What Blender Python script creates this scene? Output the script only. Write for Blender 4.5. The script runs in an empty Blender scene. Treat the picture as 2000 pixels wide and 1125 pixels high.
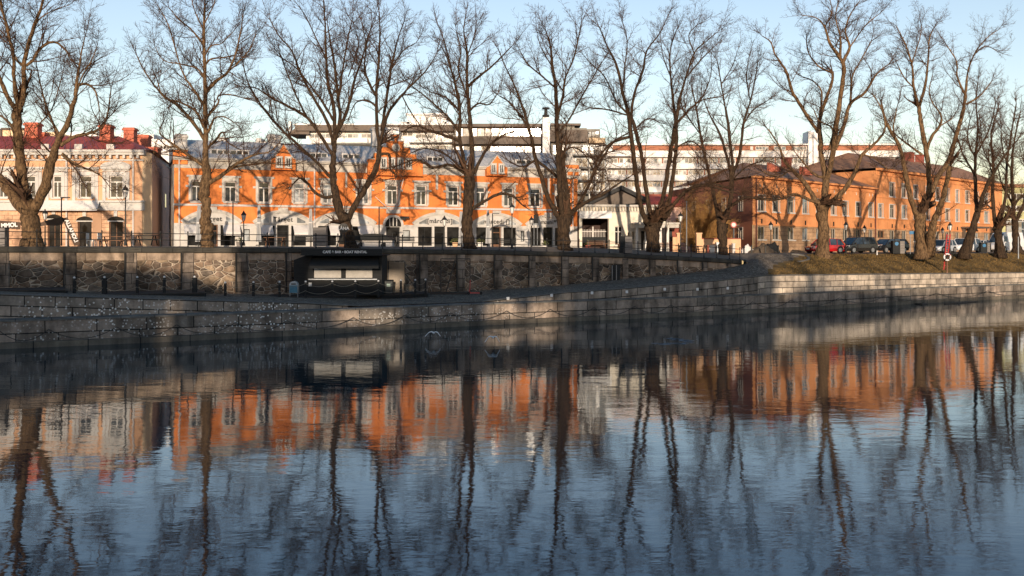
import bpy, math, random
import numpy as np
from mathutils import Vector, Matrix
R = math.radians
random.seed(7)
SC = bpy.context.scene
# ------------------------------------------------------------------ camera, sky, sun, exposure
FPX, HOR, CZ = 1944.0, 485.0, 5.3          # focal length and horizon row (2000 px wide photo), eye height above the water
cam = bpy.data.cameras.new("camera")
cam.sensor_width = 36; cam.lens = FPX / 2000 * 36
cam.shift_y = (HOR - 562.5) / 2000
cam.clip_start = 0.5; cam.clip_end = 3000
camo = bpy.data.objects.new("camera", cam); SC.collection.objects.link(camo)
camo.location = (0, 0, CZ); camo.rotation_euler = (R(90), 0, 0)
SC.camera = camo
SUN_EL, SUN_AZ = 7.5, 1.0                   # degrees: elevation, offset to the right of straight behind the camera
world = bpy.data.worlds.new("World"); SC.world = world; world.use_nodes = True
wn = world.node_tree.nodes; wl = world.node_tree.links; wn.clear()
sky = wn.new("ShaderNodeTexSky"); sky.sky_type = 'NISHITA'; sky.sun_disc = False
sky.sun_elevation = R(SUN_EL); sky.sun_rotation = R(180 - SUN_AZ)
sky.air_density = 1.0; sky.dust_density = 0.6; sky.ozone_density = 1.6
SKY_TINT = (1.70, 1.45, 1.45)
tint = wn.new("ShaderNodeMixRGB"); tint.blend_type = 'MULTIPLY'; tint.inputs[0].default_value = 1
tint.inputs[2].default_value = (*SKY_TINT, 1)
bg = wn.new("ShaderNodeBackground"); bg.inputs[1].default_value = 0.15
wo = wn.new("ShaderNodeOutputWorld")
tc = wn.new("ShaderNodeTexCoord"); sxz = wn.new("ShaderNodeSeparateXYZ"); mrz = wn.new("ShaderNodeMapRange"); mrz.inputs[1].default_value = 0.24; mrz.inputs[2].default_value = 0.50
tmix = wn.new("ShaderNodeMixRGB"); tmix.inputs[1].default_value = (*SKY_TINT, 1); tmix.inputs[2].default_value = (0.72, 1.02, 1.22, 1)   # the sky deepens to a clearer blue overhead
wl.new(tc.outputs["Generated"], sxz.inputs[0]); wl.new(sxz.outputs[2], mrz.inputs[0]); wl.new(mrz.outputs[0], tmix.inputs[0]); wl.new(tmix.outputs[0], tint.inputs[2])
wl.new(sky.outputs[0], tint.inputs[1]); wl.new(tint.outputs[0], bg.inputs[0]); wl.new(bg.outputs[0], wo.inputs[0])
sl = bpy.data.lights.new("sun", 'SUN'); sl.energy = 5.0; sl.angle = R(0.55); sl.color = (1.0, 0.80, 0.60)
so = bpy.data.objects.new("sun", sl); SC.collection.objects.link(so)
to_sun = Vector((math.sin(R(SUN_AZ)) * math.cos(R(SUN_EL)), -math.cos(R(SUN_AZ)) * math.cos(R(SUN_EL)), math.sin(R(SUN_EL))))
so.rotation_euler = to_sun.to_track_quat('Z', 'Y').to_euler(); so.location = (0, -20, 60)
SC.view_settings.view_transform = 'Standard'; SC.view_settings.look = 'None'
SC.view_settings.exposure = 0.12; SC.view_settings.gamma = 1
SC.cycles.max_bounces = 8; SC.cycles.transparent_max_bounces = 8

# ------------------------------------------------------------------ helpers
def P(px, py, Y):
    return Vector(((px - 1000) / FPX * Y, Y, CZ + (HOR - py) / FPX * Y))
def XW(px, Y): return (px - 1000) / FPX * Y
def ZW(py, Y): return CZ + (HOR - py) / FPX * Y
def lerp(a, b, t): return a + (b - a) * t
def interp(tab, x):
    if x <= tab[0][0]:
        (x0, y0), (x1, y1) = tab[0], tab[1]
    elif x >= tab[-1][0]:
        (x0, y0), (x1, y1) = tab[-2], tab[-1]
    else:
        for i in range(len(tab) - 1):
            if tab[i][0] <= x <= tab[i + 1][0]:
                (x0, y0), (x1, y1) = tab[i], tab[i + 1]; break
    return y0 + (y1 - y0) * (x - x0) / (x1 - x0)

def put(o, parent=None):
    SC.collection.objects.link(o)
    if parent is not None: o.parent = parent
    return o
def thing(name, label, cat, loc=(0, 0, 0), rz=0.0, group=None):
    o = bpy.data.objects.new(name, None); put(o); o.location = loc; o.rotation_euler = (0, 0, rz)
    o.empty_display_size = 0.3
    o['label'] = label; o['category'] = cat
    if group: o['group'] = group
    return o
def tag(o, label, cat, group=None):
    o['label'] = label; o['category'] = cat
    if group: o['group'] = group
    return o
def rename(o, label, group=None, cat=None):
    o['label'] = label
    if group: o['group'] = group
    if cat: o['category'] = cat
def base_of(o):
    v = Vector((0, 0, 0))
    while o is not None: v += Vector(o.location); o = o.parent
    return v
def copy_tree(o, loc=None, rz=None, label=None, parent=None, scale=None):
    c = o.copy(); put(c, parent)
    if parent is not None: c.matrix_parent_inverse = o.matrix_parent_inverse.copy()
    for ch in list(o.children): copy_tree(ch, parent=c)
    if loc is not None: c.location = loc
    if rz is not None: c.rotation_euler = (0, 0, rz)
    if scale is not None: c.scale = scale
    if label: c['label'] = label
    return c

class MB:
    def __init__(s): s.v = []; s.f = []; s.uv = []
    def face(s, pts, uv=None):
        i = len(s.v); s.v.extend([tuple(p) for p in pts]); s.f.append(tuple(range(i, i + len(pts))))
        s.uv.append(uv)
    def hexa(s, c):   # 8 corners: bottom ring 0-3, top ring 4-7
        i = len(s.v); s.v.extend([tuple(p) for p in c])
        for q in ((3, 2, 1, 0), (4, 5, 6, 7), (0, 1, 5, 4), (1, 2, 6, 5), (2, 3, 7, 6), (3, 0, 4, 7)):
            s.f.append(tuple(i + k for k in q)); s.uv.append(None)
    def box(s, x0, x1, y0, y1, z0, z1):
        s.hexa([(x0, y0, z0), (x1, y0, z0), (x1, y1, z0), (x0, y1, z0), (x0, y0, z1), (x1, y0, z1), (x1, y1, z1), (x0, y1, z1)])
    def bar(s, a, b, w, h=None):      # rectangular bar between two points
        a = Vector(a); b = Vector(b); h = h or w; d = (b - a).normalized()
        up = Vector((0, 0, 1)) if abs(d.z) < 0.95 else Vector((0, 1, 0))
        x = d.cross(up).normalized() * (w / 2); y = x.normalized().cross(d) * (h / 2)
        s.hexa([a - x - y, a + x - y, b + x - y, b - x - y, a - x + y, a + x + y, b + x + y, b - x + y])
    def tube(s, pts, rad, n=8, cap=True):
        pts = [Vector(p) for p in pts]; i0 = len(s.v); m = len(pts)
        if not hasattr(rad, '__len__'): rad = [rad] * m
        ref = None
        for k, p in enumerate(pts):
            d = (pts[min(k + 1, m - 1)] - pts[max(k - 1, 0)]).normalized()
            if ref is None:
                ref = Vector((0, 1, 0)) if abs(d.y) < 0.9 else Vector((1, 0, 0))
            x = (ref - d * ref.dot(d)).normalized(); ref = x; y = d.cross(x)
            for j in range(n):
                a = 2 * math.pi * j / n
                s.v.append(tuple(p + (x * math.cos(a) + y * math.sin(a)) * rad[k]))
        for k in range(m - 1):
            for j in range(n):
                a = i0 + k * n + j; b = i0 + k * n + (j + 1) % n
                s.f.append((a, b, b + n, a + n)); s.uv.append(None)
        if cap:
            s.f.append(tuple(i0 + j for j in reversed(range(n)))); s.uv.append(None)
            s.f.append(tuple(i0 + (m - 1) * n + j for j in range(n))); s.uv.append(None)
    def lathe(s, prof, c=(0, 0, 0), n=12, sq=False):   # prof: (r, z) rings
        i0 = len(s.v); off = math.pi / n if sq else 0
        for r, z in prof:
            for j in range(n):
                a = 2 * math.pi * j / n + off
                s.v.append((c[0] + r * math.cos(a), c[1] + r * math.sin(a), c[2] + z))
        for k in range(len(prof) - 1):
            for j in range(n):
                a = i0 + k * n + j; b = i0 + k * n + (j + 1) % n
                s.f.append((a, b, b + n, a + n)); s.uv.append(None)
        s.f.append(tuple(i0 + j for j in reversed(range(n)))); s.uv.append(None)
        s.f.append(tuple(i0 + (len(prof) - 1) * n + j for j in range(n))); s.uv.append(None)
    def prism(s, poly, off):          # planar polygon (3D points) extruded by a vector
        n = len(poly); off = Vector(off); i = len(s.v)
        s.v.extend([tuple(p) for p in poly]); s.v.extend([tuple(Vector(p) + off) for p in poly])
        s.f.append(tuple(range(i, i + n))); s.f.append(tuple(reversed(range(i + n, i + 2 * n)))); s.uv += [None, None]
        for k in range(n):
            a = i + k; b = i + (k + 1) % n
            s.f.append((a, a + n, b + n, b)); s.uv.append(None)
    def build(s, name, mat, parent=None, smooth=False, origin=None):
        me = bpy.data.meshes.new(name)
        o = bpy.data.objects.new(name, me)
        if parent is not None: L = base_of(parent)
        else: L = Vector(origin) if origin is not None else Vector((0, 0, 0))
        me.from_pydata([(a - L.x, b - L.y, c - L.z) for a, b, c in s.v], [], s.f)
        if any(u is not None for u in s.uv):
            lay = me.uv_layers.new(name="UVMap").data; k = 0
            for f, u in zip(s.f, s.uv):
                for j in range(len(f)):
                    if u is not None: lay[k].uv = u[j]
                    k += 1
        me.materials.append(mat)
        if smooth: me.shade_smooth()
        put(o, parent)
        if parent is None and origin is not None: o.location = origin
        return o

# ------------------------------------------------------------------ materials
def newmat(name):
    m = bpy.data.materials.new(name); m.use_nodes = True; nt = m.node_tree
    b = nt.nodes["Principled BSDF"]; return m, nt, b
def nd(nt, t, **kw):
    n = nt.nodes.new(t)
    for k, v in kw.items():
        if k.startswith("i_"): n.inputs[k[2:].replace("_", " ")].default_value = v
        else: setattr(n, k, v)
    return n
def mat(name, c1, c2=None, scale=3.0, rough=0.7, bump=0.0, bscale=None, metal=0.0, spec=0.4, stretch=(1, 1, 1), detail=6):
    m, nt, b = newmat(name); L = nt.links
    b.inputs["Roughness"].default_value = rough; b.inputs["Metallic"].default_value = metal
    b.inputs["Specular IOR Level"].default_value = spec
    if c2 is None: c2 = tuple(x * 0.78 for x in c1)
    geo = nd(nt, "ShaderNodeNewGeometry"); mp = nd(nt, "ShaderNodeMapping"); mp.inputs["Scale"].default_value = stretch
    L.new(geo.outputs["Position"], mp.inputs[0])
    n = nd(nt, "ShaderNodeTexNoise"); n.inputs["Scale"].default_value = scale; n.inputs["Detail"].default_value = detail
    n.inputs["Roughness"].default_value = 0.65
    L.new(mp.outputs[0], n.inputs["Vector"])
    r = nd(nt, "ShaderNodeValToRGB"); r.color_ramp.elements[0].position = 0.33; r.color_ramp.elements[1].position = 0.68
    r.color_ramp.elements[0].color = (*c2, 1); r.color_ramp.elements[1].color = (*c1, 1)
    L.new(n.outputs[0], r.inputs[0]); L.new(r.outputs[0], b.inputs["Base Color"])
    if bump:
        n2 = nd(nt, "ShaderNodeTexNoise"); n2.inputs["Scale"].default_value = bscale or scale * 6; n2.inputs["Detail"].default_value = 5
        L.new(mp.outputs[0], n2.inputs["Vector"])
        bp = nd(nt, "ShaderNodeBump"); bp.inputs["Strength"].default_value = bump; bp.inputs["Distance"].default_value = 0.05
        L.new(n2.outputs[0], bp.inputs["Height"]); L.new(bp.outputs[0], b.inputs["Normal"])
    return m
def plaster(name, c1, c2, dirt=(0.55, 0.5, 0.45)):
    m = mat(name, c1, c2, 0.7, 0.88, 0.18, 8); nt = m.node_tree; L = nt.links; b = nt.nodes["Principled BSDF"]
    src = b.inputs["Base Color"].links[0].from_socket
    g = nd(nt, "ShaderNodeNewGeometry"); mp = nd(nt, "ShaderNodeMapping"); mp.inputs["Scale"].default_value = (2.6, 2.6, 0.22); L.new(g.outputs["Position"], mp.inputs[0])
    n = nd(nt, "ShaderNodeTexNoise"); n.inputs["Scale"].default_value = 1.0; n.inputs["Detail"].default_value = 8; n.inputs["Roughness"].default_value = 0.7; L.new(mp.outputs[0], n.inputs["Vector"])
    r = nd(nt, "ShaderNodeMapRange"); r.inputs[1].default_value = 0.50; r.inputs[2].default_value = 0.78; r.inputs[4].default_value = 0.55; L.new(n.outputs[0], r.inputs[0])
    mx = nd(nt, "ShaderNodeMixRGB", blend_type='MULTIPLY'); mx.inputs[2].default_value = (*dirt, 1); L.new(r.outputs[0], mx.inputs[0]); L.new(src, mx.inputs[1])
    n2 = nd(nt, "ShaderNodeTexNoise"); n2.inputs["Scale"].default_value = 0.28; n2.inputs["Detail"].default_value = 5; L.new(g.outputs["Position"], n2.inputs["Vector"])
    r2 = nd(nt, "ShaderNodeMapRange"); r2.inputs[1].default_value = 0.35; r2.inputs[2].default_value = 0.65; r2.inputs[3].default_value = 0.84; r2.inputs[4].default_value = 1.12; L.new(n2.outputs[0], r2.inputs[0])
    m2 = nd(nt, "ShaderNodeMixRGB", blend_type='MULTIPLY'); m2.inputs[0].default_value = 1; L.new(mx.outputs[0], m2.inputs[1]); L.new(r2.outputs[0], m2.inputs[2]); L.new(m2.outputs[0], b.inputs["Base Color"])
    return m
M = {}
M['orange'] = plaster('orange_plaster', (0.76, 0.245, 0.062), (0.62, 0.185, 0.048))
M['white'] = mat('white_plaster', (0.58, 0.56, 0.53), (0.45, 0.435, 0.41), 0.9, 0.8, 0.12, 9)
M['stone'] = mat('grey_trim_stone', (0.56, 0.53, 0.48), (0.40, 0.38, 0.345), 1.6, 0.85, 0.2, 9)
M['cream'] = plaster('cream_plaster', (0.68, 0.40, 0.235), (0.57, 0.33, 0.19))
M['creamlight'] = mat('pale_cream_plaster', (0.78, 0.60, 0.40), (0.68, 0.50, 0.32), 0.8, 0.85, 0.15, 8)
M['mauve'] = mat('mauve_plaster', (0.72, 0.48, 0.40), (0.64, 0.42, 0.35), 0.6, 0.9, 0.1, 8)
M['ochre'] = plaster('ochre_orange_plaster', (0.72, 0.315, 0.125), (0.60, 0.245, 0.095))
M['roofmetal'] = mat('grey_metal_roof', (0.68, 0.655, 0.62), (0.52, 0.50, 0.475), 0.6, 0.65, 0.05, 5, metal=0.0)
M['seam'] = mat('roof_seam_metal', (0.48, 0.49, 0.50), None, 2, 0.6)
M['redroof'] = mat('red_painted_roof', (0.46, 0.085, 0.04), (0.32, 0.05, 0.03), 1.4, 0.6, 0.08, 6)
M['redbrick'] = mat('red_chimney_plaster', (0.56, 0.17, 0.10), (0.40, 0.11, 0.07), 2.5, 0.85, 0.3, 12)
M['brownroof'] = mat('brown_tile_roof', (0.38, 0.205, 0.115), (0.24, 0.12, 0.07), 1.8, 0.8, 0.4, 9)
M['frame'] = mat('white_window_frame', (0.72, 0.70, 0.66), (0.60, 0.58, 0.54), 5, 0.6)
M['blackmetal'] = mat('black_iron', (0.020, 0.022, 0.022), (0.035, 0.033, 0.030), 9, 0.45, 0.15, 30, metal=0.3)
M['greymetal'] = mat('grey_galvanised_metal', (0.30, 0.32, 0.34), (0.20, 0.22, 0.24), 6, 0.45, metal=0.5)
M['pipe'] = mat('white_downpipe_paint', (0.62, 0.58, 0.55), None, 4, 0.5)
M['charcoal'] = mat('charcoal_boards', (0.016, 0.018, 0.019), (0.026, 0.027, 0.027), 5, 0.75, 0.2, 14, spec=0.2, stretch=(0.3, 0.3, 2))
M['deck'] = mat('dark_deck_wood', (0.028, 0.024, 0.021), (0.05, 0.042, 0.036), 3, 0.8, 0.4, 16, stretch=(0.3, 2, 2))
M['wood'] = mat('weathered_brown_wood', (0.20, 0.10, 0.055), (0.13, 0.065, 0.035), 4, 0.7, 0.2, 14)
M['canvas'] = mat('white_canvas', (0.70, 0.68, 0.66), (0.58, 0.56, 0.54), 1.5, 0.9, 0.2, 6)
M['greycanvas'] = mat('grey_folded_canvas', (0.40, 0.40, 0.40), (0.28, 0.29, 0.30), 2.2, 0.9, 0.4, 6, stretch=(4, 4, 0.4))
M['brownbanner'] = mat('brown_banner_cloth', (0.10, 0.065, 0.045), None, 2, 0.85, 0.2, 6)
M['red'] = mat('red_paint', (0.42, 0.022, 0.018), (0.36, 0.018, 0.016), 4, 0.35)
M['blue'] = mat('blue_sign_paint', (0.02, 0.16, 0.34), None, 4, 0.4)
M['bluebin'] = mat('blue_painted_bin', (0.05, 0.20, 0.30), None, 4, 0.4)
M['lettering'] = mat('white_lettering', (0.82, 0.82, 0.80), None, 4, 0.6)
M['darkletter'] = mat('dark_lettering', (0.03, 0.03, 0.03), None, 4, 0.6)
M['rope'] = mat('pale_rope', (0.28, 0.25, 0.20), None, 9, 0.9)
M['rubber'] = mat('black_rubber', (0.014, 0.014, 0.014), None, 9, 0.8)
M['lampglass'] = mat('frosted_lamp_glass', (0.80, 0.78, 0.74), None, 4, 0.25)
M['pinkred'] = mat('coral_scooter_paint', (0.60, 0.07, 0.06), None, 4, 0.4)
M['peach'] = mat('peach_garden_wall', (0.70, 0.44, 0.26), (0.60, 0.36, 0.21), 1.2, 0.85, 0.2, 8)
M['rust'] = mat('red_brick_wall', (0.30, 0.09, 0.06), (0.22, 0.06, 0.045), 2, 0.9, 0.2, 9)
M['brownclad'] = mat('brown_metal_cladding', (0.115, 0.085, 0.065), (0.085, 0.065, 0.05), 1.0, 0.6)
M['greyclad'] = mat('grey_cladding', (0.24, 0.23, 0.20), (0.17, 0.165, 0.15), 0.8, 0.7)
M['brickband'] = mat('orange_brick_band', (0.40, 0.17, 0.10), (0.31, 0.13, 0.08), 1.2, 0.8)
M['panelwhite'] = mat('white_facade_panels', (0.80, 0.80, 0.79), (0.70, 0.70, 0.69), 0.8, 0.6)
M['soil'] = mat('dark_soil', (0.07, 0.05, 0.035), (0.13, 0.10, 0.07), 5, 0.95, 0.8, 14)
M['gull'] = mat('white_feathers', (0.90, 0.90, 0.90), None, 9, 0.7)
M['gullgrey'] = mat('pale_grey_feathers', (0.45, 0.47, 0.50), None, 9, 0.7)
M['dirt'] = mat('floating_driftwood', (0.05, 0.04, 0.03), (0.09, 0.075, 0.06), 5, 0.8, 0.5, 18)
def glassmat(name, c, rough=0.06, spec=0.6, vary=True):
    m, nt, b = newmat(name); L = nt.links
    b.inputs["Roughness"].default_value = rough; b.inputs["Specular IOR Level"].default_value = spec
    b.inputs["IOR"].default_value = 1.52
    geo = nd(nt, "ShaderNodeNewGeometry"); n = nd(nt, "ShaderNodeTexNoise"); n.inputs["Scale"].default_value = 0.9; n.inputs["Detail"].default_value = 2
    L.new(geo.outputs["Position"], n.inputs["Vector"])
    r = nd(nt, "ShaderNodeValToRGB"); r.color_ramp.elements[0].position = 0.4; r.color_ramp.elements[1].position = 0.62
    r.color_ramp.elements[0].color = (*[x * 0.5 for x in c], 1); r.color_ramp.elements[1].color = (*[min(1, x * 1.8) for x in c], 1)
    L.new(n.outputs[0], r.inputs[0]); L.new(r.outputs[0], b.inputs["Base Color"])
    bp = nd(nt, "ShaderNodeBump"); bp.inputs["Strength"].default_value = 0.12; bp.inputs["Distance"].default_value = 0.05
    n2 = nd(nt, "ShaderNodeTexNoise"); n2.inputs["Scale"].default_value = 1.6
    L.new(geo.outputs["Position"], n2.inputs["Vector"]); L.new(n2.outputs[0], bp.inputs["Height"]); L.new(bp.outputs[0], b.inputs["Normal"])
    return m
M['greyframe'] = mat('grey_window_frame', (0.42, 0.38, 0.33), (0.34, 0.31, 0.27), 5, 0.6)
M['glass'] = glassmat('dark_window_glass', (0.030, 0.036, 0.040))
M['glasscurtain'] = glassmat('curtained_window_glass', (0.28, 0.30, 0.31), 0.15)
M['glassblue'] = glassmat('blue_grey_window_glass', (0.10, 0.14, 0.17), 0.05, 1.0)
M['shop'] = glassmat('dark_shop_glass', (0.014, 0.014, 0.014), 0.2, 0.12)
M['carglass'] = glassmat('car_glass', (0.025, 0.035, 0.045), 0.04, 1.0)
def paint(name, c, rough=0.22):
    m = mat(name, c, tuple(x * 0.92 for x in c), 2.0, rough); m.node_tree.nodes["Principled BSDF"].inputs["Coat Weight"].default_value = 0.6
    return m
M['c_black'] = paint('black_car_paint', (0.012, 0.013, 0.016)); M['c_dkgrey'] = paint('dark_grey_car_paint', (0.024, 0.022, 0.020))
M['c_silver'] = paint('silver_car_paint', (0.42, 0.45, 0.50), 0.3); M['c_white'] = paint('white_car_paint', (0.72, 0.73, 0.75), 0.3)
M['c_red'] = paint('red_car_paint', (0.42, 0.012, 0.014)); M['rim'] = mat('alloy_wheel_rim', (0.45, 0.45, 0.46), None, 5, 0.35, metal=0.7)

def uvnode(nt):
    u = nd(nt, "ShaderNodeUVMap"); u.uv_map = "UVMap"; return u
def ashlar(name, c1, c2, bw, bh, mortar, msize=0.018, lichen=0.0, dark=0.0, bump=0.5, stain=0.55, wave=0.0):
    """large stone blocks in metre UVs, mottled, streaked, optionally speckled with white lichen"""
    m, nt, b = newmat(name); L = nt.links; b.inputs["Roughness"].default_value = 0.88; b.inputs["Specular IOR Level"].default_value = 0.25
    u = uvnode(nt); br = nd(nt, "ShaderNodeTexBrick")
    wv = nd(nt, "ShaderNodeTexNoise"); wv.inputs["Scale"].default_value = 0.8; L.new(u.outputs[0], wv.inputs["Vector"])
    wm = nd(nt, "ShaderNodeVectorMath", operation='MULTIPLY_ADD'); wm.inputs[1].default_value = (0.05 + wave, 0.03 + wave * 0.3, 0)
    L.new(wv.outputs["Color"], wm.inputs[0]); L.new(u.outputs[0], wm.inputs[2])
    L.new(wm.outputs[0], br.inputs["Vector"])
    br.inputs["Scale"].default_value = 1; br.inputs["Brick Width"].default_value = bw; br.inputs["Row Height"].default_value = bh
    br.inputs["Mortar Size"].default_value = msize; br.inputs["Mortar Smooth"].default_value = 0.3; br.inputs["Bias"].default_value = 0.0
    br.inputs["Color1"].default_value = (*c1, 1); br.inputs["Color2"].default_value = (*c2, 1); br.inputs["Mortar"].default_value = (*mortar, 1)
    br.offset = 0.43; br.squash = 0.8; br.squash_frequency = 3
    n = nd(nt, "ShaderNodeTexNoise"); n.inputs["Scale"].default_value = 1.1; n.inputs["Detail"].default_value = 8; n.inputs["Roughness"].default_value = 0.7
    L.new(u.outputs[0], n.inputs["Vector"])
    r = nd(nt, "ShaderNodeMapRange"); r.inputs[1].default_value = 0.3; r.inputs[2].default_value = 0.7; r.inputs[3].default_value = 0.48 - dark; r.inputs[4].default_value = 1.42
    L.new(n.outputs[0], r.inputs[0])
    mu = nd(nt, "ShaderNodeMixRGB", blend_type='MULTIPLY'); mu.inputs[0].default_value = 1
    L.new(br.outputs[0], mu.inputs[1]); L.new(r.outputs[0], mu.inputs[2])
    # run-off streaks
    mp = nd(nt, "ShaderNodeMapping"); mp.inputs["Scale"].default_value = (0.9, 0.28, 1); L.new(u.outputs[0], mp.inputs[0])
    s = nd(nt, "ShaderNodeTexNoise"); s.inputs["Scale"].default_value = 1.3; s.inputs["Detail"].default_value = 6; L.new(mp.outputs[0], s.inputs["Vector"])
    sr = nd(nt, "ShaderNodeMapRange"); sr.inputs[1].default_value = 0.34; sr.inputs[2].default_value = 0.58; sr.inputs[3].default_value = 1 - stain; sr.inputs[4].default_value = 1.1
    L.new(s.outputs[0], sr.inputs[0])
    mu2 = nd(nt, "ShaderNodeMixRGB", blend_type='MULTIPLY'); mu2.inputs[0].default_value = 1
    L.new(mu.outputs[0], mu2.inputs[1]); L.new(sr.outputs[0], mu2.inputs[2]); out = mu2.outputs[0]
    if lichen:
        v = nd(nt, "ShaderNodeTexVoronoi"); v.inputs["Scale"].default_value = 6.5; L.new(u.outputs[0], v.inputs["Vector"])
        k = nd(nt, "ShaderNodeMapRange"); k.inputs[1].default_value = 0.38; k.inputs[2].default_value = 0.27; k.inputs[3].default_value = 0; k.inputs[4].default_value = 1
        L.new(v.outputs["Distance"], k.inputs[0])
        p = nd(nt, "ShaderNodeTexNoise"); p.inputs["Scale"].default_value = 0.22; p.inputs["Detail"].default_value = 3; L.new(u.outputs[0], p.inputs["Vector"])
        k2 = nd(nt, "ShaderNodeMapRange"); k2.inputs[1].default_value = 0.42; k2.inputs[2].default_value = 0.58; L.new(p.outputs[0], k2.inputs[0])
        sx = nd(nt, "ShaderNodeSeparateXYZ"); L.new(u.outputs[0], sx.inputs[0])
        k3 = nd(nt, "ShaderNodeMapRange"); k3.inputs[1].default_value = 48; k3.inputs[2].default_value = 30; k3.inputs[3].default_value = 0.04; L.new(sx.outputs[0], k3.inputs[0])
        wn_ = nd(nt, "ShaderNodeTexWhiteNoise"); L.new(v.outputs["Position"], wn_.inputs[0])
        k4 = nd(nt, "ShaderNodeMath", operation='GREATER_THAN'); k4.inputs[1].default_value = 0.35; L.new(wn_.outputs[0], k4.inputs[0])
        a = nd(nt, "ShaderNodeMath", operation='MULTIPLY'); L.new(k.outputs[0], a.inputs[0]); L.new(k2.outputs[0], a.inputs[1])
        a2 = nd(nt, "ShaderNodeMath", operation='MULTIPLY'); L.new(a.outputs[0], a2.inputs[0]); L.new(k3.outputs[0], a2.inputs[1])
        a3 = nd(nt, "ShaderNodeMath", operation='MULTIPLY'); L.new(a2.outputs[0], a3.inputs[0]); L.new(k4.outputs[0], a3.inputs[1])
        mx = nd(nt, "ShaderNodeMixRGB"); mx.inputs[2].default_value = (0.80, 0.80, 0.76, 1)
        L.new(a3.outputs[0], mx.inputs[0]); L.new(out, mx.inputs[1]); out = mx.outputs[0]
    L.new(out, b.inputs["Base Color"])
    ad = nd(nt, "ShaderNodeMath", operation='MULTIPLY_ADD'); ad.inputs[1].default_value = -1.0
    n3 = nd(nt, "ShaderNodeTexNoise"); n3.inputs["Scale"].default_value = 9; n3.inputs["Detail"].default_value = 4; L.new(u.outputs[0], n3.inputs["Vector"])
    L.new(br.outputs["Fac"], ad.inputs[0]); L.new(n3.outputs[0], ad.inputs[2])
    bp = nd(nt, "ShaderNodeBump"); bp.inputs["Strength"].default_value = bump; bp.inputs["Distance"].default_value = 0.05
    L.new(ad.outputs[0], bp.inputs["Height"]); L.new(bp.outputs[0], b.inputs["Normal"])
    return m
def rubble(name):
    m, nt, b = newmat(name); L = nt.links; b.inputs["Roughness"].default_value = 0.9; b.inputs["Specular IOR Level"].default_value = 0.2
    u = uvnode(nt)
    wv = nd(nt, "ShaderNodeTexNoise"); wv.inputs["Scale"].default_value = 1.3; wv.inputs["Detail"].default_value = 3; L.new(u.outputs[0], wv.inputs["Vector"])
    wm = nd(nt, "ShaderNodeVectorMath", operation='MULTIPLY_ADD'); wm.inputs[1].default_value = (0.35, 0.25, 0)
    L.new(wv.outputs["Color"], wm.inputs[0]); L.new(u.outputs[0], wm.inputs[2])
    mp = nd(nt, "ShaderNodeMapping"); mp.inputs["Scale"].default_value = (1.0, 1.75, 1); L.new(wm.outputs[0], mp.inputs[0])
    v = nd(nt, "ShaderNodeTexVoronoi", feature='DISTANCE_TO_EDGE'); v.inputs["Scale"].default_value = 1.45; L.new(mp.outputs[0], v.inputs["Vector"])
    c = nd(nt, "ShaderNodeTexVoronoi"); c.inputs["Scale"].default_value = 1.45; L.new(mp.outputs[0], c.inputs["Vector"])
    hs = nd(nt, "ShaderNodeSeparateColor"); L.new(c.outputs["Color"], hs.inputs[0])
    r = nd(nt, "ShaderNodeValToRGB"); e = r.color_ramp.elements; e[0].position = 0; e[0].color = (0.10, 0.080, 0.062, 1); e[1].position = 1; e[1].color = (0.36, 0.27, 0.18, 1)
    for p_, c_ in ((0.3, (0.21, 0.145, 0.10)), (0.5, (0.15, 0.125, 0.10)), (0.75, (0.28, 0.19, 0.13))):
        q = e.new(p_); q.color = (*c_, 1)
    L.new(hs.outputs[0], r.inputs[0])
    n = nd(nt, "ShaderNodeTexNoise"); n.inputs["Scale"].default_value = 2.5; n.inputs["Detail"].default_value = 8; n.inputs["Roughness"].default_value = 0.7; L.new(u.outputs[0], n.inputs["Vector"])
    rr = nd(nt, "ShaderNodeMapRange"); rr.inputs[1].default_value = 0.3; rr.inputs[2].default_value = 0.7; rr.inputs[3].default_value = 0.35; rr.inputs[4].default_value = 1.3; L.new(n.outputs[0], rr.inputs[0])
    mu = nd(nt, "ShaderNodeMixRGB", blend_type='MULTIPLY'); mu.inputs[0].default_value = 1; L.new(r.outputs[0], mu.inputs[1]); L.new(rr.outputs[0], mu.inputs[2])
    k = nd(nt, "ShaderNodeMapRange"); k.inputs[1].default_value = 0.02; k.inputs[2].default_value = 0.045; L.new(v.outputs["Distance"], k.inputs[0])
    mx = nd(nt, "ShaderNodeMixRGB"); mx.inputs[1].default_value = (0.46, 0.38, 0.29, 1); L.new(k.outputs[0], mx.inputs[0]); L.new(mu.outputs[0], mx.inputs[2])
    # broad damp stains
    s = nd(nt, "ShaderNodeTexNoise"); s.inputs["Scale"].default_value = 0.35; s.inputs["Detail"].default_value = 5; L.new(u.outputs[0], s.inputs["Vector"])
    sr = nd(nt, "ShaderNodeMapRange"); sr.inputs[1].default_value = 0.38; sr.inputs[2].default_value = 0.62; sr.inputs[3].default_value = 0.45; sr.inputs[4].default_value = 1.25; L.new(s.outputs[0], sr.inputs[0])
    m2 = nd(nt, "ShaderNodeMixRGB", blend_type='MULTIPLY'); m2.inputs[0].default_value = 1; L.new(mx.outputs[0], m2.inputs[1]); L.new(sr.outputs[0], m2.inputs[2])
    L.new(m2.outputs[0], b.inputs["Base Color"])
    bp = nd(nt, "ShaderNodeBump"); bp.inputs["Strength"].default_value = 0.7; bp.inputs["Distance"].default_value = 0.12
    sm = nd(nt, "ShaderNodeMapRange"); sm.inputs[2].default_value = 0.12; L.new(v.outputs["Distance"], sm.inputs[0]); L.new(sm.outputs[0], bp.inputs["Height"]); L.new(bp.outputs[0], b.inputs["Normal"])
    return m
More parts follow.
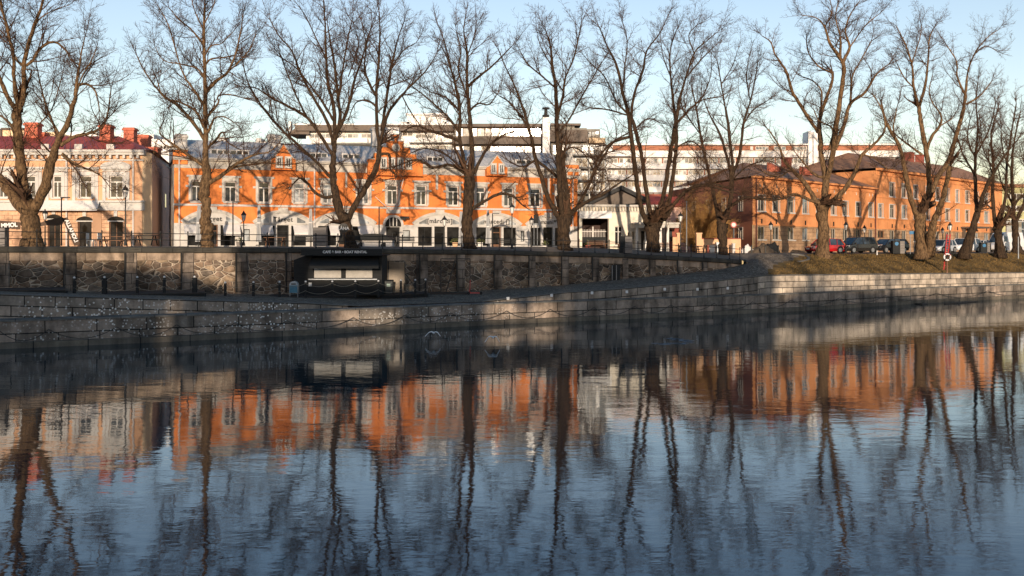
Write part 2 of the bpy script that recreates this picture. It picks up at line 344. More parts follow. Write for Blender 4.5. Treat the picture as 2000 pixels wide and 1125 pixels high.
M['quay'] = ashlar('quay_granite_blocks', (0.38, 0.30, 0.235), (0.19, 0.165, 0.135), 2.6, 0.78, (0.018, 0.017, 0.015), 0.032, lichen=1.0)
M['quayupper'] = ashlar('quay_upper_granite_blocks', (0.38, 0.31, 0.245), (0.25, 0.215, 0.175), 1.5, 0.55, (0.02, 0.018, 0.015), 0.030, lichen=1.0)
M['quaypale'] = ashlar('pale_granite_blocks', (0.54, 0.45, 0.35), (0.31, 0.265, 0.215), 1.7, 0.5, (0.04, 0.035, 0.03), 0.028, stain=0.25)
M['pier'] = ashlar('wall_pier_stone', (0.33, 0.26, 0.20), (0.17, 0.14, 0.115), 1.4, 0.72, (0.02, 0.02, 0.018), 0.02, stain=0.75, dark=0.2)
M['band'] = ashlar('wall_top_course', (0.40, 0.30, 0.215), (0.31, 0.235, 0.175), 5.0, 3.0, (0.05, 0.04, 0.03), 0.02, stain=0.6)
M['cap'] = ashlar('dark_coping_stone', (0.075, 0.068, 0.055), (0.05, 0.047, 0.04), 2.6, 9.0, (0.012, 0.012, 0.01), 0.02, stain=0.3)
M['rubble'] = rubble('rubble_granite_wall')
M['rustic'] = ashlar('rusticated_beige_render', (0.42, 0.27, 0.16), (0.37, 0.235, 0.14), 60, 0.42, (0.16, 0.09, 0.055), 0.02, stain=0.15, bump=0.3)
M['rusticcream'] = ashlar('rusticated_cream_render', (0.60, 0.37, 0.235), (0.54, 0.33, 0.21), 0.9, 0.38, (0.22, 0.13, 0.08), 0.02, stain=0.12, bump=0.3)

def ground_mat(name, cs, scale, bump, bs, rough=0.95, vor=False):
    m, nt, b = newmat(name); L = nt.links; b.inputs["Roughness"].default_value = rough; b.inputs["Specular IOR Level"].default_value = 0.2
    g = nd(nt, "ShaderNodeNewGeometry"); n = nd(nt, "ShaderNodeTexNoise"); n.inputs["Scale"].default_value = scale; n.inputs["Detail"].default_value = 9; n.inputs["Roughness"].default_value = 0.7
    L.new(g.outputs["Position"], n.inputs["Vector"])
    r = nd(nt, "ShaderNodeValToRGB"); e = r.color_ramp.elements; e[0].position = 0.3; e[0].color = (*cs[0], 1); e[1].position = 0.7; e[1].color = (*cs[-1], 1)
    for i, c in enumerate(cs[1:-1]):
        q = e.new(0.3 + 0.4 * (i + 1) / (len(cs) - 1)); q.color = (*c, 1)
    L.new(n.outputs[0], r.inputs[0]); out = r.outputs[0]
    bp = nd(nt, "ShaderNodeBump"); bp.inputs["Strength"].default_value = bump; bp.inputs["Distance"].default_value = 0.06
    if vor:
        v = nd(nt, "ShaderNodeTexVoronoi", feature='DISTANCE_TO_EDGE'); v.inputs["Scale"].default_value = bs; L.new(g.outputs["Position"], v.inputs["Vector"])
        k = nd(nt, "ShaderNodeMapRange"); k.inputs[2].default_value = 0.12; k.inputs[3].default_value = 0.3; k.inputs[4].default_value = 1.1; L.new(v.outputs["Distance"], k.inputs[0])
        v2 = nd(nt, "ShaderNodeTexVoronoi"); v2.inputs["Scale"].default_value = bs; L.new(g.outputs["Position"], v2.inputs["Vector"])
        sc = nd(nt, "ShaderNodeSeparateColor"); L.new(v2.outputs["Color"], sc.inputs[0])
        k2 = nd(nt, "ShaderNodeMapRange"); k2.inputs[3].default_value = 0.6; k2.inputs[4].default_value = 1.5; L.new(sc.outputs[0], k2.inputs[0])
        mm = nd(nt, "ShaderNodeMath", operation='MULTIPLY'); L.new(k.outputs[0], mm.inputs[0]); L.new(k2.outputs[0], mm.inputs[1])
        mu = nd(nt, "ShaderNodeMixRGB", blend_type='MULTIPLY'); mu.inputs[0].default_value = 1; L.new(out, mu.inputs[1]); L.new(mm.outputs[0], mu.inputs[2]); out = mu.outputs[0]
        L.new(k.outputs[0], bp.inputs["Height"])
    else:
        n2 = nd(nt, "ShaderNodeTexNoise"); n2.inputs["Scale"].default_value = bs; n2.inputs["Detail"].default_value = 5; L.new(g.outputs["Position"], n2.inputs["Vector"])
        L.new(n2.outputs[0], bp.inputs["Height"])
    L.new(out, b.inputs["Base Color"]); L.new(bp.outputs[0], b.inputs["Normal"])
    return m
M['cobble'] = ground_mat('cobblestones', [(0.15, 0.12, 0.09), (0.25, 0.205, 0.155)], 0.6, 0.8, 5.5, vor=True)
M['lawn'] = ground_mat('winter_grass', [(0.055, 0.034, 0.016), (0.115, 0.074, 0.027), (0.20, 0.125, 0.045), (0.08, 0.068, 0.024)], 0.55, 0.9, 14)
M['asphalt'] = ground_mat('asphalt', [(0.05, 0.048, 0.046), (0.08, 0.075, 0.07)], 0.5, 0.3, 20)
M['gravel'] = ground_mat('gravel_paving', [(0.16, 0.13, 0.10), (0.24, 0.20, 0.16)], 0.8, 0.5, 18)

# water
def water_mat():
    m, nt, b = newmat('river_water'); L = nt.links
    b.inputs["Base Color"].default_value = (0.010, 0.018, 0.020, 1); b.inputs["Roughness"].default_value = 0.02
    b.inputs["IOR"].default_value = 1.333; b.inputs["Specular IOR Level"].default_value = 0.5
    g = nd(nt, "ShaderNodeNewGeometry")
    def nz(sx, sy, det, dist=0.0):
        mp = nd(nt, "ShaderNodeMapping"); mp.inputs["Scale"].default_value = (sx, sy, 1); mp.inputs["Rotation"].default_value = (0, 0, R(8))
        L.new(g.outputs["Position"], mp.inputs[0])
        n = nd(nt, "ShaderNodeTexNoise"); n.inputs["Scale"].default_value = 1; n.inputs["Detail"].default_value = det; n.inputs["Roughness"].default_value = 0.55
        n.inputs["Distortion"].default_value = dist
        L.new(mp.outputs[0], n.inputs["Vector"]); return n.outputs[0]
    big = nz(0.16, 0.30, 2, 0.4); mid = nz(0.8, 1.5, 3, 0.3); fine = nz(3.2, 6.5, 3, 0.2)
    pat = nz(0.035, 0.06, 3, 0.5)           # gusts: calm and ruffled patches
    pr = nd(nt, "ShaderNodeMapRange"); pr.inputs[1].default_value = 0.40; pr.inputs[2].default_value = 0.62; pr.inputs[3].default_value = 0.35; pr.inputs[4].default_value = 1.0
    L.new(pat, pr.inputs[0])
    def mul(a, k):
        q = nd(nt, "ShaderNodeMath", operation='MULTIPLY'); L.new(a, q.inputs[0])
        if isinstance(k, float): q.inputs[1].default_value = k
        else: L.new(k, q.inputs[1])
        return q.outputs[0]
    def add(a, c):
        q = nd(nt, "ShaderNodeMath", operation='ADD'); L.new(a, q.inputs[0]); L.new(c, q.inputs[1]); return q.outputs[0]
    vf = nz(9.0, 17.0, 2, 0.1)
    h = add(add(add(mul(big, WV[0]), mul(mid, WV[1])), mul(mul(fine, WV[2]), pr.outputs[0])), mul(mul(vf, WV[3]), pr.outputs[0]))
    bp = nd(nt, "ShaderNodeBump"); bp.inputs["Strength"].default_value = 1.0; bp.inputs["Distance"].default_value = 1.0
    L.new(h, bp.inputs["Height"])
    fr = nd(nt, "ShaderNodeFresnel"); fr.inputs["IOR"].default_value = 1.50
    gl = nd(nt, "ShaderNodeBsdfGlossy"); gl.inputs["Color"].default_value = (0.90, 0.95, 1.0, 1); gl.inputs["Roughness"].default_value = 0.02
    df = nd(nt, "ShaderNodeBsdfDiffuse"); df.inputs["Color"].default_value = (0.003, 0.022, 0.029, 1)
    ms = nd(nt, "ShaderNodeMixShader"); L.new(bp.outputs[0], fr.inputs["Normal"]); L.new(bp.outputs[0], gl.inputs["Normal"])
    L.new(fr.outputs[0], ms.inputs[0]); L.new(df.outputs[0], ms.inputs[1]); L.new(gl.outputs[0], ms.inputs[2])
    L.new(ms.outputs[0], nt.nodes["Material Output"].inputs[0]); nt.nodes.remove(b)
    return m
WV = (0.012, 0.0050, 0.0017, 0.00035)
M['water'] = water_mat()
# ------------------------------------------------------------------ the banks: tables are (photo column, value)
T_WL = [(-500, 703), (0, 681), (300, 668), (600, 654), (880, 638), (1100, 628), (1400, 615), (1580, 606), (1790, 593), (2000, 582), (2500, 560)]
def YQ(px): return CZ * FPX / (interp(T_WL, px) - HOR)
T_RL = [(-500, 3.3), (0, 2.79), (300, 2.35), (600, 1.85), (700, 1.52), (935, 1.52), (1100, 2.01), (1200, 2.17), (1300, 2.43), (1400, 2.67), (1500, 3.02), (1700, 2.9), (2000, 2.66), (2500, 2.5)]
T_WY = [(-500, 54.5), (0, 63.6), (760, 77.8), (1300, 88.0), (1400, 89.0), (1452, 89.6)]
T_WZ = [(-500, 3.2), (0, 2.68), (300, 2.2), (500, 1.95), (760, 1.68), (960, 1.9), (1100, 2.19), (1200, 2.6), (1300, 2.95), (1400, 3.4), (1452, 3.85)]
T_CZ = [(-500, 5.48), (0, 5.43), (600, 5.34), (960, 5.17), (1100, 5.0), (1200, 4.9), (1300, 4.67), (1400, 4.43), (1452, 4.25)]
ZL = 1.5; SETB = 1.3
def ZR(px): return interp(T_RL, px)
def WY(px): return interp(T_WY, px)
def G(px, Y, z): return Vector((XW(px, Y), Y, z))
def smooth(t): t = max(0, min(1, t)); return t * t * (3 - 2 * t)
def ZST(X): return 5.45 - 0.62 * smooth((X - 2) / 20)
def struct(o): o['kind'] = 'structure'; return o
cols = list(range(-500, 2501, 20))
# arclength along quay
AL = {}; acc = 0; last = None
for c in range(-500, 2501, 10):
    p = G(c, YQ(c), 0)
    if last is not None: acc += (p - last).length
    AL[c] = acc; last = p
def AA(px):
    k = int(math.floor(px / 10) * 10); k = max(-500, min(2490, k)); return lerp(AL[k], AL[k + 10], (px - k) / 10)

# river
mb = MB(); mb.face([(-400, -6, 0), (500, -6, 0), (500, 160, 0), (-400, 160, 0)])
struct(mb.build('river_water', M['water']))
# lower quay wall with its plinth and walkway ledge
root = thing('quay_wall', 'low granite quay wall with a ledge running along the whole waterline', 'quay wall', G(1000, YQ(1000), 0))
mb = MB(); mt = MB(); mp_ = MB()
for a, b in zip(cols[:-1], cols[1:]):
    ya, yb = YQ(a), YQ(b); ua, ub = AA(a), AA(b)
    mb.face([G(a, ya, -0.8), G(b, yb, -0.8), G(b, yb, ZL - 0.02), G(a, ya, ZL - 0.02)], [(ua, -0.8), (ub, -0.8), (ub, ZL), (ua, ZL)])
    p = [G(a, ya - 0.05, ZL - 0.10), G(b, yb - 0.05, ZL - 0.10), G(b, yb - 0.05, ZL), G(a, ya - 0.05, ZL)]
    mt.face(p, [(ua, 0.1), (ub, 0.1), (ub, 0.2), (ua, 0.2)])
    mt.face([G(a, ya - 0.05, ZL), G(b, yb - 0.05, ZL), G(b, yb + SETB, ZL), G(a, ya + SETB, ZL)], [(ua, 3), (ub, 3), (ub, 4.3), (ua, 4.3)])
    mp_.face([G(a, ya - 0.3, -0.8), G(b, yb - 0.3, -0.8), G(b, yb - 0.3, 0.30), G(a, ya - 0.3, 0.30)], [(ua, 0), (ub, 0), (ub, .7), (ua, .7)])
    mp_.face([G(a, ya - 0.3, 0.30), G(b, yb - 0.3, 0.30), G(b, yb + .02, 0.33), G(a, ya + .02, 0.33)], [(ua, .1), (ub, .1), (ub, .4), (ua, .4)])
mb.build('block_face', M['quay'], root)
M['ledge'] = ashlar('ledge_flagstones', (0.19, 0.18, 0.16), (0.14, 0.135, 0.12), 2.2, 4.0, (0.03, 0.03, 0.03), 0.02, stain=0.3)
mt.build('ledge', M['ledge'], root)
M['plinth'] = ashlar('wet_plinth_stone', (0.17, 0.145, 0.11), (0.11, 0.098, 0.08), 3.4, 2.0, (0.02, 0.02, 0.02), 0.03, stain=0.3)
mp_.build('plinth', M['plinth'], root)
def upper_wall(c0, c1, mt_, label, face_mat):
    root = thing('ramp_wall', label, 'ramp wall', G((max(0, c0) + min(2000, c1)) / 2, YQ((c0 + c1) / 2) + SETB, ZL))
    mb = MB(); mc = MB()
    cc = list(range(c0, c1 + 1, 20))
    for a, b in zip(cc[:-1], cc[1:]):
        ya, yb = YQ(a) + SETB, YQ(b) + SETB; ua, ub = AA(a), AA(b); za, zb = ZR(a), ZR(b)
        mb.face([G(a, ya, ZL - 0.05), G(b, yb, ZL - 0.05), G(b, yb, zb), G(a, ya, za)], [(ua, -za + ZL), (ub, -zb + ZL), (ub, 0), (ua, 0)])
        mc.hexa([G(a, ya - .03, za), G(b, yb - .03, zb), G(b, yb + .55, zb), G(a, ya + .55, za), G(a, ya - .03, za + .05), G(b, yb - .03, zb + .05), G(b, yb + .55, zb + .05), G(a, ya + .55, za + .05)])
    mb.build('block_face', face_mat, root); mc.build('coping', M['ledgeplain'], root)
M['ledgeplain'] = mat('grey_coping_stone', (0.17, 0.16, 0.145), (0.11, 0.105, 0.095), 1.5, 0.85, 0.3, 10)
upper_wall(-500, 680, 0, 'lichen spotted granite ramp wall sinking from the left edge into the quay below the kiosk', M['quayupper'])
upper_wall(940, 1480, 0, 'rising grey granite ramp wall with small white reflectors, below the cobbled slope', M['quayupper'])
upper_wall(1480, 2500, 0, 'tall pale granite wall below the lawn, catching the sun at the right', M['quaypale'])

# cobbled quay, lawn: one grid, split by surface
rows = 12
def lowpt(px, t):
    yr = YQ(px) + SETB + 0.5; zr = ZR(px)
    if px <= 1452: yw, zw = WY(px) + 0.3, interp(T_WZ, px)
    else:
        yw, zw = YQ(px) + SETB + 11, 4.72
        k = smooth((px - 1452) / 60.0); yw = lerp(WY(1452) + 0.3, yw, k) if k < 1 else yw; zw = lerp(3.85, 4.72, smooth((px - 1452) / 30.0))
    Y = lerp(yr, yw, t); z = lerp(zr, zw, t if px <= 1452 else t ** 0.85)
    if 1 > t > 0: z += 0.05 * math.sin(px * 0.031 + t * 9) * (1 if px > 1500 else 0.3)
    return G(px, Y, z)
mc = MB(); ml = MB(); step = 10
for a in range(-500, 2500, step):
    for r in range(rows):
        t0, t1 = r / rows, (r + 1) / rows; b = a + step
        q = [lowpt(a, t0), lowpt(b, t0), lowpt(b, t1), lowpt(a, t1)]
        lim = 1490 + 85 * ((t0 + t1) / 2) ** 1.5
        (mc if a < lim else ml).face(q)
struct(mc.build('cobblestone_quay', M['cobble'], smooth=True)); lawn = struct(ml.build('lawn', M['lawn'], smooth=True))
# street level: from the top of the retaining wall or the crest of the lawn back past the houses
mst = MB(); offs = [0, 0.8, 3, 6, 12, 30, 80, 220, 900]
def stpt(px, k):
    if px <= 1452: yf, zf = WY(px) + 0.35, interp(T_CZ, px) - 0.06
    else: p = lowpt(px, 1.0); yf, zf = p.y, p.z
    Y = yf + offs[k]; t = smooth(offs[k] / 6.0)
    return G(px, Y, lerp(zf, ZST(XW(px, Y)), t))
for a in range(-500, 2500, step):
    for k in range(len(offs) - 1):
        mst.face([stpt(a, k), stpt(a + step, k), stpt(a + step, k + 1), stpt(a, k + 1)])
struct(mst.build('street', M['gravel'], smooth=True))
# grass tufts on the lawn
mg = MB(); rnd = random.Random(3)
for _ in range(9000):
    px = rnd.uniform(1500, 2080); t = rnd.random(); p = lowpt(px, t)
    if px < 1500 + 85 * t: continue
    h = rnd.uniform(0.05, 0.13); w = rnd.uniform(.03, .09); a = rnd.uniform(0, 3.14)
    d = Vector((math.cos(a) * w, math.sin(a) * w, 0)); tip = p + Vector((rnd.uniform(-.06, .06), rnd.uniform(-.06, .06), h))
    mg.face([p - d, p + d, tip])
o = mg.build('grass', M['lawn']); o['kind'] = 'stuff'; o['label'] = 'short brown winter grass on the sloping lawn'; o['category'] = 'grass'

# retaining wall of rubble panels between piers under a dark coping
root = thing('retaining_wall', 'long rubble stone retaining wall with piers and dark coping behind the quay', 'stone wall', G(720, WY(720), 2))
wpath = [(c, WY(c)) for c in range(-500, 1441, 20)] + [(1448, 89.9), (1453, 90.8), (1455, 92.0), (1452, 94)]
mr = MB(); mbd = MB(); mcap = MB(); acc = 0; last = None; wl_ = []
for c, y in wpath:
    p = G(c, y, 0)
    if last is not None: acc += (p - last).length
    wl_.append((c, y, acc, p)); last = p
def WA(px):
    for i in range(len(wl_) - 1):
        if wl_[i][0] <= px <= wl_[i + 1][0]: return lerp(wl_[i][2], wl_[i + 1][2], (px - wl_[i][0]) / (wl_[i + 1][0] - wl_[i][0]))
    return wl_[-1][2]
for i in range(len(wl_) - 1):
    (a, ya, ua, pa), (b, yb, ub, pb) = wl_[i], wl_[i + 1]
    ca, cb = interp(T_CZ, min(a, 1452)), interp(T_CZ, min(b, 1452)); za, zb = interp(T_WZ, min(a, 1452)) - .3, interp(T_WZ, min(b, 1452)) - .3
    ta, tb = ca - 0.40, cb - 0.40; ba, bb = ta - 0.52, tb - 0.52
    A = lambda z: Vector((pa.x, pa.y, z)); B = lambda z: Vector((pb.x, pb.y, z))
    mr.face([A(za), B(zb), B(bb), A(ba)], [(ua, za), (ub, zb), (ub, bb), (ua, ba)])
    off = Vector((0, -0.05, 0))
    mbd.face([A(ba) + off, B(bb) + off, B(tb) + off, A(ta) + off], [(ua, 0.6), (ub, 0.6), (ub, 1.2), (ua, 1.2)])
    mbd.face([A(ba), B(bb), B(bb) + off, A(ba) + off], [(ua, .6), (ub, .6), (ub, .7), (ua, .7)])
    f = Vector((0, -0.22, 0)) if i < len(wl_) - 4 else Vector((0.15, -0.15, 0)); k = Vector((0, 0.6, 0)) if i < len(wl_) - 4 else Vector((-0.6, 0.1, 0))
    n_ = 5   # rounded front edge of the coping
    prof = [(f * 0.7, -0.40), (f, -0.33), (f, -0.14), (f * 0.8, -0.04), (f * 0.4, 0.0), (k, 0.0)]
    for (o1, z1), (o2, z2) in zip(prof[:-1], prof[1:]):
        mcap.face([A(ca + z1) + o1, B(cb + z1) + o1, B(cb + z2) + o2, A(ca + z2) + o2], [(ua, 1), (ub, 1), (ub, 2), (ua, 2)])
    mcap.face([A(ca - .4) , B(cb - .4), B(cb - .4) + f * .7, A(ca - .4) + f * .7], [(ua, 1), (ub, 1), (ub, 2), (ua, 2)])
mr.build('rubble_face', M['rubble'], root); mbd.build('top_course', M['band'], root); mcap.build('coping', M['cap'], root, smooth=False)
for x0, x1 in [(-95, -62), (0, 19), (126, 150), (245, 268), (355, 379), (463, 485), (557, 570), (813, 836), (893, 908), (966, 981), (1034, 1046), (1098, 1111), (1158, 1170), (1216, 1227), (1270, 1280), (1324, 1333), (1373, 1381), (1421, 1427)]:
    m1 = MB(); c0, c1 = interp(T_CZ, x0) - .402, interp(T_CZ, x1) - .402; z0 = interp(T_WZ, x0) - .3
    p0, p1 = G(x0, WY(x0), 0), G(x1, WY(x1), 0); o_ = Vector((0, -0.16, 0)); u0, u1 = WA(x0) + .5, WA(x1) + .5
    q = lambda p, z, o=Vector((0, 0, 0)): Vector((p.x, p.y, z)) + o
    m1.face([q(p0, z0, o_), q(p1, z0, o_), q(p1, c1, o_), q(p0, c0, o_)], [(u0, z0), (u1, z0), (u1, c1), (u0, c0)])
    m1.face([q(p0, z0), q(p0, z0, o_), q(p0, c0, o_), q(p0, c0)], [(u0, z0), (u0 + .16, z0), (u0 + .16, c0), (u0, c0)])
    m1.face([q(p1, z0, o_), q(p1, z0), q(p1, c1), q(p1, c1, o_)], [(u1, z0), (u1 + .16, z0), (u1 + .16, c1), (u1, c1)])
    m1.build('pier', M['pier'], root)
for x in [124.5, 244, 354, 461, 559, 820, 892, 965, 1033, 1097, 1157, 1269, 1323, 1372, 1420]:
    m1 = MB(); y = WY(x) - 0.24; m1.tube([G(x, y, interp(T_CZ, x) - .40), G(x, y, interp(T_WZ, x) + 0.15)], 0.055, 6)
    m1.build('drainpipe', M['blackmetal'], root)
# iron railing on the coping
root = thing('iron_railing', 'black iron railing with two rails standing on the dark coping', 'railing', G(720, WY(720) + .3, 5.3))
posts = [-60, -25, 12, 72, 134, 199, 257, 313, 367, 420, 472, 522, 570, 617, 660, 703, 747, 786, 826, 864, 902, 940, 975, 1006, 1037, 1068, 1100, 1131, 1162, 1190, 1219, 1246, 1272, 1299, 1325, 1350, 1375, 1400, 1425, 1445]
def RP(px, h):
    y = WY(min(px, 1452)) + 0.25; return G(px, y, interp(T_CZ, min(px, 1452)) + h)
for x in posts:
    m1 = MB(); b = RP(x, 0); m1.lathe([(.075, 0), (.075, .06), (.04, .10), (.034, 1.0), (.055, 1.02), (.055, 1.08), (.02, 1.14), (0.001, 1.16)], b, 8); m1.build('post', M['blackmetal'], root, smooth=True)
m1 = MB()
for h in (0.95, 0.5):
    m1.tube([RP(x, h) for x in posts], 0.03, 6)
m1.build('rails', M['blackmetal'], root)
# mooring chains sagging along the quay
mch = MB()
xs = [0, 95, 228, 345, 460, 560, 690, 790, 880, 990, 1075, 1160, 1240, 1310, 1395, 1470, 1545, 1640, 1730, 1830, 1930, 2010]
for a, b in zip(xs[:-1], xs[1:]):
    pts = []
    for k in range(13):
        t = k / 12; x = lerp(a, b, t); pts.append(G(x, YQ(x) - 0.32, 0.95 - 0.55 * 4 * t * (1 - t)))
    mch.tube(pts, 0.02, 5)
tag(mch.build('mooring_chain', M['blackmetal'], None, origin=G(700, YQ(700), 0.5)), 'rusty black chain sagging in loops along the quay wall just above the water', 'chain')
for k, (x, y) in enumerate([(992, 583), (1077, 577), (1156, 572), (1224, 570), (1298, 565), (1362, 565), (1421, 563)]):
    yy = YQ(x) + SETB - .03; m1 = MB(); p = P(x, y, yy); m1.box(p.x - .09, p.x + .09, yy - .06, yy + .03, p.z - .09, p.z + .09); m1.box(p.x - .11, p.x + .11, yy - .01, yy + .04, p.z - .11, p.z + .11)
    o = m1.build('wall_reflector', M['lettering'], origin=p)
    tag(o, ['small square white reflector, leftmost of the row on the ramp wall', 'small white reflector on the ramp wall, second from the left', 'white square marker on the ramp wall, third from the left', 'white square marker in the middle of the row on the ramp wall', 'white reflector on the ramp wall, third from the right end', 'white reflector on the ramp wall, second from the right end', 'small white reflector at the right end of the ramp wall row'][k], 'reflector', 'white reflectors on the ramp wall')
# ------------------------------------------------------------------ facades
class Fac:
    """vertical facade plane through two photo columns at given distances; u metres along it, z height, d out towards the viewer"""
    def __init__(s, pa, Ya, pb, Yb):
        s.A = Vector((XW(pa, Ya), Ya, 0)); s.B = Vector((XW(pb, Yb), Yb, 0)); s.t = (s.B - s.A); s.L = s.t.length; s.t.normalize()
        s.n = Vector((s.t.y, -s.t.x, 0))
    def u(s, px):
        k = (px - 1000) / FPX   # X = k*Y
        return (k * s.A.y - s.A.x) / (s.t.x - k * s.t.y)
    def Y(s, px): return s.A.y + s.t.y * s.u(px)
    def z(s, px, py): return ZW(py, s.Y(px))
    def pt(s, u, z, d=0.0): return Vector((s.A.x, s.A.y, z)) + s.t * u + s.n * d
    def box(s, mb, u0, u1, z0, z1, d0, d1):
        mb.hexa([s.pt(u0, z0, d1), s.pt(u1, z0, d1), s.pt(u1, z0, d0), s.pt(u0, z0, d0), s.pt(u0, z1, d1), s.pt(u1, z1, d1), s.pt(u1, z1, d0), s.pt(u0, z1, d0)])
    def wall(s, mb, u0, u1, z0, z1, holes, depth=0.25, d=0.0):
        H = [h for h in holes if h[1] > u0 and h[0] < u1 and h[3] > z0 and h[2] < z1]
        us = sorted(set([u0, u1] + [min(max(v, u0), u1) for h in H for v in h[:2]])); zs = sorted(set([z0, z1] + [min(max(v, z0), z1) for h in H for v in h[2:4]]))
        for a, b in zip(us[:-1], us[1:]):
            for c, e in zip(zs[:-1], zs[1:]):
                mu, mz = (a + b) / 2, (c + e) / 2
                if any(h[0] < mu < h[1] and h[2] < mz < h[3] for h in H): continue
                mb.face([s.pt(a, c, d), s.pt(b, c, d), s.pt(b, e, d), s.pt(a, e, d)], [(a, c), (b, c), (b, e), (a, e)])
        for h in H:
            a, b, c, e = h[:4]; c = max(c, z0); e = min(e, z1)
            for q in ((a, c, a, e), (b, e, b, c), (a, e, b, e), (b, c, a, c)):
                mb.face([s.pt(q[0], q[1], d), s.pt(q[0], q[1], d - depth), s.pt(q[2], q[3], d - depth), s.pt(q[2], q[3], d)], [(q[0], q[1]), (q[0] + .2, q[1]), (q[2] + .2, q[3]), (q[2], q[3])])

def window(fac, parent, u0, u1, z0, z1, depth=0.22, glass='glass', bars='T', trim=None, fm='frame', fw=0.09, sill=True, d=0.0, trimmat='stone'):
    m = MB(); w = fw; B = lambda a, b, c, e, dd=0.0: fac.box(m, a, b, c, e, d - depth + 0.015, d - depth + 0.085 + dd)
    B(u0, u0 + w, z0, z1); B(u1 - w, u1, z0, z1); B(u0 + w, u1 - w, z0, z0 + w); B(u0 + w, u1 - w, z1 - w, z1)
    um = (u0 + u1) / 2; zt = z0 + (z1 - z0) * 0.70
    if 'T' in bars:
        B(um - w * .55, um + w * .55, z0 + w, zt, -0.005); B(u0 + w, u1 - w, zt, zt + w, 0.004)
    if 'X' in bars:
        B(um - w * .5, um + w * .5, z0 + w, z1 - w, -0.005); B(u0 + w, um - w * .5, zt, zt + w * .8, -.01); B(um + w * .5, u1 - w, zt, zt + w * .8, -.01)
    if 'V' in bars: B(um - w * .5, um + w * .5, z0 + w, z1 - w, -0.005)
    o = m.build('window', M[fm], parent)
    g = MB(); g.face([fac.pt(u0, z0, d - depth + .02), fac.pt(u1, z0, d - depth + .02), fac.pt(u1, z1, d - depth + .02), fac.pt(u0, z1, d - depth + .02)]); g.build('pane', M[glass], o)
    if trim or sill:
        t = MB()
        if sill: fac.box(t, u0 - .12, u1 + .12, z0 - .14, z0 - .003, d - .02, d + .16)
        if trim:
            tw = trim
            fac.box(t, u0 - tw, u0 - .002, z0, z1, d - .02, d + .07); fac.box(t, u1 + .002, u1 + tw, z0, z1, d - .02, d + .07)
            fac.box(t, u0 - tw, u1 + tw, z1 + .002, z1 + tw * 1.25, d - .02, d + .075)
        t.build('window_surround', M[trimmat], o)
    return o

# ------------------------------------------------------------------ orange building
F1 = Fac(340, 91.0, 1128, 105.5)
b1 = thing('orange_building', 'long two storey orange plaster building with stepped gable, white arched shopfronts and grey metal roof', 'building', F1.pt(F1.L / 2, 5.3))
ZE, ZS, ZG = 13.42, 9.30, 7.62
W1 = [(371, 397), (436, 464), (502, 529), (572, 598), (628, 652), (697, 723), (754, 779), (811, 835), (873, 898), (928, 950), (982, 1005), (1034, 1058), (1085, 1107)]
hol = []
for a, b in W1: ua, ub = F1.u(a), F1.u(b); hol.append((ua + .12, ub - .12, 9.62, 11.55))
ARCH = [(357, 469), (497, 607), (612, 732), (808, 908), (922, 1016), (1028, 1112)]
door_u = (F1.u(754), F1.u(781))
g_h = []           # ground floor openings
for a, b in ARCH:
    ua, ub = F1.u(a), F1.u(b); L = ub - ua; c = (ua + ub) / 2
    g_h += [(ua + .45, c - .78, 5.55, 7.45), (c - .55, c + .55, 5.35, 7.5), (c + .78, ub - .45, 5.55, 7.45)]
g_h.append((door_u[0], door_u[1], 5.35, 7.4))
for a, b in ((474, 490), (785, 803), (1015, 1026)):
    g_h.append((F1.u(a) + .1, F1.u(b) - .1, 6.0, 7.1))
u_end = F1.L
mb = MB(); F1.wall(mb, 0, u_end, ZG, ZE, hol); 
o_wall = mb.build('wall', M['orange'], b1)
mb = MB(); F1.wall(mb, 0, u_end, 5.0, ZG, g_h, 0.35, 0.02); mb.build('ground_floor_wall', M['white'], b1)
for (a, b, c, e), (x0, x1) in zip(hol, W1):
    o = window(F1, b1, a, b, c, e, glass='glasscurtain' if x0 in (572, 697, 628) else 'glass', trim=.24, bars='T')
    t = MB(); um = (a + b) / 2       # shaped head: a stepped hood with ears
    F1.box(t, a - .42, b + .42, e + .32, e + .50, -.02, .16); F1.box(t, a - .50, a - .26, e - .62, e - .42, -.02, .12); F1.box(t, b + .26, b + .50, e - .62, e - .42, -.02, .12)
    F1.box(t, um - .16, um + .16, e + .02, e + .318, .08, .15)
    t.build('window_hood', M['stone'], o)
# string course, frieze, cornice
mb = MB(); F1.box(mb, -.1, u_end + .1, ZS - .09, ZS + .10, -.02, .14); mb.build('string_course', M['white'], b1)
mb = MB(); F1.box(mb, -.02, u_end, 12.68, 13.38, -.02, .05); mb.build('frieze', M['stone'], b1)
mb = MB(); F1.box(mb, -.1, u_end + .1, 13.384, 13.50, -.02, .38); F1.box(mb, -.1, u_end + .1, 13.502, 13.64, -.02, .55); mb.build('cornice', M['stone'], b1)
# back and side walls
mb = MB(); D = 12.0
for q in ((F1.pt(u_end, 5, 0), F1.pt(u_end, 5, -D)), (F1.pt(0, 5, -D), F1.pt(0, 5, 0)), (F1.pt(u_end, 5, -D), F1.pt(0, 5, -D))):
    a, b = q; mb.face([a, b, b + Vector((0, 0, 8.4)), a + Vector((0, 0, 8.4))])
mb.build('side_wall', M['stone'], b1)  # unseen walls, coloured pale stone to bounce neutral light into the gap
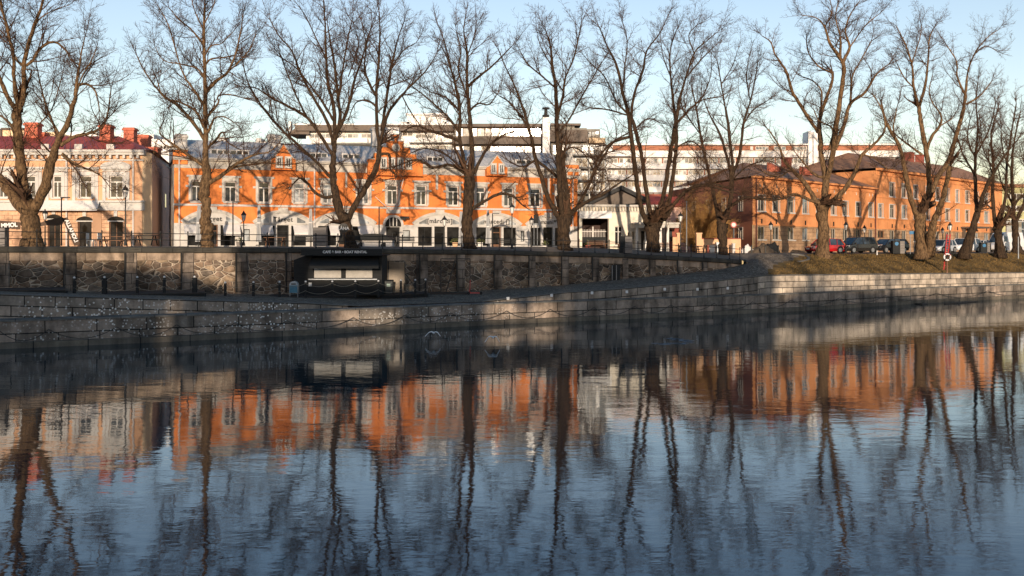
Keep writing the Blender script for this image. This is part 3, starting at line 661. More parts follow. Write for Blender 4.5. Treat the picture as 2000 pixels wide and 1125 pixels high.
# roof
mb = MB(); zr = 15.9; rs = -6.0
mb.face([F1.pt(-.1, 13.645, .45), F1.pt(u_end + .1, 13.645, .45), F1.pt(u_end - .6, zr, rs), F1.pt(1.5, zr, rs)])
mb.face([F1.pt(u_end + .1, 13.645, -D), F1.pt(-.1, 13.645, -D), F1.pt(1.5, zr, rs), F1.pt(u_end - .6, zr, rs)])
mb.face([F1.pt(u_end + .1, 13.645, .45), F1.pt(u_end + .1, 13.645, -D), F1.pt(u_end - .6, zr, rs)]); mb.face([F1.pt(-.1, 13.645, -D), F1.pt(-.1, 13.645, .45), F1.pt(1.5, zr, rs)])
roof = mb.build('roof', M['roofmetal'], b1)
sm = MB(); u = .4
while u < u_end - .5:
    k = 1.0; sm.bar(F1.pt(u, 13.66, .42), F1.pt(lerp(1.5, u_end - .6, u / u_end), zr + .02, rs), .035, .05); u += .62
sm.build('standing_seams', M['seam'], roof)
def gable(uc, hw, z0, za, steps, wins, round_=False, zwin=(12.9, 13.9), winw=.34):
    m = MB()
    if steps:   # stepped gable outline
        pts = [(-hw, z0), (hw, z0)]
        n = steps; 
        for k in range(n):
            x = hw * (1 - k / (n + .25)); zz = z0 + (za - z0) * (.38 + .62 * k / n) if k else z0 + (za - z0) * .38
            pts += [(x, pts[-1][1]), (x, zz)] if k else [(x, zz)]
            pts += [(hw * (1 - (k + 1) / (n + .25)), zz)]
        pts.append((hw * .16, za)); pts.append((-hw * .16, za))
        pts += [(-x, z) for x, z in reversed(pts[2:-2])]
    else: pts = [(-hw, z0), (hw, z0), (hw, z0 + (za - z0) * .42), (hw * .78, z0 + (za - z0) * .46), (0, za), (-hw * .78, z0 + (za - z0) * .46), (-hw, z0 + (za - z0) * .42)]
    p3 = [F1.pt(uc + x, z, .62) for x, z in pts]
    m.prism(p3, F1.n * -0.6)
    g = m.build('gable', M['orange'], b1)
    ring = pts[1:] + pts[:1]
    for (x0, z0_), (x1, z1_) in zip(ring[:-1], ring[1:]):
        if abs(x0 - x1) < 1e-6 or (z0_ == z0 and z1_ == z0): continue
        c = MB(); c.bar(F1.pt(uc + x0, z0_ + .05, .33), F1.pt(uc + x1, z1_ + .05, .33), .72, .09); c.build('gable_coping', M['stone'], g)
    r = MB(); tl = (za - 13.7) / (15.9 - 13.65) * 6.4
    sh = z0 + (za - z0) * (.42 if not steps else .38)
    tz = za - (.35 if steps else .1)
    r.face([F1.pt(uc, tz, .0), F1.pt(uc + hw * .95, sh - .05, .0), F1.pt(uc + hw * .95, sh - .05, -1.2), F1.pt(uc, tz, -tl)])
    r.face([F1.pt(uc - hw * .95, sh - .05, .0), F1.pt(uc, tz, .0), F1.pt(uc, tz, -tl), F1.pt(uc - hw * .95, sh - .05, -1.2)])
    r.build('gable_roof', M['roofmetal'], g)
    for w in wins:
        window(F1, g, uc + w - winw, uc + w + winw, zwin[0], zwin[1], depth=0, bars='V', trim=.10, sill=True, d=.70, fw=.06)
    if round_:
        q = MB(); cc = F1.pt(uc, za - 1.25, .62)
        ringp = [cc + F1.t * math.cos(a) * .42 + Vector((0, 0, 1)) * math.sin(a) * .42 for a in [k * math.pi / 8 for k in range(16)]]
        q.prism(ringp, F1.n * .08); o = q.build('round_window', M['stone'], g)
        q = MB(); ringp = [F1.pt(uc, za - 1.25, .705) + F1.t * math.cos(a) * .28 + Vector((0, 0, 1)) * math.sin(a) * .28 for a in [k * math.pi / 8 for k in range(16)]]
        q.prism(ringp, F1.n * .01); q.build('pane', M['glasscurtain'], o)
    return g
gable(F1.u(552), 1.12, 12.70, F1.z(552, 283), 0, (-.42, .42), zwin=(13.0, 13.85), winw=.22)
gable(F1.u(770), 2.75, 12.45, F1.z(770, 265), 4, (-1.25, -.42, .42, 1.25), True, (13.2, 14.1), .25)
gable(F1.u(967), 1.12, 12.70, F1.z(966, 305), 0, (-.42, .42), zwin=(13.0, 13.85), winw=.22)
# corner turrets and parapet
def turret(px0, px1, pyt, spire):
    m = MB(); a, b = F1.u(px0), F1.u(px1); zt = F1.z(px0, pyt); F1.box(m, a, b, 13.0, zt, -1.2, .2); o = m.build('corner_turret', M['orange'], b1)
    m = MB(); F1.box(m, a - .1, b + .1, zt + .002, zt + .18, -1.3, .3)
    if spire:
        c = F1.pt((a + b) / 2, 0, -.5); m.lathe([(.85, zt + .18), (.30, zt + .9), (.20, zt + 1.3), (.28, zt + 1.5), (.01, zt + 2.1)], c, 4, sq=True)
    m.build('turret_cap', M['stone'], o)
turret(338, 366, 293, False); turret(1108, 1129, 322, True)
# chimneys and roof lights
for px, w, py0, py1, d_ in ((357, .55, 262, 292, -3.5), (549, .62, 263, 290, -5.0), (768, .8, 249, 275, -6.0), (1069, 0, 0, 0, 0)):
    if not w: continue
    uc = F1.u(px); Yc = (F1.pt(uc, 0, d_)).y; m = MB(); F1.box(m, uc - w, uc + w, ZW(py1, Yc) - .6, ZW(py0, Yc), d_ - .4, d_ + .4); F1.box(m, uc - w - .1, uc + w + .1, ZW(py0, Yc) - .35, ZW(py0, Yc) - .15, d_ - .5, d_ + .5)
    m.build('chimney', M['white'], roof)
for px in (432, 470, 626, 690, 856, 1030):
    uc = F1.u(px); m = MB(); F1.box(m, uc - .9, uc + .9, 14.0, 14.62, -2.6, -1.1); o = m.build('roof_dormer', M['roofmetal'], roof)
    for k in (-.55, 0, .55): m = MB(); F1.box(m, uc + k - .22, uc + k + .22, 14.1, 14.5, -1.11, -1.08); m.build('dormer_pane', M['glass'], o)
# vertical white pilaster strips under the eave, downpipes, end quoins
for px, z0, w in ((676, 11.2, .09), (853, 11.2, .12), (1071, 11.0, .12)):
    m = MB(); F1.box(m, F1.u(px) - w, F1.u(px) + w, z0, 12.675, -.02, .09); m.build('pilaster_strip', M['stone'], b1)
for px in (350, 614, 1118):
    m = MB(); m.tube([F1.pt(F1.u(px), 5.5, .12), F1.pt(F1.u(px), 12.9, .12), F1.pt(F1.u(px), 13.4, .4)], .075, 6); m.build('downpipe', M['pipe'], b1)
# arches over the shopfronts
SIGNS = ['Tårget', 'Tårget', None, '[mårcedi]', 'mårcedi []', 'mami*']
for (a, b), sg in zip(ARCH, SIGNS):
    ua, ub = F1.u(a), F1.u(b); c = (ua + ub) / 2; hw = (ub - ua) / 2; rise = 1.02 if b - a > 90 else .9
    rr = (hw * hw + rise * rise) / (2 * rise); zc = ZG + rise - rr; a0 = math.asin(hw / rr)
    N = 18; m = MB(); th = .30
    for k in range(N):
        t0 = -a0 + 2 * a0 * k / N; t1 = -a0 + 2 * a0 * (k + 1) / N
        def q(t, r_, d): return F1.pt(c + math.sin(t) * r_, zc + math.cos(t) * r_, d)
        m.hexa([q(t0, rr, .16), q(t1, rr, .16), q(t1, rr, -.02), q(t0, rr, -.02), q(t0, rr + th, .16), q(t1, rr + th, .16), q(t1, rr + th, -.02), q(t0, rr + th, -.02)])
    F1.box(m, c - .45, c + .45, ZG + rise + .02, ZG + rise + th + .22, -.02, .22)
    arch = m.build('shopfront_arch', M['stone'], b1)
    m = MB(); pts = [F1.pt(c - hw, ZG - .02, .03)] + [F1.pt(c + math.sin(t) * rr, zc + math.cos(t) * rr, .03) for t in [-a0 + 2 * a0 * k / N for k in range(N + 1)]] + [F1.pt(c + hw, ZG - .02, .03)]
    m.prism(pts, F1.n * .05); m.build('arch_panel', M['white'], arch)
    for sgn in (-1, 1):      # side lights of the arch
        m = MB()
        x0, x1 = c + sgn * hw * .50, c + sgn * hw * .80
        zt = lambda x: zc + math.sqrt(rr * rr - (x - c) ** 2) - .14
        m.prism([F1.pt(x0, ZG + .10, .082), F1.pt(x1, ZG + .10, .082), F1.pt(x1, max(ZG + .14, zt(x1)), .082), F1.pt(x0, zt(x0), .082)], F1.n * .01)
        m.build('arch_light', M['glasscurtain'], arch)
    if sg:
        cu = bpy.data.curves.new('t', 'FONT'); cu.body = sg; cu.size = .62; cu.extrude = .015; cu.align_x = 'CENTER'; cu.space_character = 1.1; cu.offset = .012
        to = bpy.data.objects.new('t', cu); SC.collection.objects.link(to); bpy.context.view_layer.update()
        me = bpy.data.meshes.new_from_object(to); bpy.data.objects.remove(to)
        me.materials.clear(); me.materials.append(M['darkletter']); lo = bpy.data.objects.new('shop_lettering', me); put(lo, arch)
        ang = math.atan2(F1.t.y, F1.t.x); lo.location = F1.pt(c, ZG + .22, .11) - base_of(arch); lo.rotation_euler = (R(90), 0, ang)
# shop windows and doors inside the arches
for i, (a, b, c, e) in enumerate(g_h):
    if i < len(ARCH) * 3 and i % 3 == 1 or i == len(ARCH) * 3:
        m = MB(); dd = -.33 + .02
        w = .1; F1.box(m, a, a + w, c, e, dd, dd + .08); F1.box(m, b - w, b, c, e, dd, dd + .08); F1.box(m, a + w, b - w, e - w, e, dd, dd + .08); F1.box(m, a + w, b - w, e - .62, e - .54, dd, dd + .07); F1.box(m, a + w, b - w, c, c + .35, dd, dd + .06)
        if i == len(ARCH) * 3: F1.box(m, (a + b) / 2 - .05, (a + b) / 2 + .05, c, e - .62, dd, dd + .07)
        o = m.build('door', M['wood'] if i % 2 else M['charcoal'], b1)
        g = MB(); g.face([F1.pt(a, c, dd + .01), F1.pt(b, c, dd + .01), F1.pt(b, e, dd + .01), F1.pt(a, e, dd + .01)]); g.build('pane', M['shop'], o)
    else:
        window(F1, b1, a, b, c, e, depth=.31, glass='shop' if i < 18 else 'glasscurtain', bars='V' if i % 3 == 0 else '', sill=False, fw=.05, fm='charcoal', d=.02)
# round headed main door in the middle
um = sum(door_u) / 2; hw = (door_u[1] - door_u[0]) / 2 + .1; m = MB()
pts = [F1.pt(um - hw, 7.45, .03)] + [F1.pt(um + hw * math.sin(t), 7.62 + hw * math.cos(t) * .95, .03) for t in [-math.pi / 2 + math.pi * k / 16 for k in range(17)]] + [F1.pt(um + hw, 7.45, .03)]
m.prism(pts, F1.n * .05); o = m.build('door_fanlight', M['shop'], b1)
m = MB()
for k in range(16):
    t0, t1 = -math.pi / 2 + math.pi * k / 16, -math.pi / 2 + math.pi * (k + 1) / 16
    q = lambda t, r_, d: F1.pt(um + r_ * math.sin(t), 7.62 + r_ * math.cos(t) * .95, d)
    m.hexa([q(t0, hw, .18), q(t1, hw, .18), q(t1, hw, -.02), q(t0, hw, -.02), q(t0, hw + .24, .18), q(t1, hw + .24, .18), q(t1, hw + .24, -.02), q(t0, hw + .24, -.02)])
for k in (-.35, 0, .35): F1.box(m, um + k - .04, um + k + .04, 7.5, 8.35 - abs(k) * .3, .085, .11)
F1.box(m, um - .7, um + .7, 8.75, 9.15, -.02, .2)
m.build('fanlight_frame', M['white'], o)
# awnings on the two left shopfronts and the third
for a, b in ((357, 392), (433, 468), (498, 532), (570, 602), (640, 660), (696, 727)):
    ua, ub = F1.u(a) + .1, F1.u(b); m = MB()
    m.hexa([F1.pt(ua, 6.72, .95), F1.pt(ub, 6.72, .95), F1.pt(ub, 6.80, .90), F1.pt(ua, 6.80, .90), F1.pt(ua, 7.42, .1), F1.pt(ub, 7.42, .1), F1.pt(ub, 7.5, .08), F1.pt(ua, 7.5, .08)])
    F1.box(m, ua, ub, 6.50, 6.719, .93, .96)
    m.build('awning', M['canvas'], b1)
m = MB()      # base course
F1.box(m, 0, u_end, 5.0, 5.45, .02, .10); 
m.build('base_course', M['stone'], b1)
# flagpoles above the door
for px0, py0, px1, py1 in ((768, 417, 726, 386), (770, 415, 780, 352)):
    m = MB(); a = F1.pt(F1.u(px0), F1.z(px0, py0), .1); b_ = F1.pt(F1.u(px1), F1.z(px1, py1), 1.6); m.tube([a, b_], .035, 6); m.build('flagpole', M['lettering'], b1)
m = MB(); uc = F1.u(777); F1.box(m, uc, uc + .9, F1.z(777, 427), F1.z(777, 423), .9, .95); m.prism([F1.pt(uc + .1, F1.z(777, 426), .93), F1.pt(uc + .8, F1.z(777, 424), .93), F1.pt(uc + .35, F1.z(777, 431), .93)], F1.n * .04); m.bar(F1.pt(uc + .3, F1.z(777, 425), 0), F1.pt(uc + .3, F1.z(777, 425), .95), .05); m.build('hanging_sign', M['blackmetal'], b1)

# ------------------------------------------------------------------ cream building at the left
F2 = Fac(-130, 91.5, 278, 92.0)
b2 = thing('cream_building', 'cream plaster house with ornate white window surrounds and a red metal roof at the left', 'building', F2.pt(F2.L * .6, 5.3))
W2 = [(-98, -72, 0), (-48, -22, 0), (-3, 14, 0), (50, 69, 0), (103, 120, 0), (155, 179, 1), (214, 240, 1)]
zt2, zb2 = F2.z(0, 343), F2.z(0, 386)
h2 = [(F2.u(a), F2.u(b), zb2, zt2) for a, b, k in W2]
z_b = F2.z(0, 411); ze2 = F2.z(0, 300)
mb = MB(); F2.wall(mb, 0, F2.L, z_b, ze2 + .3, h2)
# chamfered plain end and shaded side
C0 = F2.pt(F2.L, 0); C1 = Vector((XW(297, 92.7), 92.7, 0)); C2 = Vector((XW(338, 113), 113, 0))
UZ = Vector((0, 0, 1))
mb.build('wall', M['cream'], b2)
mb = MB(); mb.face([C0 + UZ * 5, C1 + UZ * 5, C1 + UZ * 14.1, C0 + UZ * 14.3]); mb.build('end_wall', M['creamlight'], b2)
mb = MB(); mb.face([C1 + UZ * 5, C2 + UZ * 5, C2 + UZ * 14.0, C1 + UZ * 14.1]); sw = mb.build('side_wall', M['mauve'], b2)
for f0, zz in ((.55, 9.6), (.78, 7.4), (.78, 10.0)):
    p = lerp(C1, C2, f0); q = lerp(C1, C2, f0 + .06); m = MB(); off = Vector((.04, 0, 0)); m.hexa([p + UZ * zz, q + UZ * zz, q + UZ * zz + off, p + UZ * zz + off, p + UZ * (zz + 1.4), q + UZ * (zz + 1.4), q + UZ * (zz + 1.4) + off, p + UZ * (zz + 1.4) + off]); m.build('side_window', M['glass'], sw)
gh2 = [(F2.u(a), F2.u(b), 5.4, F2.z(a, y)) for a, b, y in ((-90, -60, 431), (-30, -6, 431), (93, 118, 428), (152, 179, 432), (213, 240, 432))]
mb = MB(); F2.wall(mb, 0, F2.L, 5.0, z_b, gh2, .3); mb.build('ground_floor_wall', M['rusticcream'], b2)
for (a, b, c, e), (x0, x1, k) in zip(h2, W2):
    o = window(F2, b2, a, b, c, e, bars='T' , trim=.30, trimmat='white'); um = (a + b) / 2; t = MB()
    F2.box(t, a - .62, a - .33, c - .25, e + .35, -.02, .10); F2.box(t, b + .33, b + .62, c - .25, e + .35, -.02, .10)
    F2.box(t, a - .75, b + .75, e + .62, e + .80, -.02, .30); F2.box(t, a - .62, b + .62, e + .40, e + .618, -.02, .08); F2.box(t, a - .65, b + .65, c - .55, c - .26, -.02, .12)
    if k and x0 > 200:
        pts = [F2.pt(um + (hwx := (b - a) / 2 + .8) * math.sin(t_) , e + .80 + .55 * (math.cos(t_) - .0), 0) for t_ in [-math.pi / 2 + math.pi * j / 12 for j in range(13)]]
        t.prism(pts, F2.n * .2)
    t.build('window_pediment', M['white'], o)
mb = MB(); F2.box(mb, -.2, F2.L + .25, z_b + .002, z_b + .75, -.02, .22); F2.box(mb, -.2, F2.L + .3, z_b + .752, z_b + .92, -.02, .42); mb.build('string_course', M['white'], b2)
mb = MB(); F2.box(mb, F2.u(75), F2.u(198), z_b + .1, z_b + .18, .2, 1.1); 
mb.hexa([F2.pt(F2.u(75), z_b - .05, 1.1), F2.pt(F2.u(198), z_b - .05, 1.1), F2.pt(F2.u(198), z_b - .05, 1.0), F2.pt(F2.u(75), z_b - .05, 1.0), F2.pt(F2.u(75), z_b + .8, .42), F2.pt(F2.u(198), z_b + .8, .42), F2.pt(F2.u(198), z_b + .9, .40), F2.pt(F2.u(75), z_b + .9, .40)])
mb.build('awning', M['canvas'], b2)
mb = MB(); F2.box(mb, -.2, F2.L + .15, ze2 - .65, ze2 - .5, -.02, .15); F2.box(mb, -.2, F2.L + .3, ze2 - .12, ze2 + .12, -.02, .5); F2.box(mb, -.2, F2.L + .35, ze2 + .122, ze2 + .34, -.02, .68)
u = 0
while u < F2.L: F2.box(mb, u, u + .22, ze2 - .42, ze2 - .13, -.02, .42); u += .62
for px in (-60, 92, 157, 219): F2.box(mb, F2.u(px) - .35, F2.u(px) + .35, ze2 + .345, ze2 + .85, .1, .5)
mb.build('cornice', M['white'], b2)
mb = MB(); a, b_, c = C0 + UZ * (ze2 + .1), C1 + UZ * (ze2 + .0), C2 + UZ * (ze2 - .1); o_ = Vector((.35, -.1, 0))
mb.prism([a, a + UZ * .35 , c + UZ * .35 , c], o_); mb.build('side_gutter', M['white'], b2)
mb = MB(); zr2 = 5.3 + (485 - 266) * 99 / FPX; e0 = ze2 + .345
p_a, p_b = F2.pt(-.3, e0, .7), F2.pt(F2.L + .3, e0, .7); r_a, r_b = Vector((F2.A.x, 99, zr2)), Vector((XW(232, 99), 99, zr2))
cb1 = C1 + UZ * (e0) + Vector((.3, 0, 0)); cb2 = C2 + UZ * e0 + Vector((.3, 0, 0)); r_c = Vector((XW(262, 114), 114, zr2 - .5))
mb.face([p_a, p_b, r_b, r_a]); mb.face([p_b, cb1, r_b]); mb.face([cb1, cb2, r_c, r_b]); mb.face([r_a, r_b, r_c, Vector((F2.A.x, 114, e0))]); mb.face([cb2, Vector((F2.A.x, 116, e0)), Vector((F2.A.x, 114, e0)), r_c])
roof2 = mb.build('roof', M['redroof'], b2)
m = MB(); k = 0
while k < 34: 
    t = k / 34; m.bar(lerp(p_a, p_b, t) + UZ * .02, lerp(r_a, r_b, min(1, t)) + UZ * .02, .03, .04); k += .9
m.build('standing_seams', mat('red_roof_seams', (0.30, 0.06, 0.06), None, 2, 0.35), roof2)
for px0, px1, py0, py1, Y in ((48, 73, 239, 275, 98), (73, 86, 258, 275, 99), (194, 215, 243, 290, 96.5), (241, 261, 249, 292, 99), (268, 289, 263, 300, 104), (283, 308, 287, 318, 101)):
    m = MB(); x0, x1 = XW(px0, Y), XW(px1, Y); z0, z1 = ZW(py1, Y), ZW(py0, Y); m.box(x0, x1, Y, Y + 1.0, z0, z1 - .28); m.box(x0 - .12, x1 + .12, Y - .12, Y + 1.12, z1 - .278, z1 - .1); m.box(x0 - .04, x1 + .04, Y - .04, Y + 1.04, z1 - .098, z1)
    m.build('chimney', M['redbrick'], roof2)
for px in (131, 261):
    m = MB(); m.tube([F2.pt(F2.u(px), 5.4, .14), F2.pt(F2.u(px), ze2 - .3, .14), F2.pt(F2.u(px) + .15, ze2, .5)], .085, 6); m.build('downpipe', M['pipe'], b2)
for px in (70, 190, 270): m = MB(); F2.box(m, F2.u(px) - .4, F2.u(px) + .4, 5.0, z_b, -.02, .07); m.build('pilaster', M['rusticcream'], b2)
for i, (a, b, c, e) in enumerate(gh2):
    o = window(F2, b2, a, b, c, e, depth=.28, glass='shop', bars='V' if i != 3 else '', sill=False, fw=.06, fm='wood')
    t = MB(); um = (a + b) / 2; hw = (b - a) / 2
    pts = [F2.pt(um + (hw + .15) * math.sin(q), e + .02 + .42 * math.cos(q), 0) for q in [-math.pi / 2 + math.pi * j / 10 for j in range(11)]]
    t.prism(pts, F2.n * .04); 
    oo = t.build('arched_light', M['shop'], o); t = MB()
    F2.box(t, um - .16, um + .16, e + .45, e + .95, -.02, .14); F2.box(t, a - .12, b + .12, e - .05, e + .05, -.05, .07); t.build('keystone', M['white'], o)

# ------------------------------------------------------------------ ochre building at the right (low wing and tall wing)
TT = Vector((0.7071, 0.7071, 0))
class FacP(Fac):
    def __init__(s, A, t, L): s.A = A; s.t = t; s.L = L; s.B = A + t * L; s.n = Vector((t.y, -t.x, 0))
PA = Vector((XW(1470, 105), 105, 0)); PB = Vector((XW(1931, 155), 155, 0)); tt = (PB - PA).normalized()
F3 = FacP(PA, tt, F3L := (PB - PA).length + 6)
b3 = thing('ochre_building', 'long ochre building seen at an angle, brown tile roof over a beige stone ground floor', 'building', F3.pt(20, 4.85))
up = [(1480, 1494), (1509, 1522), (1538, 1551), (1567, 1578), (1594, 1604), (1623, 1632), (1646, 1656), (1671, 1680), (1696, 1705), (1715, 1724), (1737, 1747), (1761, 1770), (1784, 1792), (1808, 1815), (1827, 1835), (1846, 1854), (1866, 1873), (1885, 1893), (1904, 1911), (1922, 1931)]
uT = F3.u(1712)
zw0, zw1 = 9.28, 10.98
hU = [(F3.u(a), F3.u(b), zw0, zw1) for a, b in up]
hL = [(F3.u(a) - .02, F3.u(b) + .02, 6.25, 7.62) for a, b in up if not (1714 < a < 1720)]
hT = [(F3.u(a), F3.u(b), 12.05, 13.85) for a, b in up if a > 1730]
hS = [(F3.u(x) - .17, F3.u(x) + .17, 11.85, 12.2) for x in (1485, 1492, 1518, 1545, 1573, 1597, 1630, 1652, 1673, 1699, 1705)]
hD = [(F3.u(1716), F3.u(1727), 4.9, 6.4), (F3.u(1714), F3.u(1727), 6.6, 7.6)]
mb = MB(); F3.wall(mb, 0, uT, 7.8, 12.75, hU + hS); F3.wall(mb, uT, F3L, 7.8, 15.2, hU + hT); mb.build('wall', M['ochre'], b3)
mb = MB(); F3.wall(mb, 0, F3L, 4.4, 7.8, hL + hD, .25, .03); mb.build('ground_floor_wall', M['rustic'], b3)
rnd = random.Random(5)
for h in hU: window(F3, b3, *h, depth=.16, glass=rnd.choice(['glass', 'glass', 'glass', 'glassblue']), bars='T', trim=.07, fw=.055, fm='greyframe', trimmat='white')
for h in hL: window(F3, b3, *h, depth=.2, glass=rnd.choice(['glass', 'glass', 'glassblue']), bars='V', fw=.05, fm='greyframe', d=.03)
for h in hT: window(F3, b3, *h, depth=.16, glass=rnd.choice(['glass', 'glassblue', 'glass']), bars='X', trim=.07, fw=.055, fm='greyframe', trimmat='white')
for h in hS: window(F3, b3, *h, depth=.16, glass='shop', bars='', fw=.03, sill=False)
for h in hD: window(F3, b3, *h, depth=.2, glass='shop', bars='V', fm='wood', fw=.12, sill=False, d=.03)
mb = MB(); F3.box(mb, -.08, F3L, 9.0, 9.14, -.02, .10); F3.box(mb, -.05, F3L, 7.75, 7.87, -.02, .12); F3.box(mb, uT, F3L, 11.78, 11.9, -.02, .08); mb.build('string_course', M['ochre'], b3)
mb = MB(); F3.box(mb, -.2, uT - .3, 12.755, 12.95, -.02, .45); F3.box(mb, -.2, uT - .3, 12.3, 12.4, -.02, .1); F3.box(mb, uT - .2, F3L, 15.205, 15.5, -.02, .5); F3.box(mb, uT, F3L, 14.6, 14.72, -.02, .1); mb.build('cornice', M['ochre'], b3)
for h in hL: mb = MB(); F3.box(mb, (h[0] + h[1]) / 2 - .07, (h[0] + h[1]) / 2 + .07, 7.95, 8.45, -.02, .1); mb.build('wall_anchor', M['blackmetal'], b3)
for px in (1475, 1708):
    m = MB(); m.tube([F3.pt(F3.u(px), 4.8, .14), F3.pt(F3.u(px), 12.7, .14)], .08, 6); m.build('downpipe', mat('brown_pipe', (.12, .04, .03), None, 4, .5) if px == 1475 else bpy.data.materials['brown_pipe'], b3)
m = MB(); F3.box(m, F3.u(1876), F3.u(1900), 8.25, 8.5, 0, 2.4); F3.box(m, F3.u(1878), F3.u(1881), 4.8, 8.249, .05, .4); m.build('entrance_canopy', M['brownclad'], b3)
# side wall (faces left, its shade darkened into the plaster colour), back, far end
SB = Vector((XW(1312, 128), 128, 0)); nb = -F3.n * 11
mb = MB(); mb.face([SB + UZ * 4, PA + UZ * 4, PA + UZ * 12.75, SB + UZ * 12.75], [(0, 4), (23, 4), (23, 12.75), (0, 12.75)]); sdw = mb.build('side_wall', mat('shaded_ochre_plaster', (0.36, 0.14, 0.08), (0.28, 0.105, 0.065), .6, .9, .1, 8), b3)
sd = (PA - SB).normalized(); sn = Vector((sd.y, -sd.x, 0))
FS = FacP(SB, sd, (PA - SB).length)
for k in range(5):
    uu = 2.6 + k * 4.4
    for z0, z1 in ((6.25, 7.6), (9.28, 10.98)): window(FS, sdw, uu, uu + 1.1, z0, z1, depth=-.02, d=0.02, bars='T', fw=.06, fm='greyframe', sill=False)
mb = MB(); mb.box
FE = F3.pt(F3L, 0); FEb = FE - F3.n * 12
mb.face([FE + UZ * 4, FEb + UZ * 4, FEb + UZ * 15.2, FE + UZ * 15.2]); T0 = F3.pt(uT, 0); T0b = T0 - F3.n * 12
mb.face([T0b + UZ * 12, T0 + UZ * 12, T0 + UZ * 15.2, T0b + UZ * 15.2]); mb.face([FEb + UZ * 4, T0b + UZ * 4, T0b + UZ * 15.2, FEb + UZ * 15.2]); mb.build('end_wall', M['ochre'], b3)
mb = MB()
e1, e2 = F3.pt(-.3, 12.96, .5), F3.pt(uT - .3, 12.96, .5); bk = F3.pt(uT - .3, 12.96, -14)
rg1, rg2 = F3.pt(9.0, 15.3, -6.5), F3.pt(uT - .3, 15.3, -6.5); s2 = Vector((SB.x - .4, SB.y, 12.96))
rgs = Vector((SB.x + 7.5, SB.y + 1, 15.3))
mb.face([e1, e2, rg2, rg1]); mb.face([s2, e1, rg1, rgs]); mb.face([rg1, rg2, bk, F3.pt(8, 12.96, -14)]); mb.face([rgs, rg1, F3.pt(8, 12.96, -14), Vector((SB.x + 14, SB.y, 12.96))])
r3 = mb.build('roof', M['brownroof'], b3)
mb = MB(); a, b_ = F3.pt(uT - .3, 15.51, .6), F3.pt(F3L + .3, 15.51, .6); c_, d_ = F3.pt(F3L + .3, 15.51, -13), F3.pt(uT - .3, 15.51, -13); g0, g1 = F3.pt(uT + 5, 18.2, -6.2), F3.pt(F3L - 2, 18.5, -6.2)
mb.face([a, b_, g1, g0]); mb.face([b_, c_, g1]); mb.face([c_, d_, g0, g1]); mb.face([d_, a, g0]); mb.build('upper_roof', M['brownroof'], r3)
def upx(f, px, d):
    k = (px - 1000) / FPX; a = f.pt(0, 0, d); return (k * a.y - a.x) / (f.t.x - k * f.t.y)
for px, w, z1 in ((1776, .7, 19.5), (1796, .5, 19.4), (1536, .4, 16.3)):
    uc = upx(F3, px, -6.3); m = MB(); F3.box(m, uc - w, uc + w, z1 - 3.6, z1, -6.8, -5.8); F3.box(m, uc - w - .1, uc + w + .1, z1 + .002, z1 + .15, -6.9, -5.7); m.build('chimney', M['rust'], r3)
# roof lights on the low wing
for px in (1548, 1610): m = MB(); uc = F3.u(px); m.hexa([F3.pt(uc, 14.0, -2.0), F3.pt(uc + 1, 14.0, -2.0), F3.pt(uc + 1, 14.0, -3.2), F3.pt(uc, 14.0, -3.2), F3.pt(uc, 14.5, -2.0), F3.pt(uc + 1, 14.5, -2.0), F3.pt(uc + 1, 15.1, -3.2), F3.pt(uc, 15.1, -3.2)]); m.build('roof_dormer', M['redbrick'], r3)

# ------------------------------------------------------------------ white market pavilion and its porch
F4 = Fac(1131, 104.5, 1300, 106)
b4 = thing('white_pavilion', 'low white pavilion with dentil cornice and one wide dark opening beside the orange building', 'pavilion', F4.pt(F4.L / 2, 5))
zc4 = F4.z(1200, 404)
op = [(F4.u(1137), F4.u(1189), 5.2, F4.z(1160, 427)), (F4.u(1201), F4.u(1216), 5.6, F4.z(1208, 442)), (F4.u(1226), F4.u(1230), 6.2, 7.0), (F4.u(1235), F4.u(1239), 6.2, 7.1)]
mb = MB(); F4.wall(mb, 0, F4.L, 4.7, zc4, op, .5); mb.face([F4.pt(F4.L, 4.7), F4.pt(F4.L, 4.7, -9), F4.pt(F4.L, zc4, -9), F4.pt(F4.L, zc4)]); mb.face([F4.pt(0, zc4), F4.pt(F4.L, zc4), F4.pt(F4.L, zc4, -9), F4.pt(0, zc4, -9)])
w4 = mb.build('wall', mat('cream_white_plaster', (0.76, 0.70, 0.58), (0.64, 0.58, 0.47), 1.5, .8, .15, 9), b4)
mb = MB(); a, b_, c, e = op[0]; F4.box(mb, a - .3, b_ + .3, c, e + .3, -4.6, -4.5); F4.box(mb, a - .3, a - .2, c, e + .3, -4.5, -.5); F4.box(mb, b_ + .2, b_ + .3, c, e + .3, -4.5, -.5); F4.box(mb, a - .2, b_ + .2, e + .2, e + .3, -4.5, -.5); mb.build('interior', mat('dark_interior', (.06, .035, .03), None, 2, .8), b4)
mb = MB(); zc_ = (c + e) / 2 + .25
F4.box(mb, a, b_, zc_, zc_ + .06, -1.2, -1.1); u = a
while u < b_ - .05: F4.box(mb, u, u + .035, zc_ - .95, zc_ + .25, -1.17, -1.13); u += .17
F4.box(mb, (a + b_) / 2 - .05, (a + b_) / 2 + .05, zc_ - 1, zc_ + .55, -1.2, -1.1); mb.build('picket_rail', M['frame'], b4)
mb = MB(); F4.box(mb, a, b_, 5.9, 6.5, -1.6, -1.0); mb.build('counter', M['charcoal'], b4)
mb = MB(); F4.box(mb, a - .3, b_ + .3, e + .02, F4.z(1160, 412), 0, .14); mb.build('fascia_panel', M['panelwhite'], b4)
mb = MB(); F4.box(mb, 0.0, F4.L + .3, zc4 + .002, zc4 + .22, -.3, .45); F4.box(mb, 0.0, F4.L + .1, zc4 - .55, zc4 - .45, -.02, .08); u = .1
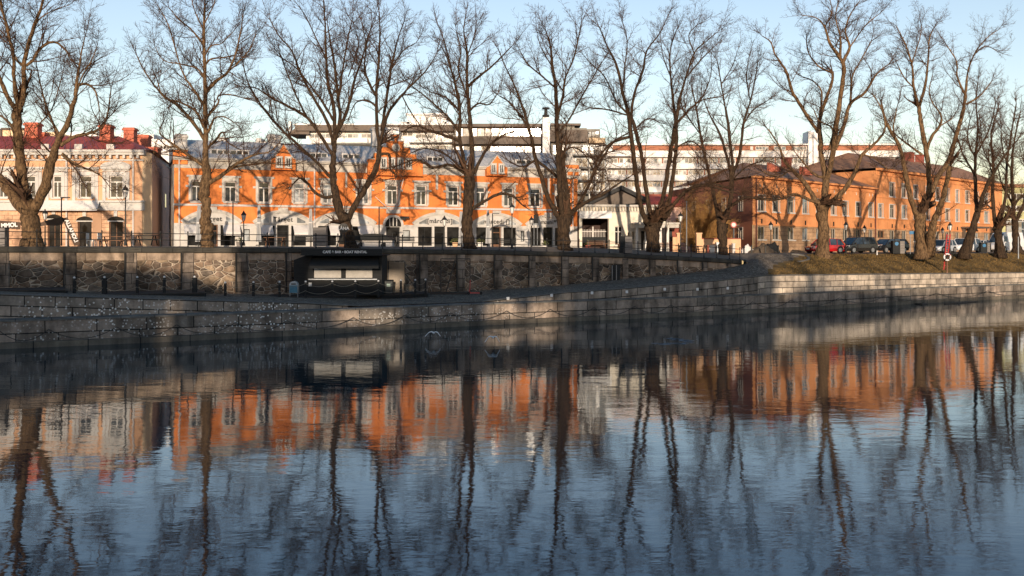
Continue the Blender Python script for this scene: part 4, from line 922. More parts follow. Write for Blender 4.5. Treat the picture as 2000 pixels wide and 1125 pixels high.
while u < F4.L: F4.box(mb, u, u + .12, zc4 - .40, zc4 - .002, -.02, .32); u += .32
mb.build('cornice', M['stone'], b4)
window(F4, b4, *op[1], depth=.3, glass='shop', bars='X', fw=.08)
for h in op[2:]: window(F4, b4, *h, depth=.3, glass='shop', bars='', fw=.04)
# dark pitched roof of the hall behind
b5 = thing('market_hall_roof', 'dark wide gabled hall rising behind the white pavilion', 'hall', Vector((XW(1200, 112), 112, 5)))
mb = MB(); Yh = 110; mb.box(XW(1148, Yh), XW(1262, Yh), Yh, Yh + 20, 5, ZW(404, Yh)); mb.build('wall', M['greyclad'], b5)
mb = MB(); ap = lambda y: Vector((XW(1212, Yh), y, ZW(371, Yh))); l = Vector((XW(1146, Yh), Yh, ZW(403, Yh))); r_ = Vector((XW(1264, Yh), Yh, ZW(396, Yh)))
for q, s_ in ((l, -1), (r_, 1)):
    dy = Vector((0, 22, 0)); th = Vector((0, 0, .45)); a_ = ap(Yh - 1); q2 = Vector((q.x, Yh - 1, q.z)); mb.hexa([q2, a_, a_ + dy, q2 + dy, q2 + th, a_ + th, a_ + dy + th, q2 + dy + th])
mb.build('roof', mat('dark_roofing_felt', (.035, .035, .035), None, 2, .8), b5)
mb = MB(); mb.prism([l + Vector((0, -.2, 0)), r_ + Vector((0, -.2, 0)), ap(Yh - .2)], (0, .15, 0)); mb.build('gable_wall', M['brownclad'], b5)
# porch with posts
b6 = thing('white_porch', 'small white porch with flat roof on slim posts, right of the pavilion', 'porch', Vector((XW(1282, 101), 101, 4.8)))
mb = MB(); x0, x1 = XW(1240, 101), XW(1326, 101); zp = ZW(440, 101); mb.box(x0, x1, 101, 104.5, zp - .25, zp + .12); mb.box(x0 - .15, x1 + .15, 100.85, 104.6, zp + .122, zp + .28); mb.build('flat_roof', M['stone'], b6)
for px in (1244, 1262, 1290, 1304): m = MB(); x = XW(px, 101.2); m.box(x - .12, x + .12, 101.1, 101.34, 4.75, zp - .252); m.build('post', M['frame'], b6)
mb = MB(); mb.box(x0 + .4, XW(1296, 104), 104.0, 104.2, 4.75, zp - .26); mb.build('back_wall', M['white'], b6)
for px in (1252, 1272): mb = MB(); mb.box(XW(px, 104), XW(px + 8, 104), 103.96, 103.99, 5.0, 7.1); mb.build('door', M['shop'], b6)
mb = MB(); mb.box(XW(1300, 103.8), XW(1325, 103.8), 103.6, 104.2, 4.75, zp - .26); mb.build('brick_end', M['rust'], b6)
mb = MB(); mb.box(XW(1303, 103.5), XW(1313, 103.5), 103.55, 103.59, 6.0, 7.2); mb.build('window', M['glass'], b6)
# garden wall in peach plaster
for (xa, xb, y0, lab) in ((1370, 1447, 467, 'low peach garden wall with a tall gate pillar at its left end'), (1314, 1322, 463, 'narrow peach gate wall beside the white porch')):
    bw = thing('garden_wall', lab, 'garden wall', Vector((XW((xa + xb) / 2, 100), 100, 4.8)))
    mb = MB(); mb.box(XW(xa, 100), XW(xb, 100), 100, 100.35, 4.6, ZW(y0, 100)); mb.build('wall', M['peach'], bw)
    mb = MB(); mb.box(XW(xa, 100), XW(xb, 100), 99.95, 100.4, ZW(y0, 100) + .002, ZW(y0, 100) + .1); mb.build('wall_coping', M['rust'], bw)
    px = xa - 10 if xa > 1350 else xb; m = MB(); m.box(XW(px, 100), XW(px + (10 if xa > 1350 else 7), 100), 99.85, 100.5, 4.6, ZW(457, 100)); m.box(XW(px, 100) - .06, XW(px + (10 if xa > 1350 else 7), 100) + .06, 99.79, 100.56, ZW(457, 100) + .002, ZW(457, 100) + .12); m.build('pillar', M['peach'], bw)
# dark red low house and red roofed house behind
b7 = thing('mauve_house', 'mauve plaster house with red roof seen between the pavilion and the bush', 'house', Vector((XW(1300, 116), 116, 5)))
mb = MB(); Yh = 116; mb.box(XW(1255, Yh), XW(1352, Yh), Yh, Yh + 8, 4.6, ZW(405, Yh)); mb.build('wall', M['mauve'], b7)
mb = MB(); mb.hexa([(XW(1252, Yh), Yh - .4, ZW(404, Yh)), (XW(1348, Yh), Yh - .4, ZW(404, Yh)), (XW(1348, Yh), Yh + 8, ZW(404, Yh)), (XW(1252, Yh), Yh + 8, ZW(404, Yh)), (XW(1256, Yh), Yh + 3.6, ZW(380, Yh)), (XW(1340, Yh), Yh + 3.6, ZW(380, Yh)), (XW(1340, Yh), Yh + 4.2, ZW(380, Yh)), (XW(1256, Yh), Yh + 4.2, ZW(380, Yh))]); mb.build('roof', M['redroof'], b7)
for px in (1262, 1320, 1334): mb = MB(); mb.box(XW(px, Yh), XW(px + 7, Yh), Yh - .05, Yh - .02, 7.2, 8.8); mb.build('window', M['glass'], b7)
# ------------------------------------------------------------------ buildings further back
def bx(mb, px0, px1, py0, py1, Y, dep=6.0, dy=0.0):
    mb.box(XW(px0, Y), XW(px1, Y), Y - dy, Y + dep, ZW(py1, Y), ZW(py0, Y))
def winrow(parent, name, px0, px1, py0, py1, Y, n, gap=.25, gm='glassblue', fr='frame', blinds=0.3, rnd=random.Random(11)):
    """a strip of windows: one frame band, each pane of the band in one mesh pattern"""
    m = MB(); x0, x1 = XW(px0, Y), XW(px1, Y); z0, z1 = ZW(py1, Y), ZW(py0, Y); w = (x1 - x0) / n
    for k in range(n): m.box(x0 + k * w - .05, x0 + k * w + .05, Y - .06, Y + .03, z0, z1)
    m.box(x1 - .05, x1 + .05, Y - .06, Y + .03, z0, z1); m.box(x0, x1, Y - .05, Y + .02, z0, z0 + .08); m.box(x0, x1, Y - .05, Y + .02, z1 - .08, z1)
    o = m.build(name, M[fr], parent)
    g = MB(); g.box(x0 + .02, x1 - .02, Y - .005, Y + .02, z0 + .04, z1 - .04); g.build('pane', M[gm], o)
    for k in range(n):
        if rnd.random() < blinds:
            g = MB(); g.box(x0 + k * w + .05, x0 + (k + 1) * w - .05, Y - .025, Y - .007, z0 + .08 + (z1 - z0) * rnd.choice((0, 0, .4)), z1 - .08); g.build('blind', M['glasscurtain'], o)
    return o
M['brownwin'] = M['brownclad']
# hotel with white bands
h = thing('hotel_building', 'large white and brown stepped modern block rising behind the orange building', 'building', Vector((XW(800, 138), 138, 5)))
Y = 138
m = MB(); bx(m, 598, 985, 258, 420, Y, 14); m.build('white_wall', M['panelwhite'], h)
m = MB(); bx(m, 580, 988, 247, 257.5, Y, 15, 1.4); m.build('brown_fascia', M['brownclad'], h)
m = MB(); bx(m, 578, 990, 244.5, 246.8, Y, 15, 1.6); m.build('roof_edge', M['panelwhite'], h)
winrow(h, 'window_strip', 604, 700, 261, 270, Y - .05, 9); winrow(h, 'window_strip', 706, 760, 261, 270, Y - .05, 5); winrow(h, 'window_strip', 776, 806, 258, 266, Y - .05, 3, gm='glass'); winrow(h, 'window_strip', 812, 960, 262, 271, Y - .05, 13)
m = MB(); bx(m, 800, 975, 271.5, 280, Y, 2, 1.5); bx(m, 610, 720, 272, 281, Y, 2, 1.2); m.build('balcony_band', M['panelwhite'], h)
winrow(h, 'window_strip', 820, 975, 284, 300, Y - .05, 12, blinds=.5)
m = MB(); bx(m, 640, 760, 283, 286, Y, 2, 3); m.build('terrace_edge', M['greyclad'], h)
m = MB(); bx(m, 795, 872, 224, 246, Y + 4, 8); bx(m, 793, 874, 222, 224.5, Y + 4, 9, .5); bx(m, 780, 800, 238, 246, Y + 4, 6); bx(m, 868, 884, 238, 246, Y + 4, 5); m.build('roof_penthouse', M['panelwhite'], h)
m = MB(); bx(m, 757, 779, 249, 275, Y - 3, 3); m.build('stair_tower', M['panelwhite'], h)
# slanted glass roof left edge of the hotel
m = MB(); Yq = Y; m.prism([P(580, 247, Yq - 1), P(604, 247, Yq - 1), P(604, 262, Yq - 1), P(562, 262, Yq - 1)], (0, 6, 0)); m.build('slanted_end', M['brownclad'], h)
m = MB(); bx(m, 564, 568, 237, 256, Y + 2, 1); m.build('flue', M['lettering'], h)
g = thing('brown_office_block', 'dark brown and glass office block behind the right half of the orange building', 'office block', Vector((XW(980, 134), 134, 5)))
Y = 134
m = MB(); bx(m, 888, 1060, 249, 420, Y, 12); m.build('wall', M['greyclad'], g)
m = MB(); bx(m, 884, 1060, 243, 248.8, Y, 12, .8); bx(m, 884, 1060, 268, 283, Y, 12, 1.2); m.build('brown_band', M['brownclad'], g)
winrow(g, 'window_strip', 890, 1058, 250, 267, Y - .05, 12, gm='glassblue', fr='brownclad', blinds=.1); winrow(g, 'window_strip', 890, 1058, 285, 308, Y - .05, 10, gm='glassblue', fr='brownclad', blinds=.2)
m = MB(); bx(m, 1076, 1146, 250, 420, Y - 1, 12); bx(m, 1076, 1122, 241, 250, Y - 1, 9); m.build('clad_block', M['greyclad'], g)
m = MB(); bx(m, 1074, 1146, 255, 278, Y - 1, 10, 1.0); bx(m, 1075, 1134, 242, 246, Y - 1, 9, .6); x = 1076
m.build('upper_cladding', M['brownclad'], g)
m = MB(); bx(m, 1146, 1172, 252, 420, Y, 12); m.build('clad_block', M['greyclad'], g)
winrow(g, 'window_strip', 1148, 1170, 256, 268, Y - .05, 3, gm='glassblue', fr='brownclad')
m = MB(); bx(m, 1150, 1182, 270, 280, Y - 1, 8, .5); m.build('balcony_band', M['creamlight'], g)
for yy in (283, 308, 333, 355):
    winrow(g, 'window_strip', 1080, 1182, yy, yy + 19, Y - 1.6, 9, gm='glassblue', fr='greymetal', blinds=.35)
m = MB()
for yy in (303, 328, 352, 376): bx(m, 1076, 1184, yy, yy + 3.5, Y - 1.5, 4, 1.2)
bx(m, 1146, 1184, 281, 400, Y - 1.2, 6); m.build('balcony_slabs', M['greyclad'], g)
m = MB()
for px in (1107, 1150, 1162, 1184): bx(m, px, px + 2, 283, 398, Y - 2.6, .25)
m.build('balcony_post', M['frame'], g)
tw = thing('white_chimney_tower', 'tall slim white chimney shaft with dark pot standing before the brown office block', 'chimney', Vector((XW(1067, 128), 128, 5)))
m = MB(); bx(m, 1060, 1074, 229, 420, 128, 2); m.build('shaft', M['panelwhite'], tw)
m = MB(); c = P(1066, 229, 129); m.lathe([(.45, 0), (.45, .3), (.22, .35), (.2, 1.0), (.5, 1.05), (.45, 1.25), (.2, 1.3)], c, 8); m.build('chimney_pot', M['blackmetal'], tw)
# long apartment slab
s = thing('apartment_slab', 'long white apartment slab with rows of window bands and an orange top storey', 'apartment building', Vector((XW(1450, 152), 152, 5)))
Y = 152
m = MB(); bx(m, 1176, 1757, 284, 420, Y, 12); m.build('wall', M['panelwhite'], s)
m = MB(); bx(m, 1195, 1759, 281.5, 284.3, Y, 13, .8); m.build('roof_edge', M['panelwhite'], s)
m = MB(); bx(m, 1197, 1757, 285, 293.5, Y, 1, .25); m.build('orange_band', M['brickband'], s)
for a, b in ((1416, 1434), (1476, 1500), (1512, 1534), (1548, 1575), (1466, 1470)):
    winrow(s, 'window_strip', a, b, 286, 293, Y - .27, max(1, (b - a) // 6), blinds=.4)
rnd = random.Random(2)
for yy in (307, 330, 353, 376):
    m = MB(); bx(m, 1183, 1757, yy, yy + 1.6, Y, 1, .35); m.build('brown_sill_band', M['brownclad'], s)
    a = 1184
    while a < 1745:
        b = a + rnd.choice([22, 30, 38]); b = min(b, 1752)
        winrow(s, 'window_strip', a, b, yy + 1.8, yy + 12, Y - .03, max(2, (b - a) // 7), blinds=.35)
        m = MB(); bx(m, b + .5, b + 3.5, yy + 1.8, yy + 12, Y, .5, .05); m.build('brown_panel', M['brickband'], s); a = b + 4
m = MB(); bx(m, 1180, 1240, 296, 306, Y, .5, .8); bx(m, 1180, 1240, 319, 329, Y, .5, .8); bx(m, 1180, 1240, 342, 352, Y, .5, .8); m.build('balcony_front', M['panelwhite'], s)
m = MB(); bx(m, 1579, 1589, 256, 330, Y - 1, 3); bx(m, 1589.2, 1597, 258, 330, Y - 1.6, 3); m.build('lift_tower', M['panelwhite'], s)
rb = thing('red_glazed_house', 'red framed building with railings low behind the pavilion roof', 'building', Vector((XW(1290, 130), 130, 5)))
m = MB(); bx(m, 1236, 1345, 379, 430, 130, 8); m.build('wall', M['rust'], rb)
winrow(rb, 'window_strip', 1240, 1342, 383, 395, 129.9, 12, gm='glassblue', fr='brickband', blinds=.4)
# left background
w = thing('white_terrace_building', 'white stepped building with terraces behind the red chimneys', 'building', Vector((XW(250, 130), 130, 5)))
m = MB(); bx(m, 120, 268, 259, 330, 130, 10); bx(m, 262, 300, 262, 330, 127, 8); bx(m, 295, 345, 272, 340, 124, 8); bx(m, 300, 330, 290, 340, 121, 3); m.build('wall', M['panelwhite'], w)
winrow(w, 'window_strip', 272, 296, 270, 278, 126.9, 4, gm='glass'); winrow(w, 'window_strip', 300, 338, 284, 292, 123.9, 6, gm='glass')
w = thing('yellow_domed_house', 'pale yellow house with a rounded gable behind the left end of the orange building', 'house', Vector((XW(375, 118), 118, 5)))
Y = 118; m = MB(); cx, z0 = XW(376, Y), ZW(296, Y); r_ = XW(395, Y) - XW(376, Y)
pts = [(cx - r_, Y, z0 - 3)] + [(cx - r_ * math.cos(t), Y, z0 + .95 * r_ * math.sin(t)) for t in [math.pi * k / 14 for k in range(15)]] + [(cx + r_, Y, z0 - 3)]
m.prism([Vector(p) for p in pts], (0, 8, 0)); bx(m, 338, 420, 300, 340, Y, 8); m.build('wall', M['creamlight'], w)
w = thing('flat_roofed_block', 'small brown flat roofed block on the skyline at the far left', 'building', Vector((XW(20, 125), 125, 5)))
m = MB(); bx(m, 5, 46, 254, 330, 125, 9); bx(m, 85, 110, 258, 330, 125, 9); m.build('wall', M['creamlight'], w); m = MB(); bx(m, 4, 47, 250, 253.8, 125, 9, .3); bx(m, -40, 3, 252, 330, 125, 8); m.build('roof_edge', M['brownclad'], w)
w = thing('grey_attic_house', 'low grey attic house on the skyline behind the tall tree on the left', 'house', Vector((XW(460, 122), 122, 5)))
m = MB(); bx(m, 400, 545, 277, 330, 122, 8); m.build('wall', M['roofmetal'], w); m = MB(); bx(m, 425, 440, 268, 280, 123, 2); bx(m, 500, 510, 270, 280, 123, 2); m.build('chimney', M['white'], w)
# far right
w = thing('yellow_green_building', 'pale yellow green building behind the trees at the right edge', 'building', Vector((XW(2000, 185), 185, 5)))
Y = 185; m = MB(); bx(m, 1950, 2160, 366, 500, Y, 14); m.build('wall', mat('yellow_green_plaster', (.42, .42, .22), (.34, .34, .18), .5, .8), w)
for yy in (378, 402, 428): winrow(w, 'window_strip', 1962, 2150, yy, yy + 11, Y - .05, 16, gm='glass', blinds=.2)
m = MB(); bx(m, 1945, 2165, 360, 366, Y, 15, .6); m.build('roof', M['brownroof'], w)
w = thing('glass_entrance_frame', 'grey steel and glass entrance frame at the right edge behind the van', 'entrance', Vector((XW(1990, 150), 150, 5)))
Y = 150; m = MB()
for px in (1966, 1982, 2000, 2020, 2045): bx(m, px, px + 1.5, 432, 492, Y, .3)
for yy in (432, 447, 462): bx(m, 1966, 2046, yy, yy + 1.5, Y + .02, .25)
m.build('steel_frame', M['greymetal'], w); m = MB(); bx(m, 1967, 2045, 434, 492, Y + .35, .1); m.build('pane', M['glassblue'], w)

# ------------------------------------------------------------------ the near bank behind the camera: it shades the river and the lower quay
m = MB(); m.face([(-400, -6, 3.5), (-400, -400, 3.5), (500, -400, 3.5), (500, -6, 3.5)]); m.face([(-400, -6, -1), (-400, -6, 3.5), (500, -6, 3.5), (500, -6, -1)])
struct(m.build('near_street', M['asphalt']))
def near_house(x0, x1, ztop, Y0, label, sun_gaps=()):
    h = thing('near_house', label, 'house', Vector(((x0 + x1) / 2, Y0, 3.5)))
    m = MB()
    if sun_gaps:      # unseen top storey, a screen with openings added to let sun patches through
        zl = min(g[2] for g in sun_gaps) - .3; m.box(x0, x1, Y0 - 12, Y0, 3.5, zl); zs = sorted(set([zl, ztop - 2.2] + [v for g in sun_gaps for v in g[2:]])); xs = sorted(set([x0, x1] + [v for g in sun_gaps for v in g[:2]]))
        for a, b in zip(xs[:-1], xs[1:]):
            for c, e in zip(zs[:-1], zs[1:]):
                if not any(g[0] < (a + b) / 2 < g[1] and g[2] < (c + e) / 2 < g[3] for g in sun_gaps): m.box(a, b, Y0 - 6.4, Y0 - 6, c, e)
    else: m.box(x0, x1, Y0 - 12, Y0, 3.5, ztop - 2.2)
    m.build('wall', M['ochre'], h)
    m = MB(); m.hexa([(x0 - .3, Y0 - 12.3, ztop - 2.2), (x1 + .3, Y0 - 12.3, ztop - 2.2), (x1 + .3, Y0 + .3, ztop - 2.2), (x0 - .3, Y0 + .3, ztop - 2.2), (x0 + 3, Y0 - 7, ztop), (x1 - 3, Y0 - 7, ztop), (x1 - 3, Y0 - 5, ztop), (x0 + 3, Y0 - 5, ztop)]); m.build('roof', M['brownroof'], h)
    m = MB(); x = x0 + 2
    while x < x1 - 2:
        z = 5
        while z < ztop - 4.2: m.box(x, x + 1.2, Y0 - .05, Y0 + .03, z, z + 1.7); z += 3.2
        x += 3
    m.build('window', M['glass'], h)
TE = math.tan(R(SUN_EL)); SX = math.tan(R(SUN_AZ))
def near_for(xa, xb, Yt, zt, Y0, label, holes=()):
    """house whose roof line shades the far bank at distance Yt up to height zt between xa and xb"""
    d = Yt - (Y0 - 6); near_house(xa + SX * d, xb + SX * d, zt + TE * d / math.cos(R(SUN_AZ)), Y0, label, [(a + SX * (Yh - Y0 + 6), b + SX * (Yh - Y0 + 6), za + TE * (Yh - Y0 + 6), zb + TE * (Yh - Y0 + 6)) for a, b, za, zb, Yh in holes])
NEAR = [(-75, -20.1, 66, 4.15, -34, 'long ochre house on the near bank, behind the viewer to the left'),
        (-20.0, 3.9, 78, 6.6, -34, 'tall ochre house on the near bank directly behind the viewer', [(-11.0, -7.4, -.1, 1.4, 64), (-1.8, 3.4, -.2, 1.35, 73), (-14.6, -8.2, 2.9, 3.75, 71.8)]),  # openings added to drop sun patches on the quay and kiosk
        (4.0, 22.3, 84, 6.6, -34, 'tall ochre house on the near bank behind the viewer to the right'),
        (22.5, 80, 92, 1.2, -34, 'low ochre house on the near bank, far right behind the viewer')]
for n_ in NEAR: near_for(*n_)
# ------------------------------------------------------------------ trees
def fast_mesh(name, V, Fq, mt, parent):
    me = bpy.data.meshes.new(name); nv, nf = len(V), len(Fq)
    me.vertices.add(nv); me.vertices.foreach_set("co", V.astype(np.float32).ravel())
    me.loops.add(nf * 4); me.loops.foreach_set("vertex_index", Fq.astype(np.int32).ravel())
    me.polygons.add(nf); me.polygons.foreach_set("loop_start", np.arange(nf, dtype=np.int32) * 4); me.polygons.foreach_set("loop_total", np.full(nf, 4, dtype=np.int32))
    me.update(calc_edges=True); me.materials.append(mt); me.shade_smooth()
    o = bpy.data.objects.new(name, me); put(o, parent); return o
def twig_mesh(name, segs, mt, parent, n=3):
    A = np.array([s[0:3] for s in segs]); B = np.array([s[3:6] for s in segs]); r0 = np.array([s[6] for s in segs]); r1 = np.array([s[7] for s in segs])
    L = np.array(base_of(parent)); A = A - L; B = B - L
    d = B - A; d /= np.linalg.norm(d, axis=1, keepdims=True) + 1e-9
    ref = np.tile(np.array([[0.31, 0.95, 0.02]]), (len(A), 1)); x = np.cross(d, ref); x /= np.linalg.norm(x, axis=1, keepdims=True) + 1e-9; y = np.cross(d, x)
    N = len(A); V = np.zeros((N, 2 * n, 3))
    for j in range(n):
        a = 2 * math.pi * j / n; o = x * math.cos(a) + y * math.sin(a)
        V[:, j] = A + o * r0[:, None]; V[:, n + j] = B + o * r1[:, None]
    base = np.arange(N)[:, None] * (2 * n); Fq = np.zeros((N, n, 4), dtype=np.int64)
    for j in range(n):
        k = (j + 1) % n; Fq[:, j] = np.concatenate([base + j, base + k, base + n + k, base + n + j], axis=1)
    return fast_mesh(name, V.reshape(-1, 3), Fq.reshape(-1, 4), mt, parent)
def bark(name, c1, c2, sc=6):
    m, nt, b = newmat(name); L = nt.links; b.inputs["Roughness"].default_value = 0.92; b.inputs["Specular IOR Level"].default_value = 0.15
    g = nd(nt, "ShaderNodeNewGeometry"); mp = nd(nt, "ShaderNodeMapping"); mp.inputs["Scale"].default_value = (1.2, 1.2, .35); L.new(g.outputs["Position"], mp.inputs[0])
    n = nd(nt, "ShaderNodeTexNoise"); n.inputs["Scale"].default_value = sc; n.inputs["Detail"].default_value = 8; n.inputs["Roughness"].default_value = .75; L.new(mp.outputs[0], n.inputs["Vector"])
    r = nd(nt, "ShaderNodeValToRGB"); r.color_ramp.elements[0].position = .38; r.color_ramp.elements[1].position = .62; r.color_ramp.elements[0].color = (*c2, 1); r.color_ramp.elements[1].color = (*c1, 1)
    L.new(n.outputs[0], r.inputs[0]); L.new(r.outputs[0], b.inputs["Base Color"])
    bp = nd(nt, "ShaderNodeBump"); bp.inputs["Strength"].default_value = 1; bp.inputs["Distance"].default_value = .16; L.new(n.outputs[0], bp.inputs["Height"]); L.new(bp.outputs[0], b.inputs["Normal"])
    return m
M['bark'] = bark('grey_brown_bark', (0.25, 0.155, 0.08), (0.034, 0.022, 0.014))
M['barkshade'] = bark('shaded_bark', (0.088, 0.057, 0.034), (0.014, 0.010, 0.008))  # same bark with the shade on these trunks darkened into its colour
M['twig'] = mat('brown_twigs', (0.105, 0.058, 0.034), (0.050, 0.029, 0.018), 1.2, .9, spec=.15)
M['twiggold'] = mat('golden_brown_twigs', (0.55, 0.31, 0.11), (0.34, 0.19, 0.07), 1.0, .9, spec=.15)

def catmull(P_, W_, per=5):
    out = []; n = len(P_)
    for i in range(n - 1):
        p0 = P_[max(0, i - 1)]; p1 = P_[i]; p2 = P_[i + 1]; p3 = P_[min(n - 1, i + 2)]
        for k in range(per):
            t = k / per; t2 = t * t; t3 = t2 * t
            q = .5 * ((2 * p1) + (p2 - p0) * t + (2 * p0 - 5 * p1 + 4 * p2 - p3) * t2 + (3 * p1 - p0 - 3 * p2 + p3) * t3)
            out.append((q, lerp(W_[i], W_[i + 1], t)))
    out.append((P_[-1], W_[-1])); return out

def grow(segs, rnd, x, y, z, dx, dy, dz, length, r, level, dens, wav):
    """one branch of small segments with side shoots; adds (x0 y0 z0 x1 y1 z1 r0 r1)"""
    step = (0.42, 0.30, 0.22, 0.20)[level]; n = max(2, int(length / step)); st = length / n
    gap = (0.44, 0.33, 0.29, 9)[level] / dens; acc = rnd.uniform(0, gap); side = rnd.choice((-1, 1))
    for k in range(n):
        t = k / n; w = wav * (0.13, 0.17, 0.2, 0.2)[level]
        dx += rnd.gauss(0, w); dy += rnd.gauss(0, w); dz += rnd.gauss(0, w) + (0.055, 0.05, 0.04, 0.0)[level]
        l = math.sqrt(dx * dx + dy * dy + dz * dz) + 1e-9; dx /= l; dy /= l; dz /= l
        r0 = r * (1 - .75 * t); r1 = r * (1 - .75 * (t + 1 / n)); nx, ny, nz = x + dx * st, y + dy * st, z + dz * st
        segs.append((x, y, z, nx, ny, nz, max(r0, .0074), max(r1, .0062)))
        acc += st
        while level < 3 and acc > gap and (t > .10 or level > 0):
            acc -= gap
            a = rnd.uniform(0.45, 1.05); phi = rnd.uniform(0, 6.283)
            # a direction at angle a from the branch
            px_, py_, pz_ = math.cos(phi), math.sin(phi), rnd.uniform(-.3, .8)
            dt = px_ * dx + py_ * dy + pz_ * dz; px_ -= dt * dx; py_ -= dt * dy; pz_ -= dt * dz
            pl = math.sqrt(px_ * px_ + py_ * py_ + pz_ * pz_) + 1e-6; ca, sa = math.cos(a), math.sin(a) / pl
            ll = length * rnd.uniform(.34, .66) * (1 - .4 * t) if level < 2 else length * rnd.uniform(.4, .75)
            ll = min(ll, (2.6, 1.6, .9)[level]); ll = max(ll, .32)
            grow(segs, rnd, x, y, z, dx * ca + px_ * sa, dy * ca + py_ * sa, dz * ca + pz_ * sa, ll, max(.0055, r0 * rnd.uniform(.40, .60)), level + 1, dens, wav)
        x, y, z = nx, ny, nz

def tree(name_label, base_px, Y, limbs, seed, dens=1.0, wav=1.0, dark=False, tropism=1.0, reach=1.0, tmin=.25, cat='tree'):
    """limbs: list of [(px, py, width px), ...] traced against distance Y; each limb wanders in depth on its own"""
    rnd = random.Random(seed); bx_, by_ = base_px
    root = thing('bare_tree', name_label, cat, P(bx_, by_, Y), group='bare trees along the far bank')
    mb = MB(); segs = []; placed = []
    for li, limb in enumerate(limbs):
        pts = []; 
        # depth at the limb's start: where it leaves an earlier limb
        d0 = 0.0
        if li:
            best = 1e9
            for q, dd in placed:
                e = (q[0] - limb[0][0]) ** 2 + (q[1] - limb[0][1]) ** 2
                if e < best: best = e; d0 = dd
        slope = 0 if li == 0 else rnd.choice((-1, 1)) * rnd.uniform(.12, .5)
        L = 0; P3 = []; W3 = []
        for k, (x, y, w) in enumerate(limb):
            if k: L += math.hypot(x - limb[k - 1][0], y - limb[k - 1][1]) * Y / FPX
            dep = d0 + slope * L + (rnd.uniform(-.12, .12) * L * .5 if k else 0)
            dep = max(-4.5, min(4.5, dep)); YY = Y + dep
            P3.append(P(x, y, YY)); W3.append(w * Y / FPX / 2 * (1 if w > 16 else .84 if w > 5 else .66))
        sm_ = catmull(P3, W3, 5)
        for k, (p, w) in enumerate(sm_): placed.append((((p.x / p.y) * FPX + 1000, HOR - (p.z - CZ) / p.y * FPX), p.y - Y))
        ph = rnd.uniform(0, 6); rads = []
        for k, (p, w) in enumerate(sm_):
            rads.append(w * (1 + .06 * math.sin(k * 1.7 + ph) + rnd.uniform(-.06, .07)))
        pts3 = [p + Vector((rnd.gauss(0, .03), rnd.gauss(0, .03), rnd.gauss(0, .03))) * min(1, w * 4) for p, w in sm_]
        if li == 0:
            r_b = rads[0]; rads[0] = r_b * 1.22; rads[1] = r_b * 1.08
            pts3.insert(0, pts3[0] - Vector((0, 0, .5))); rads.insert(0, r_b * 1.45)
        mb.tube(pts3, rads, 12 if li == 0 else (10 if W3[0] > .12 else 7))
        # side branches
        tot = 0; cum = [0]
        for a, b in zip(pts3[:-1], pts3[1:]): tot += (b - a).length; cum.append(tot)
        s = 0.0; Lm = tot
        if li == 0 and W3[-1] > .25: s = tot * .97
        else: s = tot * tmin * (1 if W3[0] > .15 else .5)
        while s < tot:
            i = 0
            while i < len(cum) - 2 and cum[i + 1] < s: i += 1
            a, b = pts3[i], pts3[i + 1]; t = (s - cum[i]) / max(1e-6, cum[i + 1] - cum[i]); p = a.lerp(b, t); d = (b - a).normalized(); rr = lerp(rads[i], rads[i + 1], t)
            fr = s / tot; ang = rnd.uniform(.5, 1.1); q = Vector((rnd.gauss(0, 1), rnd.gauss(0, 1), rnd.gauss(.25, .7))); q = (q - d * q.dot(d)).normalized()
            dd = d * math.cos(ang) + q * math.sin(ang); ln = rnd.uniform(1.2, 4.2) * reach * (1.1 - .5 * fr)
            grow(segs, rnd, p.x, p.y, p.z, dd.x, dd.y, dd.z, ln, min(rr * .55, .018 + ln * .013), 0, dens, wav)
            s += rnd.uniform(.22, .57) / dens * (1.0 if rr < .12 else 1.9)
        p, d, rr = pts3[-1], (pts3[-1] - pts3[-2]).normalized(), rads[-1]
        for k in range(3):
            q = d + Vector((rnd.gauss(0, .28), rnd.gauss(0, .28), rnd.gauss(.1, .2))); q.normalize()
            grow(segs, rnd, p.x, p.y, p.z, q.x, q.y, q.z, rnd.uniform(1.6, 3.0) * reach, rr * .7, 0, dens, wav)
    mb.build('trunk', M['barkshade' if dark else 'bark'], root, smooth=True)
    twig_mesh('crown', segs, M['twig'], root)
    return root, len(segs)
